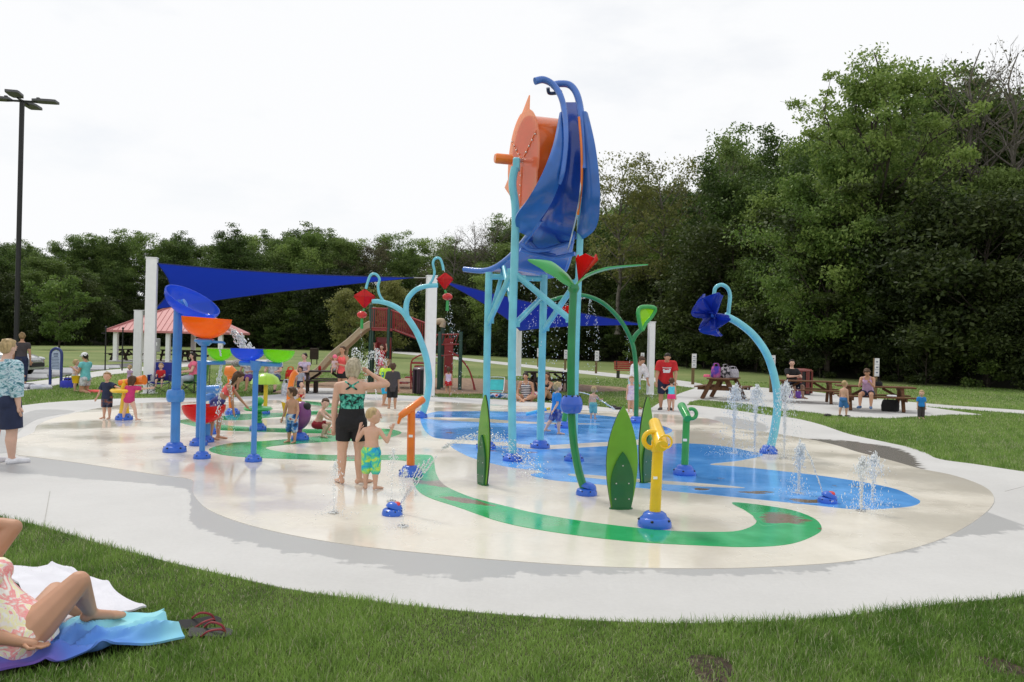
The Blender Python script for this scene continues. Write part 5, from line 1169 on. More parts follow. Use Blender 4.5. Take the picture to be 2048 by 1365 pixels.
def person(label, px, py, H, face, hr=.135, g=1.0, pose=None, wear=(), hair=('dark', 'short'), skin=0, pz=None, loc=None, vox=.013, fem=False, z0=.021, detail=True, it=3):
    pose = pose or {}; kid = hr > .16
    loc = Vector(loc) if loc is not None else G(px, py, z0)
    t = thing('person', label, 'person', loc, R(face))
    hd = hr * H; nk = (.035 if not kid else .02) * H; leg = (.56 - .5 * hr) * H; tl = H - hd - nk - leg
    tv = V3(pose.get('torso', (0, 0, 1))); sd = V3(pose.get('side', (1, 0, 0))); fw = tv.cross(sd) * 1.0
    if fw.y < 0 and abs(fw.y) > .3: fw = -fw
    fw = sd.cross(tv) * -1 if sd.cross(tv).dot(fw) < 0 else sd.cross(tv)
    fw = -fw if fw.dot(Vector((0, 1, .2 if tv.z < .3 else 0))) < 0 else fw
    pv = Vector((0, 0, 0)); N = pv + tv * tl; sw = (.108 if not kid else .100) * H * (g ** .5)
    J = {}
    lt, ls = leg * .49, leg * .43
    for k, s in (('l', -1), ('r', 1)):
        th, sh = pose.get(k + 'l', ((s * .04, .0, -1), (s * .01, -.02, -1)))
        hp = pv + sd * s * .052 * H * g; kn = hp + V3(th) * lt; an = kn + V3(sh) * ls
        J[k + 'hip'], J[k + 'kn'], J[k + 'an'] = hp, kn, an
        J[k + 'ft'] = V3(pose.get(k + 'f', (s * .18, 1, 0)))
        ua, fa = pose.get(k + 'a', ((s * .16, -.02, -1), (s * .06, .14, -1)))
        sh_ = N - tv * .050 * H + sd * s * sw; el = sh_ + V3(ua) * .165 * H; wr = el + V3(fa) * .145 * H
        J[k + 'sh'], J[k + 'el'], J[k + 'wr'], J[k + 'fa'] = sh_, el, wr, V3(fa)
    low = min((J[k + 'an'] + J[k + 'ft'] * .0).z - leg * .08 for k in 'lr')
    off = Vector((0, 0, (pz - 0.0) if pz is not None else -low))
    pv = pv + off; N = N + off
    for k in list(J):
        if not k.endswith(('ft', 'fa')): J[k] = J[k] + off
    hv = V3(pose.get('head', tuple(tv * .8 + Vector((0, .04, .2)))))
    hf = V3(pose.get('look', (0, 1, 0))); hf = (hf - hv * hf.dot(hv)).normalized(); hs = hf.cross(hv).normalized()
    hc = N + tv * nk * .6 + hv * (nk * .4 + hd * .5) + hf * .015 * H
    MH = Matrix((hs, hf, hv)).transposed()
    def ring(f, e=0.0, gx=1.0):
        rx = float(np.interp(f, [r[0] for r in TR], [r[1] for r in TR])) * H * g; ry = float(np.interp(f, [r[0] for r in TR], [r[2] for r in TR])) * H * g * (1.12 if kid else 1)
        return (pv + tv * tl * f, sd, fw, rx * gx + e, ry * gx + e)
    body = MB()
    loft(body, [ring(f) for f in (-.20, -.12, -.03, .08, .2, .32, .46, .58, .7, .82, .9, .96, 1.0)])
    for k, s in (('l', -1), ('r', 1)):
        rcone(body, N - tv * .03 * H, .034 * H * g, J[k + 'sh'], .031 * H * g)
        rcone(body, J[k + 'sh'], .031 * H * g, J[k + 'el'], .024 * H * g); m_ = J[k + 'el'].lerp(J[k + 'wr'], .3)
        rcone(body, J[k + 'el'], .024 * H * g, m_, .0245 * H * g); rcone(body, m_, .0245 * H * g, J[k + 'wr'], .0155 * H * g)
        hd_ = J[k + 'wr'] + J[k + 'fa'] * .045 * H; rcone(body, J[k + 'wr'], .015 * H, hd_, .0195 * H * (1 if not kid else 1.05))
        mk = J[k + 'hip'].lerp(J[k + 'kn'], .25)
        rcone(body, J[k + 'hip'], .058 * H * g, mk, .056 * H * g); rcone(body, mk, .056 * H * g, J[k + 'kn'], .036 * H * g ** .7)
        cf = J[k + 'kn'].lerp(J[k + 'an'], .3); sh_d = (J[k + 'an'] - J[k + 'kn']).normalized(); back = (sh_d.cross(sd)).normalized(); back = back if back.dot(J[k + 'ft']) < 0 else -back
        rcone(body, J[k + 'kn'], .036 * H * g ** .7, cf + back * .008 * H, .038 * H * g ** .7); rcone(body, cf + back * .008 * H, .038 * H * g ** .7, J[k + 'an'], .0215 * H * g ** .5)
        hl = J[k + 'an'] - Vector((0, 0, leg * .035)) - J[k + 'ft'] * .018 * H; tp = J[k + 'an'] - Vector((0, 0, leg * .048)) + J[k + 'ft'] * .085 * H; te = tp + J[k + 'ft'] * .030 * H - Vector((0, 0, .004 * H))
        rcone(body, J[k + 'an'], .021 * H, hl, .022 * H); rcone(body, J[k + 'an'] - Vector((0, 0, .01 * H)), .021 * H, tp, .017 * H); rcone(body, tp, .018 * H, te, .012 * H)
        rcone(body, tp + sd * .012 * H, .013 * H, te + sd * .012 * H - J[k + 'ft'] * .004 * H, .010 * H); rcone(body, tp - sd * .012 * H, .013 * H, te - sd * .012 * H - J[k + 'ft'] * .004 * H, .010 * H)
        body.ball(J[k + 'hip'] - fw * .030 * H + tv * -.005 * H, .054 * H * g, 10, 7)
        if fem: body.ball(pv + tv * tl * .70 + sd * s * .046 * H + fw * .048 * H * g, .037 * H * g, 10, 7)
    rcone(body, N - tv * .03 * H, .034 * H * (g if not kid else .9), hc - hv * hd * .22, .031 * H * (1 if not kid else 1.1))
    body.ball(hc + hv * hd * .06 - hf * hd * .02, (hd * .385, hd * .45, hd * .44), 18, 12, MH)
    body.ball(hc - hv * hd * .22 + hf * hd * .10, (hd * .27, hd * .29, hd * .25), 14, 9, MH)
    rcone(body, hc + hf * hd * .40 + hv * hd * .02, hd * .045, hc + hf * hd * .48 - hv * hd * .09, hd * .062, 8)
    for s in (-1, 1): body.ball(hc + hs * s * hd * .385 - hf * hd * .02 - hv * hd * .03, (hd * .05, hd * .08, hd * .12), 8, 6, MH)
    post = MB()
    if detail:
        for k, s in (('l', -1), ('r', 1)):
            fa = J[k + 'fa']; base = J[k + 'wr'] + fa * .058 * H; sx_ = fa.cross(fw); sx_ = (sx_ if sx_.length > .2 else sd).normalized(); nn = sx_.cross(fa).normalized()
            nn = nn if nn.dot(fw) > 0 else -nn
            for q in range(4):
                o_ = sx_ * (q - 1.5) * .0095 * H; l_ = (.030, .036, .034, .026)[q] * H
                a_ = base - fa * .012 * H + o_; b_ = base + o_ + fa * l_ * .6 + nn * .002 * H; c_ = b_ + (fa * .8 + nn * .55).normalized() * l_ * .55
                post.tube([a_, b_, c_], [.0062 * H, .0056 * H, .0042 * H], 6)
            a_ = J[k + 'wr'] + fa * .022 * H + sx_ * .016 * H * s; b_ = a_ + (fa * .7 + sx_ * s * .75).normalized() * .026 * H
            post.tube([a_, b_, b_ + (fa + nn * .3).normalized() * .020 * H], [.0072 * H, .0064 * H, .0048 * H], 6)
        for s in (-1, 1): post.ball(hc + hs * s * hd * .155 + hf * hd * .395 + hv * hd * .035, (hd * .055, hd * .03, hd * .030), 8, 6, MH, mi=1)
        for s in (-1, 1): post.ball(hc + hs * s * hd * .155 + hf * hd * .40 + hv * hd * .12, (hd * .085, hd * .03, hd * .016), 8, 5, MH, mi=1)
        post.ball(hc + hf * hd * .375 - hv * hd * .215, (hd * .10, hd * .03, hd * .022), 8, 6, MH, mi=2)
    soft(body, vox, 'body', [SKIN[skin], K_EYE, K_LIP], t, post, it=it)
    # hair
    hm_, st = HAIR[hair[0]], hair[1]
    if st != 'none':
        h = MB(); k_ = 1.0 if st != 'buzz' else .955
        h.ball(hc + hv * hd * .11 - hf * hd * .075, (hd * .415 * k_, hd * .445 * k_, hd * .445 * k_), 18, 12, MH)
        if st in ('short', 'bob', 'long', 'pony', 'bun'): h.ball(hc - hv * hd * .10 - hf * hd * .20, (hd * .37, hd * .30, hd * .30), 14, 9, MH)
        if st in ('short', 'bob', 'long', 'pony'): h.ball(hc + hv * hd * .40 + hf * hd * .12, (hd * .30, hd * .26, hd * .13), 12, 8, MH)
        if st == 'bob':
            for s in (-1, 0, 1): rcone(h, hc + hs * s * hd * .28 - hf * hd * .15 - hv * hd * .05, hd * .24, hc + hs * s * hd * .26 - hf * hd * .20 - hv * hd * .52, hd * .13)
        if st == 'long':
            for s in (-1, 0, 1): rcone(h, hc + hs * s * hd * .24 - hf * hd * .20, hd * .26, hc + hs * s * hd * .26 - hf * hd * .26 - hv * hd * 1.0 + Vector((0, 0, -.1 * hd)), hd * .15)
        if st == 'pony': rcone(h, hc - hf * hd * .46 + hv * hd * .12, hd * .14, hc - hf * hd * .52 - hv * hd * .70, hd * .07)
        if st == 'bun': h.ball(hc - hf * hd * .34 + hv * hd * .42, hd * .2, 10, 7)
        rr_ = random.Random(int(hd * 1e5))
        for _ in range(26 if st != 'buzz' else 0):
            u = Vector((rr_.uniform(-1, 1), rr_.uniform(-1, .35), rr_.uniform(-.1, 1))).normalized()
            p = hc + hv * hd * .11 - hf * hd * .075 + MH @ Vector((u.x * hd * .41, u.y * hd * .44, u.z * hd * .44)); rcone(h, p, hd * .07, p - hv * hd * .16 + MH @ u * hd * .03, hd * .035, 6)
        soft(h, vox * .8, 'hair', hm_, t, it=2)
    for w in wear:
        kind, mt = w[0], w[1]; o = w[2] if len(w) > 2 else {}; c = MB(); e = o.get('e', .011 if not kid else .010); nm = o.get('name', kind); vx = vox * .85
        if kind in ('shirt', 'top', 'swimsuit', 'dress'):
            a0, a1 = o.get('hem', -.10), o.get('top', .965)
            gx = o.get('gx', 1.0); fl = o.get('flare', 0)
            fr = [a0 + (a1 - a0) * i / 9 for i in range(10)]
            loft(c, [ring(f, e + fl * max(0, (.5 - f)) * H, gx) for f in fr])
            for k, s in (('l', -1), ('r', 1)):
                sl = o.get('sleeve', 0)
                if sl > 0:
                    r0, r1 = .034 * H * g + e, (.031 - .006 * min(1, sl)) * H * g + e * 1.5
                    ee = J[k + 'sh'].lerp(J[k + 'el'], min(1, sl))
                    c.ball(J[k + 'sh'], r0, 12, 8); rcone(c, N - tv * .045 * H, .036 * H * g + e, J[k + 'sh'], r0); c.tube([J[k + 'sh'], ee], [r0, r1], 12)
                    if sl > 1: c.ball(J[k + 'el'], r1, 12, 8); c.tube([J[k + 'el'], J[k + 'el'].lerp(J[k + 'wr'], sl - 1)], [r1, .022 * H * g + e], 12)
                elif o.get('strap'):
                    for f_ in (1, -1):
                        p0 = ring(.80)[0] + fw * f_ * ring(.80, e)[4] * .93 + sd * s * .05 * H; p1 = N - tv * .012 * H + sd * s * (.058 if not o.get('cross') or f_ > 0 else -.03) * H + fw * f_ * .02 * H
                        if o.get('cross') and f_ < 0: p1 = ring(.80)[0] + fw * f_ * ring(.80, e)[4] * .9 - sd * s * .0 * H; p1 = N - tv * .01 * H + sd * s * .055 * H - fw * .03 * H; p0 = ring(.78)[0] - fw * ring(.78, e)[4] * .97 - sd * s * .045 * H
                        mid = (p0 + p1) / 2 + fw * f_ * .012 * H
                        c.tube([p0, mid, p1], .0085 * H, 8)
                if fem: c.ball(pv + tv * tl * .70 + sd * s * .046 * H + fw * .048 * H * g, .037 * H * g + e, 10, 7)
            if kind == 'swimsuit' or o.get('brief'):
                loft(c, [ring(f, e) for f in (-.20, -.1, 0, .1)])
                for k in 'lr': c.ball(J[k + 'hip'] - fw * .024 * H, .056 * H * g + e, 10, 7); c.ball(J[k + 'hip'], .058 * H * g + e * .8, 10, 7)
        elif kind in ('shorts', 'trousers', 'skirt'):
            tp_ = o.get('top', .22); lg = o.get('leg', .6); ls_ = o.get('loose', 1.18)
            loft(c, [ring(f, e) for f in (-.20, -.12, -.03, .06, .14, tp_)])
            for k in 'lr':
                c.ball(J[k + 'hip'] - fw * .022 * H, .058 * H * g + e, 12, 8); c.ball(J[k + 'hip'], .059 * H * g + e, 12, 8)
                rr0 = .060 * H * g + e; end = J[k + 'hip'].lerp(J[k + 'kn'], min(1, lg)); r1 = (.058 - .022 * min(1, lg)) * H * g * ls_ + e
                c.tube([J[k + 'hip'], J[k + 'hip'].lerp(J[k + 'kn'], min(1, lg) * .5), end], [rr0, (rr0 + r1) / 2 * 1.02, r1], 14)
                if lg > 1:
                    c.ball(J[k + 'kn'], r1, 12, 8); c.tube([J[k + 'kn'], J[k + 'kn'].lerp(J[k + 'an'], lg - 1)], [r1, .030 * H * ls_ + e], 14)
            if kind == 'skirt':
                bt = pv - Vector((0, 0, lt * lg)); loft(c, [(bt, sd, fw, .105 * H * g + e, .085 * H * g + e), (pv, sd, fw, .104 * H * g + e, .08 * H * g + e), ring(.1, e)])
        elif kind == 'cap':
            c.ball(hc + hv * hd * .17 - hf * hd * .03, (hd * .465, hd * .52, hd * .44), 18, 12, MH); c.tube([hc + hv * hd * .20 + hf * hd * .30, hc + hv * hd * .14 + hf * hd * .72], [hd * .36, hd * .28], 14, flat=.18)
        elif kind == 'shoes':
            for k, s in (('l', -1), ('r', 1)):
                f = J[k + 'ft']; a = J[k + 'an'] - Vector((0, 0, leg * .04)); 
                rcone(c, a - f * .02 * H, .029 * H, a + f * .06 * H - Vector((0, 0, .004 * H)), .027 * H); rcone(c, a + f * .06 * H - Vector((0, 0, .005 * H)), .027 * H, a + f * .12 * H - Vector((0, 0, .008 * H)), .021 * H)
        soft(c, vx, nm if kind != 'top' else 'shirt', mt, t, it=2)
    return t, J, dict(pv=pv, N=N, hc=hc, H=H, ring=ring, sd=sd, fw=fw, tv=tv)
def cloth(name, c, **k): return mat('cloth_' + name, c, .85, var=.10, scale=9, bump=.25, bscale=30, **k)
def prn(name, stops, sc, **k): return ramp_mat('print_' + name, stops, sc, **k)
C_NAVY = cloth('navy', (.018, .026, .065)); C_BLK = cloth('black', (.012, .012, .014)); C_RED = cloth('red', (.50, .018, .022)); C_PINK = cloth('pink', (.80, .16, .26)); C_MAG = cloth('magenta', (.52, .035, .16)); C_TEAL = cloth('aqua', (.16, .52, .55)); C_WHT = cloth('white', (.72, .72, .75)); C_CORAL = cloth('coral', (.88, .13, .13)); C_LIL = cloth('lilac', (.50, .33, .52)); C_BLUE = cloth('royal_blue', (.02, .22, .62)); C_DENIM = cloth('denim', (.07, .13, .26)); C_NEON = cloth('neon', (.55, .86, .06)); C_CYAN = cloth('cyan', (.02, .40, .70)); C_GREY = cloth('charcoal', (.06, .05, .055)); C_KHAKI = cloth('khaki', (.36, .32, .25)); C_DRED = cloth('dark_red', (.24, .012, .02)); C_PURP = cloth('purple', (.13, .05, .30)); C_LTD = cloth('pale_denim', (.42, .48, .56)); C_ROSE = cloth('pale_rose', (.62, .45, .48))
F_TROP = prn('tropical_boardshort', [(.32, (.01, .03, .06)), (.42, (.02, .35, .65)), (.52, (.10, .60, .30)), (.62, (.60, .75, .05)), (.72, (.02, .25, .5))], 9, rough=.8, dist=.6)
F_SURF = prn('surf_boardshort', [(.36, (.015, .03, .10)), (.48, (.03, .16, .45)), (.58, (.62, .66, .70)), (.66, (.5, .02, .03))], 8, rough=.8)
F_DARKPR = prn('dark_boardshort', [(.38, (.012, .014, .03)), (.52, (.05, .06, .11)), (.62, (.28, .09, .04)), (.7, (.04, .05, .1))], 9)
F_JADE = prn('jade_leaf', [(.40, (.010, .016, .018)), (.5, (.03, .26, .20)), (.62, (.14, .52, .40))], 16, dist=1.2)
F_FLOR = prn('blue_leaf', [(.36, (.05, .16, .20)), (.46, (.30, .52, .58)), (.54, (.62, .72, .78)), (.64, (.12, .27, .36))], 9, dist=1.5, stretch=(1, 1, 2))
F_TRSUIT = prn('coral_floral', [(.34, (.82, .80, .76)), (.42, (.84, .78, .42)), (.47, (.82, .80, .78)), (.53, (.84, .28, .30)), (.59, (.82, .50, .44)), (.63, (.82, .79, .75))], 9, dist=1.6)
F_STRIPE = prn('navy_stripe', [(.0, (.70, .70, .74)), (.5, (.02, .03, .10))], 12, kind='wave_Z', const=True)
F_CHEV = prn('navy_chevron', [(.0, (.74, .74, .76)), (.5, (.015, .02, .06))], 5.5, kind='wave_Z', const=True, dist=0)
F_FIG = prn('white_print', [(.4, (.66, .67, .70)), (.6, (.40, .42, .48))], 14)
F_PPAT = prn('lilac_pattern', [(.4, (.55, .42, .66)), (.55, (.66, .60, .72)), (.65, (.60, .40, .55))], 12)
F_BPAT = prn('blue_pattern', [(.38, (.03, .04, .16)), (.5, (.06, .08, .32)), (.62, (.30, .30, .40))], 10)
S_CROSS = dict(strap=True, cross=True)
# --- lady in black shorts shading her eyes, boy beside her
person('woman in jade patterned swim top and black shorts shading her eyes', 700, 968, 1.62, 6, fem=True, skin=0, g=1.08, vox=.0105, hair=('silver_blond', 'bob'),
       pose=dict(ra=((.90, .14, .10), (-.80, .10, .50)), la=((-.14, -.02, -1), (-.02, .10, -1)), rl=((.05, .02, -1), (.02, -.03, -1)), ll=((-.05, 0, -1), (0, 0, -1)), head=(.06, .10, 1), lf=(-.5, 1, 0), rf=(.75, .55, 0), look=(.25, 1, .05)),
       wear=[('top', F_JADE, dict(hem=.05, top=.68, strap=True, cross=True, e=.009)), ('shorts', C_BLK, dict(leg=.62, top=.34, loose=1.08, e=.010))])
person('barefoot toddler boy in green and blue board shorts beside the woman in black shorts', 741, 979, 1.02, -14, hr=.205, g=1.02, vox=.0075, skin=0, hair=('blond', 'buzz'),
       pose=dict(la=((-.5, .0, -.75), (.05, .35, .9)), ra=((.5, .12, -.72), (.22, .30, .92)), look=(.85, .5, .05), lf=(-.6, 1, 0), rf=(.5, 1, 0)),
       wear=[('shorts', F_TROP, dict(leg=1.02, top=.20, loose=1.35, e=.012))])
# --- left edge woman
person('woman in blue leaf print blouse and navy shorts standing at the apron', 6, 926, 1.76, -22, fem=True, g=1.22, vox=.0105, skin=2, hair=('blond', 'short'),
       pose=dict(ra=((.16, -.06, -1), (.05, .12, -1)), head=(0, .12, 1), rf=(.35, 1, 0), rl=((.05, .06, -1), (.02, .0, -1)), ll=((-.03, -.1, -1), (0, -.06, -1))),
       wear=[('shirt', F_FLOR, dict(sleeve=1.55, hem=-.16, e=.03)), ('shorts', C_NAVY, dict(leg=.88, top=.1, loose=1.5, e=.02)), ('shoes', C_WHT)])
person('woman with hair bun in dark top standing by the silver car', 42, 772, 1.84, 20, fem=True, hair=('sandy', 'bun'), skin=1, vox=.016, z0=0, wear=[('shirt', C_GREY, dict(sleeve=.5, hem=-.05)), ('trousers', C_NAVY, dict(leg=1.8, loose=1.1))])
# --- lawn left
person('kneeling woman in aqua shirt and white cap beside small girl', 170, 786, 1.62, 75, fem=True, skin=1, vox=.015, z0=0, hair=('dark', 'pony'), pz=.44,
       pose=dict(ll=((-.05, .15, -1), (0, -1, -.15)), rl=((.05, .1, -1), (0, -1, -.12)), ra=((.1, .3, -1), (.0, .8, .8)), la=((-.1, .3, -1), (0, .9, .5)), head=(0, .2, 1)),
       wear=[('shirt', C_TEAL, dict(sleeve=.4, hem=-.12, e=.02)), ('shorts', F_FIG, dict(leg=.55)), ('cap', C_WHT)])
person('little girl in pale rose shirt holding a yellow bucket', 150, 783, 1.02, -70, hr=.19, skin=2, vox=.011, z0=0, hair=('blond', 'short'), pose=dict(la=((-.1, .2, -1), (0, .25, -1)), ra=((.1, .2, -1), (0, .3, -1))), wear=[('shirt', C_ROSE, dict(sleeve=.6, hem=.05)), ('shorts', C_TEAL, dict(leg=.35))])
person('boy in navy shirt stretching his arm toward the yellow sprayer', 213, 838, 1.02, 172, hr=.19, skin=0, vox=.010, hair=('sandy', 'short'), pose=dict(la=((-.9, .35, -.28), (-.9, .3, -.15)), ra=((.35, .1, -1), (.45, .1, -1)), look=(-.35, 1, 0)), wear=[('shirt', C_NAVY, dict(sleeve=.75, hem=-.12, e=.018)), ('shorts', F_DARKPR, dict(leg=.95, loose=1.4))])
person('girl in magenta swim shirt reaching past the yellow sprayer', 258, 842, .98, -12, hr=.19, skin=2, vox=.010, hair=('brown', 'bob'), pose=dict(ra=((.9, .35, -.1), (.95, .3, .1)), la=((-.6, .4, -.8), (-.5, .6, -.6)), ll=((-.32, .05, -1), (-.1, -.05, -1)), rl=((.42, .02, -1), (.30, -.1, -1)), torso=(.03, .12, 1)), wear=[('shirt', C_MAG, dict(sleeve=.8, hem=-.16, e=.014, brief=True))])
person('fair haired toddler in lilac sitting on the grass near the shorter white post', 259, 776, .80, 160, hr=.21, skin=2, vox=.011, z0=0, hair=('blond', 'short'), wear=[('shirt', C_LIL, dict(sleeve=.5, hem=-.2)), ('shorts', C_LIL, dict(leg=.4))])
SIT = dict(ll=((-.18, 1, -.08), (0, .12, -1)), rl=((.18, 1, -.08), (0, .12, -1)), la=((-.2, .35, -.9), (.25, .85, -.1)), ra=((.2, .35, -.9), (-.25, .85, -.1)))
person('small child in red shirt sitting in the blue camp chair', 0, 0, .95, 180 + 8, loc=ORG['camp_chair'] + Vector((0, 0, 0)), hr=.2, skin=2, pz=.47, vox=.011, hair=('sandy', 'short'), pose=SIT, wear=[('shirt', C_RED, dict(sleeve=.6)), ('shorts', C_NAVY, dict(leg=.8))])
person('dark haired woman in pink top sitting in the green camp chair', 0, 0, 1.6, 180 - 62, loc=ORG[CC2.name], fem=True, g=1.12, skin=2, pz=.52, vox=.014, hair=('dark', 'long'), pose=SIT, wear=[('shirt', C_PINK, dict(sleeve=.3, hem=-.1, e=.02)), ('trousers', C_LTD, dict(leg=1.65, loose=1.1))])
# --- around the bowls
person('girl in navy swim shorts bending over the blue pump under the bowls', 432, 880, 1.36, -78, hr=.155, g=.9, skin=1, vox=.0115, fem=False, hair=('brown', 'long'), pose=dict(torso=(0, .62, .85), head=(0, .5, .8), ra=((.05, .25, -1), (.0, .15, -1)), la=((-.05, .6, -.9), (0, .6, -.7)), ll=((-.06, .12, -1), (0, -.05, -1)), rl=((.06, -.18, -1), (0, -.1, -1))), wear=[('top', C_CORAL, dict(hem=.5, top=.78, strap=True)), ('shorts', F_BPAT, dict(leg=.42, top=.3, loose=1.5, e=.02))])
person('shirtless boy in surf print board shorts beside the purple sprayer', 583, 886, .99, 158, hr=.19, skin=1, vox=.0095, hair=('brown', 'short'), pose=dict(la=((-.25, .1, -1), (-.1, .5, -.9)), ra=((.3, .05, -1), (.25, .15, -1)), look=(.8, .6, -.1)), wear=[('shorts', F_SURF, dict(leg=1.05, top=.18, loose=1.4))])
person('crouching shirtless boy in dark red trunks on the green vine', 633, 874, 1.0, -96, hr=.19, skin=2, vox=.0095, hair=('brown', 'short'), pose=dict(torso=(0, .38, 1), ll=((-.25, 1, .12), (-.05, -.42, -1)), rl=((.25, 1, .0), (.05, -.4, -1)), la=((-.1, .75, -.65), (.2, .9, -.3)), ra=((.1, .75, -.65), (-.2, .9, -.3)), look=(.75, .5, 0)), wear=[('shorts', C_DRED, dict(leg=.7, loose=1.4))])
# --- seated visitors on the low edge
t = thing('boulder', 'speckled grey landscape rock the visitors sit beside', 'rock', G(487, 795)); m = MB(); b = ORG[t.name]
m.ball(b + Vector((0, .2, .22)), (.62, .42, .38), 16, 10); m.ball(b + Vector((.45, .25, .14)), (.45, .35, .28), 14, 9); m.ball(b + Vector((-.5, .2, .16)), (.4, .35, .28), 14, 9)
soft(m, .04, 'stone', ramp_mat('speckled_stone', [(.35, (.10, .09, .09)), (.5, (.32, .29, .28)), (.65, (.55, .52, .50))], 22), t, it=2)
BN = []
for x, lb in ((495, 'low wooden bench under the woman in purple'), (550, 'low wooden bench under the woman in white print shirt'), (605, 'low wooden bench under the mother with striped child')):
    t = thing('low_bench', lb, 'bench', G(x, 786), R(2)); BN.append(t)
    for k in range(3): MB().box((0, -.13 + k * .13, .42), (1.2, .12, .045)).build('seat_plank', K_BRND, t, local=True)
    for sx_ in (-.45, .45): MB().box((sx_, 0, .2), (.1, .34, .40)).build('leg', K_BRND, t, local=True)
def seated(label, bt, dx, face, H, **k):
    return person(label, 0, 0, H, face, loc=ORG[bt.name] + Vector((dx, 0, 0)), pz=.44 + .052 * H, **k)
seated('seated woman in purple skirt and white patterned top', BN[0], 0, 172, 1.6, fem=True, skin=1, vox=.015, hair=('brown', 'short'), pose=SIT, wear=[('shirt', F_FIG, dict(sleeve=.5)), ('shorts', C_PURP, dict(leg=.9, loose=1.4))])
seated('seated adult in white print shirt and denim shorts', BN[1], -.05, 178, 1.7, g=1.2, skin=2, vox=.015, hair=('dark', 'short'), pose=dict(SIT, rl=((.12, 1, -.08), (0, .05, -1))), wear=[('shirt', F_FIG, dict(sleeve=.6, e=.03)), ('shorts', C_DENIM, dict(leg=.8, loose=1.2)), ('shoes', C_BLK)])
seated('seated dark haired mother in flowered dress', BN[2], .05, 160, 1.64, fem=True, skin=2, vox=.015, hair=('dark', 'bun'), pose=SIT, wear=[('shirt', F_PPAT, dict(sleeve=.25)), ('shorts', F_PPAT, dict(leg=.85, loose=1.3))])
person('small child in navy striped shirt leaning on the mother', 600, 792, .95, 170, hr=.19, skin=1, vox=.012, hair=('dark', 'short'), z0=.012, wear=[('shirt', F_STRIPE, dict(sleeve=.6)), ('shorts', C_NAVY, dict(leg=.8))])
person('shirtless baby sitting on the ground before the mother', 603, 797, .78, 185, hr=.23, skin=2, vox=.010, z0=.012, pz=.07, hair=('sandy', 'buzz'), pose=dict(ll=((-.5, 1, .05), (.3, .9, -.1)), rl=((.5, 1, .05), (-.3, .9, -.1)), la=((-.3, .4, -.8), (.1, .8, -.5)), ra=((.3, .4, -.8), (-.1, .8, -.5))), wear=[('shorts', C_RED, dict(leg=.4))])
# --- behind the lady
person('woman in coral tank top and black shorts carrying a baby', 684, 797, 1.64, 150, fem=True, skin=1, vox=.014, z0=.012, hair=('brown', 'pony'), pose=dict(ra=((.15, .4, -.8), (-.1, .8, .75)), la=((-.2, .2, -1), (.6, .7, .2))), wear=[('top', C_CORAL, dict(hem=-.05, top=.88, strap=True, e=.014)), ('shorts', C_BLK, dict(leg=.45, loose=1.1))])
person('baby in pink sun hat held by the woman in coral', 0, 0, .66, 20, loc=G(678, 797) + Vector((-.1, -.28, 0)), pz=1.0, hr=.25, skin=2, vox=.010, hair=('sandy', 'none'), pose=dict(ll=((-.3, .8, -.5), (0, 0, -1)), rl=((.3, .8, -.5), (0, 0, -1))), wear=[('shirt', C_ROSE, dict(sleeve=.6)), ('cap', C_PINK)])
tn, Jn, inn = person('boy in neon yellow shirt and cyan shorts walking under the spray', 770, 812, 1.34, -38, hr=.16, skin=1, vox=.012, hair=('sandy', 'short'), pose=dict(ll=((-.12, .25, -1), (0, -.12, -1)), rl=((.12, -.25, -1), (0, -.35, -1))), wear=[('shirt', C_NEON, dict(sleeve=.6, hem=-.15, e=.025)), ('shorts', C_CYAN, dict(leg=.95, loose=1.35))])
person('boy in charcoal shirt and black shorts seen from behind', 784, 818, 1.24, 12, hr=.165, skin=1, vox=.012, hair=('brown', 'short'), wear=[('shirt', C_GREY, dict(sleeve=.75, hem=-.3, e=.03)), ('shorts', C_BLK, dict(leg=1.0, loose=1.35))])
person('girl in red top climbing beside the playground tower', 762, 775, 1.2, 170, hr=.165, skin=2, vox=.014, z0=.01, hair=('brown', 'long'), pz=1.05, pose=dict(ra=((.5, .4, .3), (0, .3, 1)), la=((-.4, .4, .2), (0, .3, 1))), wear=[('shirt', C_RED, dict(sleeve=.4)), ('shorts', C_PINK, dict(leg=.7))])
person('child in blue swimwear on the climbing frame deck', 0, 0, 1.05, 200, loc=(P(873, 0, G(893, 780).y + .8).x, G(893, 780).y + .75, 1.04), hr=.18, skin=2, vox=.013, hair=('sandy', 'short'), wear=[('shirt', F_BPAT, dict(hem=-.1)), ('shorts', C_DENIM, dict(leg=.6))])
person('small girl in red bottoms running on the mulch', 896, 793, 1.0, 4, hr=.185, skin=1, vox=.012, z0=.01, hair=('brown', 'pony'), pose=dict(ll=((-.05, .3, -1), (0, -.9, -.5)), rl=((.03, -.05, -1), (0, 0, -1))), wear=[('top', F_PPAT, dict(hem=0, top=.85, strap=True)), ('shorts', C_RED, dict(leg=.45, loose=1.3))])
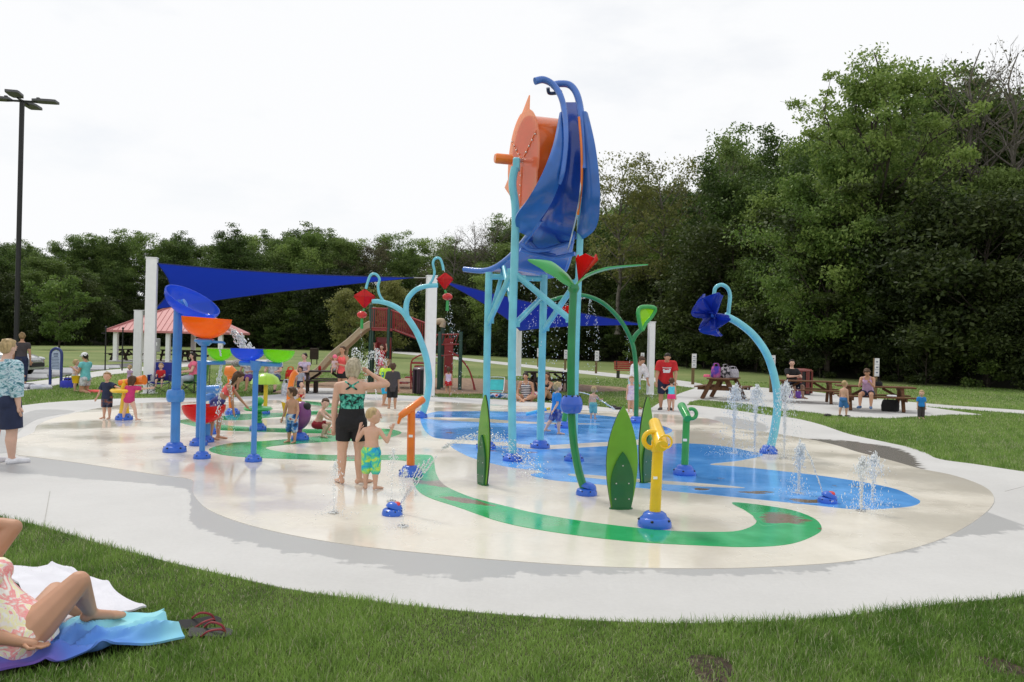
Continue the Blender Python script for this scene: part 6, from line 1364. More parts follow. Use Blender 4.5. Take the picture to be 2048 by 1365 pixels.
# --- behind the tower
person('woman in navy and white chevron swimsuit sitting on the grass', 1052, 803, 1.64, 168, fem=True, g=1.05, skin=1, pz=.12, z0=0, vox=.012, hair=('dark', 'bun'), pose=dict(ll=((-.55, 1, .25), (.75, .6, -.4)), rl=((.55, 1, .25), (-.75, .6, -.4)), la=((-.3, .15, -1), (.1, .5, -.8)), ra=((.3, .15, -1), (-.1, .5, -.8)), head=(.0, .45, 1), torso=(0, .15, 1)), wear=[('swimsuit', F_CHEV, dict(top=.80, strap=True, e=.010))])
person('long haired woman in dark swimsuit sitting with raised knee', 1096, 803, 1.64, 140, fem=True, skin=1, pz=.12, z0=0, vox=.013, hair=('brown', 'long'), pose=dict(ll=((-.15, .75, .75), (0, .45, -1)), rl=((.3, 1, .1), (-.3, 1, -.1)), la=((-.1, .6, -.5), (.2, .8, .2)), ra=((.2, .5, -.7), (-.3, .7, .6)), torso=(0, .1, 1)), wear=[('swimsuit', C_BLK, dict(top=.8, strap=True))])
person('boy in royal blue shirt walking with a foam stick', 1112, 869, 1.08, -72, hr=.18, skin=2, vox=.0095, hair=('blond', 'short'), pose=dict(ll=((-.03, -.42, -1), (0, -.65, -1)), rl=((.03, .15, -1), (0, .0, -1)), ra=((.1, -.2, -1), (.1, -.55, -.8)), la=((-.1, .1, -1), (0, .3, -1)), look=(0, 1, -.1)), wear=[('shirt', C_BLUE, dict(sleeve=.7, hem=-.2, e=.022)), ('shorts', F_BPAT, dict(leg=.95, loose=1.35))])
person('shirtless toddler in teal trunks facing away on the pad edge', 1186, 839, .82, -20, hr=.205, skin=0, vox=.010, hair=('blond', 'short'), pose=dict(ra=((.3, .6, -.7), (.3, .9, 0))), wear=[('shorts', cloth('teal_trunks', (.14, .38, .38)), dict(leg=1.05, loose=1.4))])
person('woman in white cover up bending toward a small girl', 1268, 818, 1.66, -150, fem=True, skin=1, vox=.013, z0=.012, hair=('brown', 'short'), pose=dict(torso=(.05, .45, 1), head=(0, .7, .8), ra=((.25, .2, -1), (-.2, .5, -.7)), la=((-.3, .2, -.9), (.2, .5, -.7))), wear=[('shirt', C_WHT, dict(sleeve=1.4, hem=.05, e=.035)), ('shorts', cloth('aqua_towel', (.35, .58, .68)), dict(leg=.6, loose=1.4))])
person('little girl in lilac swim dress standing by the woman in white', 1262, 824, 1.0, 175, hr=.19, skin=0, vox=.011, z0=.012, hair=('sandy', 'short'), wear=[('swimsuit', F_PPAT, dict(top=.85, strap=True)), ('shorts', F_PPAT, dict(leg=.6, loose=1.5))])
tm, Jm, im = person('man in red printed shirt and navy shorts looking down at a girl', 1330, 820, 1.78, 176, g=1.15, skin=1, vox=.0125, z0=.012, hair=('dark', 'buzz'), pose=dict(torso=(0, .30, 1), head=(0, .85, .65), look=(0, .5, -1), ra=((.25, .1, -1), (.05, .25, -1)), la=((-.22, .25, -1), (.1, .45, -.9)), lf=(-.35, 1, 0), rf=(.35, 1, 0)), wear=[('shirt', C_RED, dict(sleeve=.75, hem=-.12, e=.03)), ('shorts', C_NAVY, dict(leg=.95, loose=1.3)), ('shoes', C_GREY)])
person('little girl in aqua top and hot pink bottoms beside the man in red', 1342, 823, .96, -5, hr=.19, skin=0, vox=.0105, z0=.012, hair=('brown', 'short'), pose=dict(la=((-.5, .5, -.6), (-.4, .8, .3))), wear=[('top', cloth('bright_aqua', (.10, .55, .72)), dict(hem=.12, top=.85, strap=True)), ('shorts', cloth('hot_pink', (.80, .05, .22)), dict(leg=.4, top=.2, loose=1.3))])
# --- picnic tables
person('man in black shirt and glasses sitting behind the middle table', 0, 0, 1.78, 195, loc=ORG[T2.name] + Matrix.Rotation(R(-14), 3, 'Z') @ Vector((-.45, .70, 0)), pz=.47 + .06 * 1.7, g=1.12, skin=2, vox=.014, hair=('dark', 'short'), pose=dict(SIT, la=((-.2, .6, -.7), (.8, .6, .1)), ra=((.2, .6, -.7), (-.8, .6, .1)), look=(.5, 1, 0)), wear=[('shirt', C_BLK, dict(sleeve=.7, e=.02)), ('shorts', C_NAVY, dict(leg=.9))])
person('shirtless fair haired boy in blue trunks walking past the table', 1687, 833, 1.02, -60, hr=.19, skin=0, vox=.0105, hair=('blond', 'buzz'), pose=dict(ll=((-.04, -.2, -1), (0, -.2, -1)), rl=((.04, .25, -1), (0, -.1, -1))), wear=[('shorts', cloth('trunk_blue', (.05, .18, .45)), dict(leg=.95, loose=1.4)), ('shoes', C_GREY)])
person('dark haired woman in lilac top and dark shorts sitting on the table bench', 0, 0, 1.64, 180 - 32, loc=ORG[T3.name] + Matrix.Rotation(R(-16), 3, 'Z') @ Vector((-.28, -.72, 0)), pz=.47 + .058 * 1.64, fem=True, skin=1, vox=.0125, hair=('brown', 'bob'), pose=dict(SIT, torso=(.0, .32, 1), head=(0, .75, .8), look=(-.2, .7, -.8), la=((-.1, .5, -.8), (.3, .8, .5)), ra=((.1, .5, -.8), (-.3, .8, .5))), wear=[('top', C_LIL, dict(hem=-.1, top=.82, strap=True, e=.016)), ('shorts', C_NAVY, dict(leg=.55)), ('shoes', C_DENIM)])
person('toddler in blue shirt and dark trousers by the last table', 1842, 838, .80, 172, hr=.215, skin=2, vox=.010, hair=('blond', 'short'), pose=dict(look=(.3, 1, 0)), wear=[('shirt', C_BLUE, dict(sleeve=.7, e=.018)), ('trousers', C_GREY, dict(leg=1.85, loose=1.4))])
# --- sunbather in the foreground
person('sunbathing woman in coral floral swimsuit lying on a blue towel with raised knee', 0, 0, 1.66, 0, loc=(-2.75, 4.80, .0), fem=True, skin=1, g=1.16, vox=.0085, pz=.15, it=4, hair=('sandy', 'bob'),
       pose=dict(torso=(-.64, -.12, .70), side=(.22, -.96, .03), head=(-.6, -.1, .8), look=(.6, .6, .2), rl=((.46, .62, .66), (-.14, .78, -.84)), ll=((-.22, .92, .24), (.66, .42, -.62)), rf=(.75, .62, -.05), lf=(.9, .3, -.1),
                 ra=((.42, -.10, -.9), (.80, .30, -.30)), la=((.30, .20, .50), (-.90, -.1, .12))),
       wear=[('swimsuit', F_TRSUIT, dict(top=.80, strap=True, e=.010))])
flush()
# prints on shirts
def print_on(t, inf, items, mt, e, s=1):
    M_ = Matrix((inf['sd'], inf['fw'], inf['tv'])).transposed()
    for x, f, w, h in items:
        c, _, _, rx, ry = inf['ring'](f, e); k = math.sqrt(max(0, 1 - (x / rx) ** 2))
        MB().box(c + inf['sd'] * x + inf['fw'] * s * (ry * k + .006), (w, .012, h), M=M_, bev=.004).build('shirt_print', mt, t, local=True)
print_on(tm, im, [(-.11 + k * .037, .72, .028, .03) for k in range(7)] + [(-.05, .56, .10, .08), (.05, .54, .11, .09), (.09, .60, .05, .06), (-.09, .63, .04, .05), (0, .49, .16, .03)], C_WHT, .034)
print_on(tn, inn, [(0, .62, .09, .10), (.0, .47, .07, .05)], cloth('print_teal', (.02, .22, .35)), .03, -1); print_on(tn, inn, [(.0, .62, .04, .05)], C_NEON, .036, -1)
# ================================================================= small things
PRESSED = []
def towel(name, label, corners, m, th=.012, amp=.03, seed=1, n=44, fold=None, z=.05):
    c = [G(*p) for p in corners]; r_ = random.Random(seed); ph = [r_.uniform(0, 6) for _ in range(8)]
    cen = sum(c, Vector()) / 4; t = thing(name, label, 'towel', (cen.x, cen.y, 0)); rows_ = []
    for i in range(n + 1):
        u = i / n; row_ = []
        for j in range(n + 1):
            v = j / n; p = c[0] * (1 - u) * (1 - v) + c[1] * (1 - u) * v + c[2] * u * v + c[3] * u * (1 - v)
            w = (1 - abs(math.sin(4.5 * u + 3.5 * v + ph[0] + 1.4 * math.sin(4 * v + ph[1])))) ** 1.5 * .8 + (1 - abs(math.sin(-5 * u + 7 * v + ph[2] + 1.2 * math.sin(5 * u + ph[7])))) ** 2 * .55 + .08 * math.sin(23 * u + 17 * v + ph[3])
            ed = .03 * math.sin(9 * u + ph[3]) * (2 * v - 1) ** 6; e2 = .03 * math.sin(8 * v + ph[4]) * (2 * u - 1) ** 6
            row_.append(Vector((p.x + ed + .015 * math.sin(12 * v + ph[5]), p.y + e2 + .015 * math.sin(11 * u + ph[6]), z + amp * w)))
        rows_.append(row_)
    MB().grid(rows_, th=th).build('cloth', m, t); PRESSED.append([(p.x, p.y) for p in c])
    return t
towel('beach_towel', 'white towel spread on the grass beside the sunbather', [(70, 1285), (14, 1150), (140, 1146), (294, 1232)], mat('white_terry', (.74, .74, .80), .95, var=.03, bump=.5, bscale=160), amp=.025, seed=3)
M_TW = bpy.data.materials.new('blue_ombre_terry'); M_TW.use_nodes = True; nt = M_TW.node_tree; b_ = nt.nodes['Principled BSDF']; b_.inputs['Roughness'].default_value = .95
tc = nt.nodes.new('ShaderNodeTexCoord'); sx = nt.nodes.new('ShaderNodeSeparateXYZ'); nz = nt.nodes.new('ShaderNodeTexNoise'); nz.inputs['Scale'].default_value = 3.5
ad = nt.nodes.new('ShaderNodeMath'); ad.operation = 'MULTIPLY_ADD'; ad.inputs[1].default_value = .45
nt.links.new(tc.outputs['Generated'], sx.inputs[0]); nt.links.new(tc.outputs['Object'], nz.inputs['Vector']); nt.links.new(nz.outputs['Fac'], ad.inputs[0]); nt.links.new(sx.outputs['Y'], ad.inputs[2])
rp = nt.nodes.new('ShaderNodeValToRGB'); e_ = rp.color_ramp.elements
while len(e_) < 5: e_.new(.5)
for k, (p, c) in enumerate(((.30, (.14, .08, .36)), (.46, (.08, .16, .55)), (.72, (.10, .26, .66)), (.86, (.20, .50, .70)), (1.1, (.30, .66, .74)))): e_[k].position = min(p, 1); e_[k].color = c + (1,)
nt.links.new(ad.outputs[0], rp.inputs['Fac']); nt.links.new(rp.outputs['Color'], b_.inputs['Base Color'])
towel('beach_towel', 'rumpled blue and purple towel under the sunbather', [(-40, 1372), (95, 1275), (318, 1246), (358, 1296)], M_TW, amp=.075, seed=8, th=.014)
def flipflop(label, px, py, rz, roll=0.0):
    t = thing('flip_flop', label, 'sandal', G(px, py) + Vector((0, 0, .035)), rz, 'pair of flip flops'); t.rotation_euler = (roll, .05, rz)
    L = [(-.13, -.032), (-.12, -.045), (-.03, -.038), (.05, -.046), (.11, -.042), (.135, -.015), (.135, .015), (.11, .040), (.05, .044), (-.03, .036), (-.12, .042), (-.13, .03)]
    MB().plate([(x, y, 0) for x, y in L], (0, 0, 1), .02).build('sole', K_DARK, t, smooth=False, local=True)
    for s in (-1, 1): MB().tube(catrom([(.09, 0, .01), (.065, s * .02, .045), (.0, s * .042, .05), (-.045, s * .044, .01)], 4), .009, 6, flat=.6).build('strap', mat('dark_red_strap', (.20, .012, .02), .6), t, local=True)
flipflop('black flip flop with dark red strap on the grass', 400, 1258, R(35), .5); flipflop('black flip flop with dark red strap on the grass', 420, 1278, R(10), .35)
for x, y, lb in ((1226, 816, 'dark sandal left on the pad edge near the toddler'), (1236, 819, 'grey sandal left on the pad edge near the toddler'), (1655, 833, 'dark sandal lying on the picnic slab')):
    t = thing('sandal', lb, 'sandal', G(x, y, .021), .4); MB().ball((0, 0, .035), (.13, .055, .04), 12, 7).build('upper', C_GREY, t, local=True); MB().plate([(.14 * math.cos(a), .06 * math.sin(a), .008) for a in [k * .5236 for k in range(12)]], (0, 0, 1), .016).build('sole', K_DARK, t, local=True)
def sack(name, label, cat, loc, w, d, h, m, rz=0.0, handle=True):
    t = thing(name, label, cat, loc, rz); b = MB()
    loft(b, [(Vector((0, 0, z * h)), Vector((1, 0, 0)), Vector((0, 1, 0)), w / 2 * k, d / 2 * k) for z, k in ((0, .86), (.06, 1), (.5, 1.04), (.85, .92), (1, .80))], 14); b.build('bag_body', m, t, local=True)
    if handle:
        for s in (-1, 1): MB().tube(catrom([(-w * .25, s * d * .3, h * .92), (-w * .18, s * d * .34, h * 1.25), (w * .18, s * d * .34, h * 1.25), (w * .25, s * d * .3, h * .92)], 4), .012, 6).build('handle', m, t, local=True)
    return t
b = ORG[T1.name] + Vector((0, 0, .77))
sack('tote_bag', 'purple and pink tote bag on the picnic table', 'bag', b + Vector((-.32, -.1, 0)), .36, .22, .40, prn('purple_tote', [(.4, (.10, .06, .42)), (.55, (.55, .12, .35)), (.7, (.4, .3, .5))], 4))
sack('tote_bag', 'black and white patterned bag on the picnic table', 'bag', b + Vector((.0, -.15, 0)), .34, .2, .38, prn('mono_tote', [(.45, (.02, .02, .025)), (.52, (.45, .42, .46))], 9))
sack('laundry_basket', 'pale woven basket on the picnic table', 'basket', b + Vector((.32, .05, 0)), .46, .34, .32, prn('pale_weave', [(.4, (.50, .48, .52)), (.6, (.32, .30, .36))], 26))
sack('folded_shirt', 'pink cloth bundle at the end of the picnic table', 'cloth', b + Vector((-.62, .0, 0)), .26, .22, .10, C_PINK, handle=False)
sack('duffel_bag', 'black bag under the bench of the last picnic table', 'bag', ORG[T3.name] + Vector((.35, -.35, 0)), .55, .32, .36, C_BLK)
sack('backpack', 'dark handbag on the last picnic table', 'bag', ORG[T3.name] + Vector((.05, 0, .77)), .4, .2, .14, C_BLK)
sack('food_tray', 'white paper food tray on the table bench', 'tray', ORG[T3.name] + Vector((.25, -.66, .475)), .3, .2, .05, C_WHT, handle=False)
sack('cooler_bag', 'violet cooler bag behind the middle picnic table', 'bag', G(1592, 798) + Vector((0, 0, .02)), .55, .4, .45, C_PURP)
sack('tote_bag', 'bright blue bag on the grass beside the kneeling woman', 'bag', G(133, 777), .42, .3, .26, cloth('bright_blue_bag', (.04, .05, .45)))
sack('tote_bag', 'black bag behind the little girl on the lawn', 'bag', G(141, 774), .5, .3, .32, C_BLK)
sack('clothes_pile', 'heap of white and dark clothes on the lawn by the sign', 'cloth', G(70, 779), 1.1, .5, .16, prn('mixed_clothes', [(.42, (.04, .05, .08)), (.5, (.62, .62, .66)), (.62, (.5, .52, .6))], 5), handle=False)
sack('clothes_pile', 'dark towel heap on the lawn nearer the path', 'cloth', G(52, 777), .6, .4, .16, C_NAVY, handle=False)
sack('clothes_pile', 'orange and yellow toy heap beside the kneeling woman', 'toy', G(190, 786), .5, .25, .09, C_CORAL, handle=False)
sack('patterned_towel', 'blue and white patterned towel heap beside the sunbathers', 'towel', G(1003, 797), .8, .45, .16, F_SURF, handle=False)
sack('patterned_towel', 'pink towel heap beside the chevron swimsuit', 'towel', G(1072, 797), .4, .35, .22, prn('pink_white', [(.45, (.7, .1, .2)), (.55, (.75, .7, .7))], 8), handle=False)
sack('gift_bag', 'white flowered bag by the benches', 'bag', G(572, 793), .3, .18, .42, F_FIG)
sack('gift_bag', 'red and yellow bag on the low bench', 'bag', ORG[BN[1].name] + Vector((.5, .05, .45)), .35, .22, .34, prn('red_yellow', [(.45, (.65, .03, .02)), (.55, (.8, .5, .05))], 4))
sack('snack_basket', 'wire basket of snacks on the dark picnic table', 'basket', G(652, 786) + Vector((.3, .1, .77)), .38, .26, .2, prn('snack', [(.45, (.5, .5, .5)), (.55, (.12, .1, .1))], 14))
sack('drink_cup', 'red cup on the dark picnic table', 'cup', G(652, 786) + Vector((-.25, .05, .77)), .1, .1, .15, C_RED, handle=False)
b = G(155, 785) + Vector((.05, -.2, 0)); t = thing('toy_bucket', 'yellow plastic bucket held by the little girl', 'bucket', b + Vector((0, 0, .30)))
bm_ = MB(); bm_.lathe((0, 0, 0), [(.10, 0), (.14, .22), (.15, .23), (.13, .225), (.095, .015)], 18); bm_.build('pail', K_YEL, t, local=True); MB().tube(catrom([(-.14, 0, .22), (-.1, 0, .32), (0, 0, .36), (.1, 0, .32), (.14, 0, .22)], 4), .008, 6).build('handle', K_WHT, t, local=True)
Yb = G(1112, 869).y; a, b = P(1100, 817, Yb - .12), P(1052, 829, Yb - .15)
t = thing('foam_stick', 'light blue foam stick with yellow grip in the boy\'s hand', 'toy', b)
MB().tube([a.lerp(b, .15), b], .035, 12).build('tube', cloth('foam_blue', (.10, .45, .78)), t); MB().tube([a, a.lerp(b, .16)], .028, 12).build('grip', K_YEL, t)
for x, y, lb in ((683, 796, 'dark wet drain cover in the concrete by the coral tank top'),):
    b = G(x, y, .012); t = thing('drain_cover', lb, 'drain', b); MB().lathe(b, [(.42, 0), (.42, .012), (.36, .014)], 24).build('grate', mat('dark_grate', (.06, .06, .06), .5), t)
# ================================================================= water
M_WAT = bpy.data.materials.new('white_water'); M_WAT.use_nodes = True; nt = M_WAT.node_tree; b_ = nt.nodes['Principled BSDF']
b_.inputs['Base Color'].default_value = (.93, .96, .98, 1); b_.inputs['Roughness'].default_value = .08; b_.inputs['Transmission Weight'].default_value = .15; b_.inputs['IOR'].default_value = 1.33
OCT_V = np.array([(1, 0, 0), (-1, 0, 0), (0, 1, 0), (0, -1, 0), (0, 0, 1), (0, 0, -1)], float)
OCT_F = np.array([(0, 2, 4), (2, 1, 4), (1, 3, 4), (3, 0, 4), (2, 0, 5), (1, 2, 5), (3, 1, 5), (0, 3, 5)])
def drops(label, C, size, D=None, stretch=1.0, group=None, tubes=None):
    C = np.asarray(C, float); n = len(C); size = np.broadcast_to(np.asarray(size, float), (n,))
    V = OCT_V[None] * size[:, None, None]
    if D is not None:
        D = np.asarray(D, float); D = np.broadcast_to(D, (n, 3)); D = D / (np.linalg.norm(D, axis=1)[:, None] + 1e-9)
        al = np.einsum('nkj,nj->nk', V, D); V = V + D[:, None, :] * al[:, :, None] * (stretch - 1)
    V = V + C[:, None, :]
    F = OCT_F[None] + (np.arange(n) * 6)[:, None, None]
    me = fast_mesh('water_spray', V.reshape(-1, 3), F.reshape(-1, 3))
    me.polygons.foreach_set('use_smooth', np.ones(len(me.polygons), bool))
    o = link('water_spray', me, M_WAT); tag(o, label, 'water', group, 'stuff'); return o
wr = np.random.default_rng(5)
def jet(label, px, py, ptop, n=420, spread=.07, crown=.16, group=None, k=.62):
    n = int(n * 2.2); b = G(px, py, .03); H = mpx(py - ptop, b.y); nd = int(n * .55); Cs, Ds, Ss = [], [], []
    z = wr.uniform(0, 1, nd) ** .8 * H; w = .006 + .018 * (z / H) ** 1.5 * spread / .07
    Cs.append(np.stack([b.x + wr.normal(size=nd) * w, b.y + wr.normal(size=nd) * w, b.z + z], 1)); Ss.append(k * wr.uniform(.003, .009, nd))
    n2 = n - nd; th = wr.uniform(0, 6.28, n2); r_ = np.abs(wr.normal(size=n2)) * crown; zz = H * (1.02 - (r_ / crown) ** 1.3 * wr.uniform(.05, .34, n2)) + wr.normal(size=n2) * .03
    Cs.append(np.stack([b.x + np.cos(th) * r_ * .8 + crown * .25 * wr.random(n2), b.y + np.sin(th) * r_ * .8, b.z + np.maximum(zz, .01)], 1)); Ss.append(k * wr.uniform(.004, .012, n2))
    n3 = n // 6; th = wr.uniform(0, 6.28, n3); r_ = np.abs(wr.normal(size=n3)) * crown * 1.6
    Cs.append(np.stack([b.x + np.cos(th) * r_, b.y + np.sin(th) * r_, b.z + wr.uniform(0, .5 * H, n3) ** 1.5], 1)); Ss.append(k * wr.uniform(.003, .008, n3))
    drops(label, np.concatenate(Cs), np.concatenate(Ss), (0, 0, 1), 3.2, group)
for x, y, tp, n, lb in ((1467, 907, 776, 1000, 'tall white ground jet nearest the first picnic table'), (1509, 909, 778, 900, 'tall white ground jet between the two other tall jets'), (1568, 916, 772, 1000, 'tall white ground jet closest to the aqua flower stem'), (1597, 987, 892, 560, 'slim white jet rising from the blue floor by the push button sprayer')):
    jet(lb, x, y, tp, n, .11 if x < 1590 else .05, .15 if x < 1590 else .055)
jet('bubbling white jet near the tip of the blue floor', 1722, 1022, 922, 420, .08, .10); jet('bubbling white jet near the tip of the blue floor', 1745, 1005, 916, 380, .08, .10)
for x, y, tp, lb in ((667, 1026, 930, 'faint ground jet beside the barefoot woman'), (783, 1003, 905, 'faint ground jet between boy and orange cannon'), (806, 1053, 942, 'faint ground jet beside the low sprayer')): jet(lb, x, y, tp, 150, .06, .06, k=.42)
def stream(label, pts, n, jit, size=(.003, .008), stretch=2.0, grow=1.0):
    pp = np.array([tuple(p) for p in catrom([P(*p) for p in pts], 24)]); k = wr.uniform(0, len(pp) - 1.001, n); i = k.astype(int); f = (k - i)[:, None]
    C = pp[i] * (1 - f) + pp[i + 1] * f; D = pp[i + 1] - pp[i]
    C = C + wr.normal(size=C.shape) * jit * (.15 + grow * (k / len(pp))[:, None]); C[:, 2] = np.maximum(C[:, 2], .03)
    return C, D, wr.uniform(size[0], size[1], n)
def streams(label, defs, group=None, stretch=2.2):
    A = [stream(label, *d) for d in defs]; return drops(label, np.concatenate([a[0] for a in A]), np.concatenate([a[2] for a in A]), np.concatenate([a[1] for a in A]), stretch, group)
Yk = G(842, 836).y
streams('thin water trickle falling from the left kite tail', [([(734, 575, Yk), (729, 596, Yk)], 50, .01), ([(723, 652, Yk), (724, 690, Yk), (726, 745, Yk), (727, 812, Yk)], 90, .05)])
streams('thin water trickle falling from the kite beside the white post', [([(888, 538, Yk), (891, 556, Yk)], 50, .01), ([(897, 604, Yk), (901, 640, Yk), (907, 690, Yk), (911, 800, Yk)], 160, .12)])
Ya = G(1273, 846).y
streams('arching water drops sprayed from the green arch', [([(1170, 596, Ya), (1110, 605, Ya), (1070, 640, Ya), (1048, 690, Ya), (1040, 820, Ya)], 150, .07), ([(1170, 596, Ya), (1130, 612, Ya), (1112, 660, Ya), (1105, 820, Ya)], 150, .06), ([(1180, 598, Ya), (1192, 640, Ya), (1195, 700, Ya), (1196, 820, Ya)], 130, .06), ([(1180, 598, Ya), (1176, 650, Ya), (1178, 740, Ya)], 90, .05), ([(1210, 610, Ya), (1240, 640, Ya), (1258, 690, Ya), (1262, 830, Ya)], 110, .05), ([(1300, 640, Ya), (1303, 700, Ya), (1304, 830, Ya)], 60, .03)])
Yo = G(404, 917).y
streams('water spilling from the clear orange bowl', [([(452, 655, Yo), (468, 665, Yo), (484, 685, Yo), (492, 700, Yo)], 330, .05, (.006, .016)), ([(440, 692, Yo), (441, 712, Yo)], 40, .008)])
Yo2 = G(397, 891).y
streams('water pouring from the lime bowl onto the bending girl', [([(444, 722, Yo2), (440, 745, Yo2), (438, 775, Yo2), (440, 850, Yo2)], 260, .035, (.005, .012)), ([(460, 760, Yo2), (463, 800, Yo2), (466, 870, Yo2)], 90, .06)])
Ys = G(785, 1030).y
streams('fan of fine jets from the low sprayer', [([(800, 1010, Ys), (x0, y0, Ys - .1), (x1, y1, Ys - .2)], 120, .006, (.0025, .005)) for x0, y0, x1, y1 in ((822, 965, 838, 930), (828, 962, 850, 924), (833, 962, 860, 918), (838, 962, 872, 914), (826, 975, 832, 990))], stretch=4)
Yl = G(966, 969).y + .35
streams('cannon spray of white drops crossing the edge on leaf panel', [([(885, 897, Yl), (920, 880, Yl), (965, 872, Yl), (1000, 882, Yl), (1040, 912, Yl), (1075, 945, Yl)], 700, .075, (.003, .008))])
Yw = G(700, 830).y
streams('splashing jets behind the woman shading her eyes', [([(712, 800, Yw), (704, 740, Yw), (709, 700, Yw), (722, 715, Yw), (728, 740, Yw)], 220, .05, (.005, .012)), ([(732, 800, Yw), (734, 735, Yw), (744, 705, Yw), (758, 720, Yw)], 200, .05, (.005, .012)), ([(752, 800, Yw), (752, 740, Yw), (757, 705, Yw), (768, 730, Yw)], 240, .06, (.005, .012))])
Yt = G(1186, 839).y
streams('thin stream shot by the toddler toward the sandals', [([(1160, 785, Yt), (1180, 790, Yt), (1205, 803, Yt), (1228, 818, Yt - .1)], 260, .008, (.006, .010))], stretch=5)
Yr = G(1655, 1006).y
streams('thin stream leaping from the push button sprayer', [([(1645, 985, Yr), (1635, 955, Yr), (1620, 915, Yr), (1606, 890, Yr)], 160, .01, (.003, .006))], stretch=4)
Ytw = 14.3
streams('loose drops raining from the tower deck', [([(x, 560, Ytw), (x + 3, 640, Ytw), (x + 2, 760, Ytw)], 34, .08, (.004, .008)) for x in (1045, 1066, 1112, 1126)])
# floor nozzles under the jets
for x, y, lb in ((1467, 907, 'the first tall jet'), (1509, 909, 'the middle tall jet'), (1568, 916, 'the tall jet by the aqua stem'), (1597, 987, 'the slim jet'), (1722, 1022, 'the bubbling jet'), (667, 1026, 'the faint jet beside the woman'), (783, 1003, 'the faint jet by the orange cannon'), (806, 1053, 'the faint jet beside the low sprayer')):
    b = G(x, y, .024); t = thing('floor_nozzle', 'small round steel nozzle in the floor under ' + lb, 'nozzle', b)
    MB().lathe(b, [(.055, 0), (.055, .008), (.045, .011)], 16).build('rim', K_BOLT, t); MB().lathe(b + Vector((0, 0, .010)), [(.02, 0), (.02, .006)], 10).build('spout', K_DARK, t)
# splash rings on the floor
n = 900; C = []
for (x, y, rr_) in ((1467, 908, .5), (1509, 910, .5), (1568, 917, .5), (1735, 1018, .4), (806, 1054, .25), (667, 1027, .25), (1060, 945, .5), (1597, 988, .25)):
    b = G(x, y, .033); a = wr.uniform(0, 6.28, 110); q = np.abs(wr.normal(size=110)) * rr_ * .6
    C.append(np.stack([b.x + np.cos(a) * q, b.y + np.sin(a) * q, b.z + np.abs(wr.normal(size=110)) * .015], 1))
C = np.concatenate(C); drops('scattered splash drops on the pad floor', C, wr.uniform(.003, .007, len(C)))
# ================================================================= grass
M_GR = bpy.data.materials.new('grass_blades'); M_GR.use_nodes = True; nt = M_GR.node_tree; nt.nodes.clear(); L_ = nt.links
o_ = nt.nodes.new('ShaderNodeOutputMaterial'); mx = nt.nodes.new('ShaderNodeMixShader'); mx.inputs[0].default_value = .3
d_ = nt.nodes.new('ShaderNodeBsdfPrincipled'); d_.inputs['Roughness'].default_value = .45; d_.inputs['Specular IOR Level'].default_value = .35; t_ = nt.nodes.new('ShaderNodeBsdfTranslucent')
at = nt.nodes.new('ShaderNodeAttribute'); at.attribute_name = 'tint'
L_.new(at.outputs['Color'], d_.inputs['Base Color']); L_.new(at.outputs['Color'], t_.inputs['Color']); L_.new(d_.outputs[0], mx.inputs[1]); L_.new(t_.outputs[0], mx.inputs[2]); L_.new(mx.outputs[0], o_.inputs['Surface'])
gr = np.random.default_rng(9)
HARD = [APRON, SLAB, PATH1, PATH2, PATH3, MULCH, PARK]
def smooth_noise(X, Y, s, seed):
    q = np.random.default_rng(seed); v = np.zeros_like(X)
    for k in range(7):
        a = q.uniform(0, 6.28); f = s * q.uniform(.6, 2.2); v += np.sin((X * math.cos(a) + Y * math.sin(a)) * f + q.uniform(0, 6.28))
    return v / 7 * 1.6
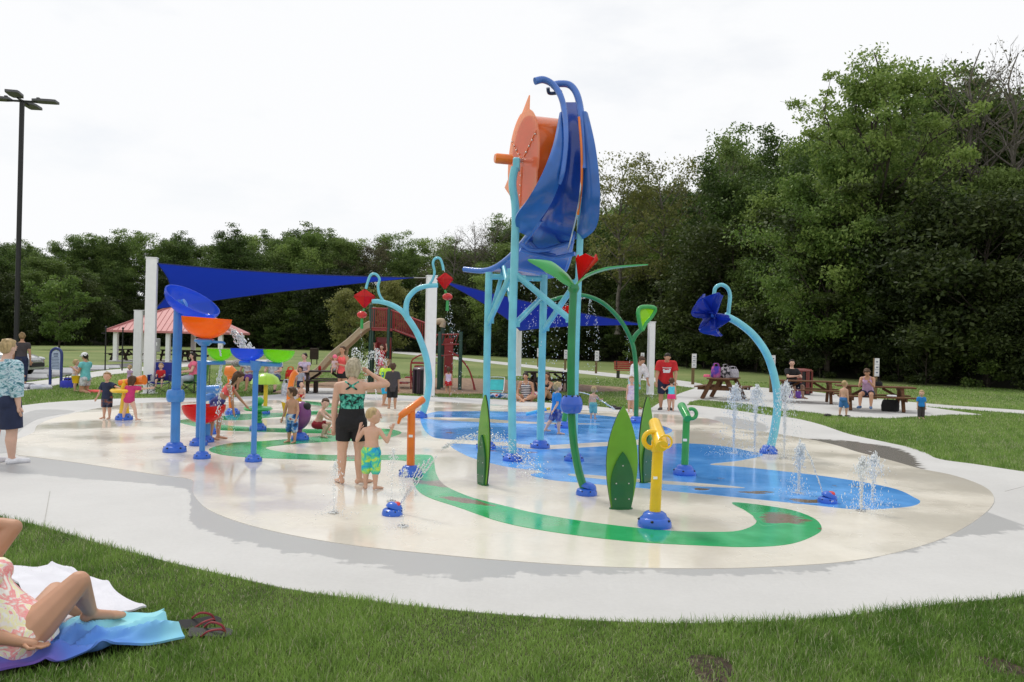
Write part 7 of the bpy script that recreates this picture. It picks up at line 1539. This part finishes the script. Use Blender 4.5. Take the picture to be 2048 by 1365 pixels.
def blades(name, label, X, Y, ln, wd, seg2=True, lean=.5):
    n = len(X); a = gr.uniform(0, 6.28, n); le = gr.uniform(.1, lean, n) * ln; la = gr.uniform(0, 6.28, n)
    sx_, sy_ = np.cos(a) * wd / 2, np.sin(a) * wd / 2
    z = np.zeros(n); h = ln * np.sqrt(np.maximum(.15, 1 - (le / ln) ** 2))
    B0 = np.stack([X - sx_, Y - sy_, z], 1); B1 = np.stack([X + sx_, Y + sy_, z], 1)
    lx, ly = np.cos(la) * le, np.sin(la) * le
    T = np.stack([X + lx, Y + ly, h], 1)
    if seg2:
        M0 = np.stack([X + lx * .3 - sx_ * .8, Y + ly * .3 - sy_ * .8, h * .6], 1); M1 = np.stack([X + lx * .3 + sx_ * .8, Y + ly * .3 + sy_ * .8, h * .6], 1)
        V = np.stack([B0, B1, M0, M1, T], 1); k = 5; F = np.array([(0, 1, 3), (0, 3, 2), (2, 3, 4)])
    else: V = np.stack([B0, B1, T], 1); k = 3; F = np.array([(0, 1, 2)])
    me = fast_mesh(name, V.reshape(-1, 3), (F[None] + (np.arange(n) * k)[:, None, None]).reshape(-1, 3))
    big = smooth_noise(X, Y, .9, 3) * .55 + .5 + smooth_noise(X, Y, 7, 4) * .45
    mixv = np.clip(big + gr.normal(size=n) * .2, 0, 1)[:, None]
    col = np.array([.105, .215, .030]) * (1 - mixv) + np.array([.26, .40, .090]) * mixv
    dry = gr.random(n) < (.09 + .22 * np.clip(smooth_noise(X, Y, 1.6, 8) - .25, 0, 1)); col[dry] = np.array([.50, .50, .32]) * gr.uniform(.6, 1.15, dry.sum())[:, None]
    col *= gr.uniform(.75, 1.25, n)[:, None]
    at_ = me.color_attributes.new('tint', 'FLOAT_COLOR', 'POINT')
    cc = np.ones((n, k, 4), np.float32); cc[:, :, :3] = col[:, None, :]; at_.data.foreach_set('color', cc.ravel())
    o = link(name, me, M_GR); tag(o, label, 'grass', None, 'stuff'); return o
def keep(X, Y):
    m = np.ones(len(X), bool)
    for h in HARD: m &= ~inside(h, X, Y)
    return m
n = 640000; Y = gr.uniform(3.8, 9.8, n); X = gr.uniform(-1, 1, n) * (Y * .84 + .5)
m = keep(X, Y) & (gr.random(n) < np.clip(5.2 / Y, 0, 1)); X, Y = X[m], Y[m]
for s_ in PRESSED:
    m = ~inside(s_, X, Y) | (gr.random(len(X)) < .12); X, Y = X[m], Y[m]
for s_ in SOIL:
    m = ~inside(s_, X, Y) | (gr.random(len(X)) < .20); X, Y = X[m], Y[m]
ln = gr.uniform(.022, .066, len(X)) * (1 + .5 * np.clip(smooth_noise(X, Y, 2.2, 6), -1, 1))
ed = inside(APRON, X, Y + .14) | inside(APRON, X, Y - .10); ln[ed] *= gr.uniform(1.0, 1.55, ed.sum())
blades('lawn_grass', 'mown green grass of the lawn before the splash pad', X, Y, ln, gr.uniform(.0035, .0062, len(X)), lean=.85)
n = 850000; u = gr.random(n); Y = 9.6 * (46 / 9.6) ** u; X = gr.uniform(-1, 1, n) * (Y * .80)
m = keep(X, Y) & ((Y < 30) | (gr.random(n) < .5)); X, Y = X[m], Y[m]
blades('lawn_grass', 'mown green grass of the lawn around and beyond the splash pad', X, Y, gr.uniform(.04, .085, len(X)), .0055 * np.maximum(1, Y / 9), seg2=False, lean=.8)
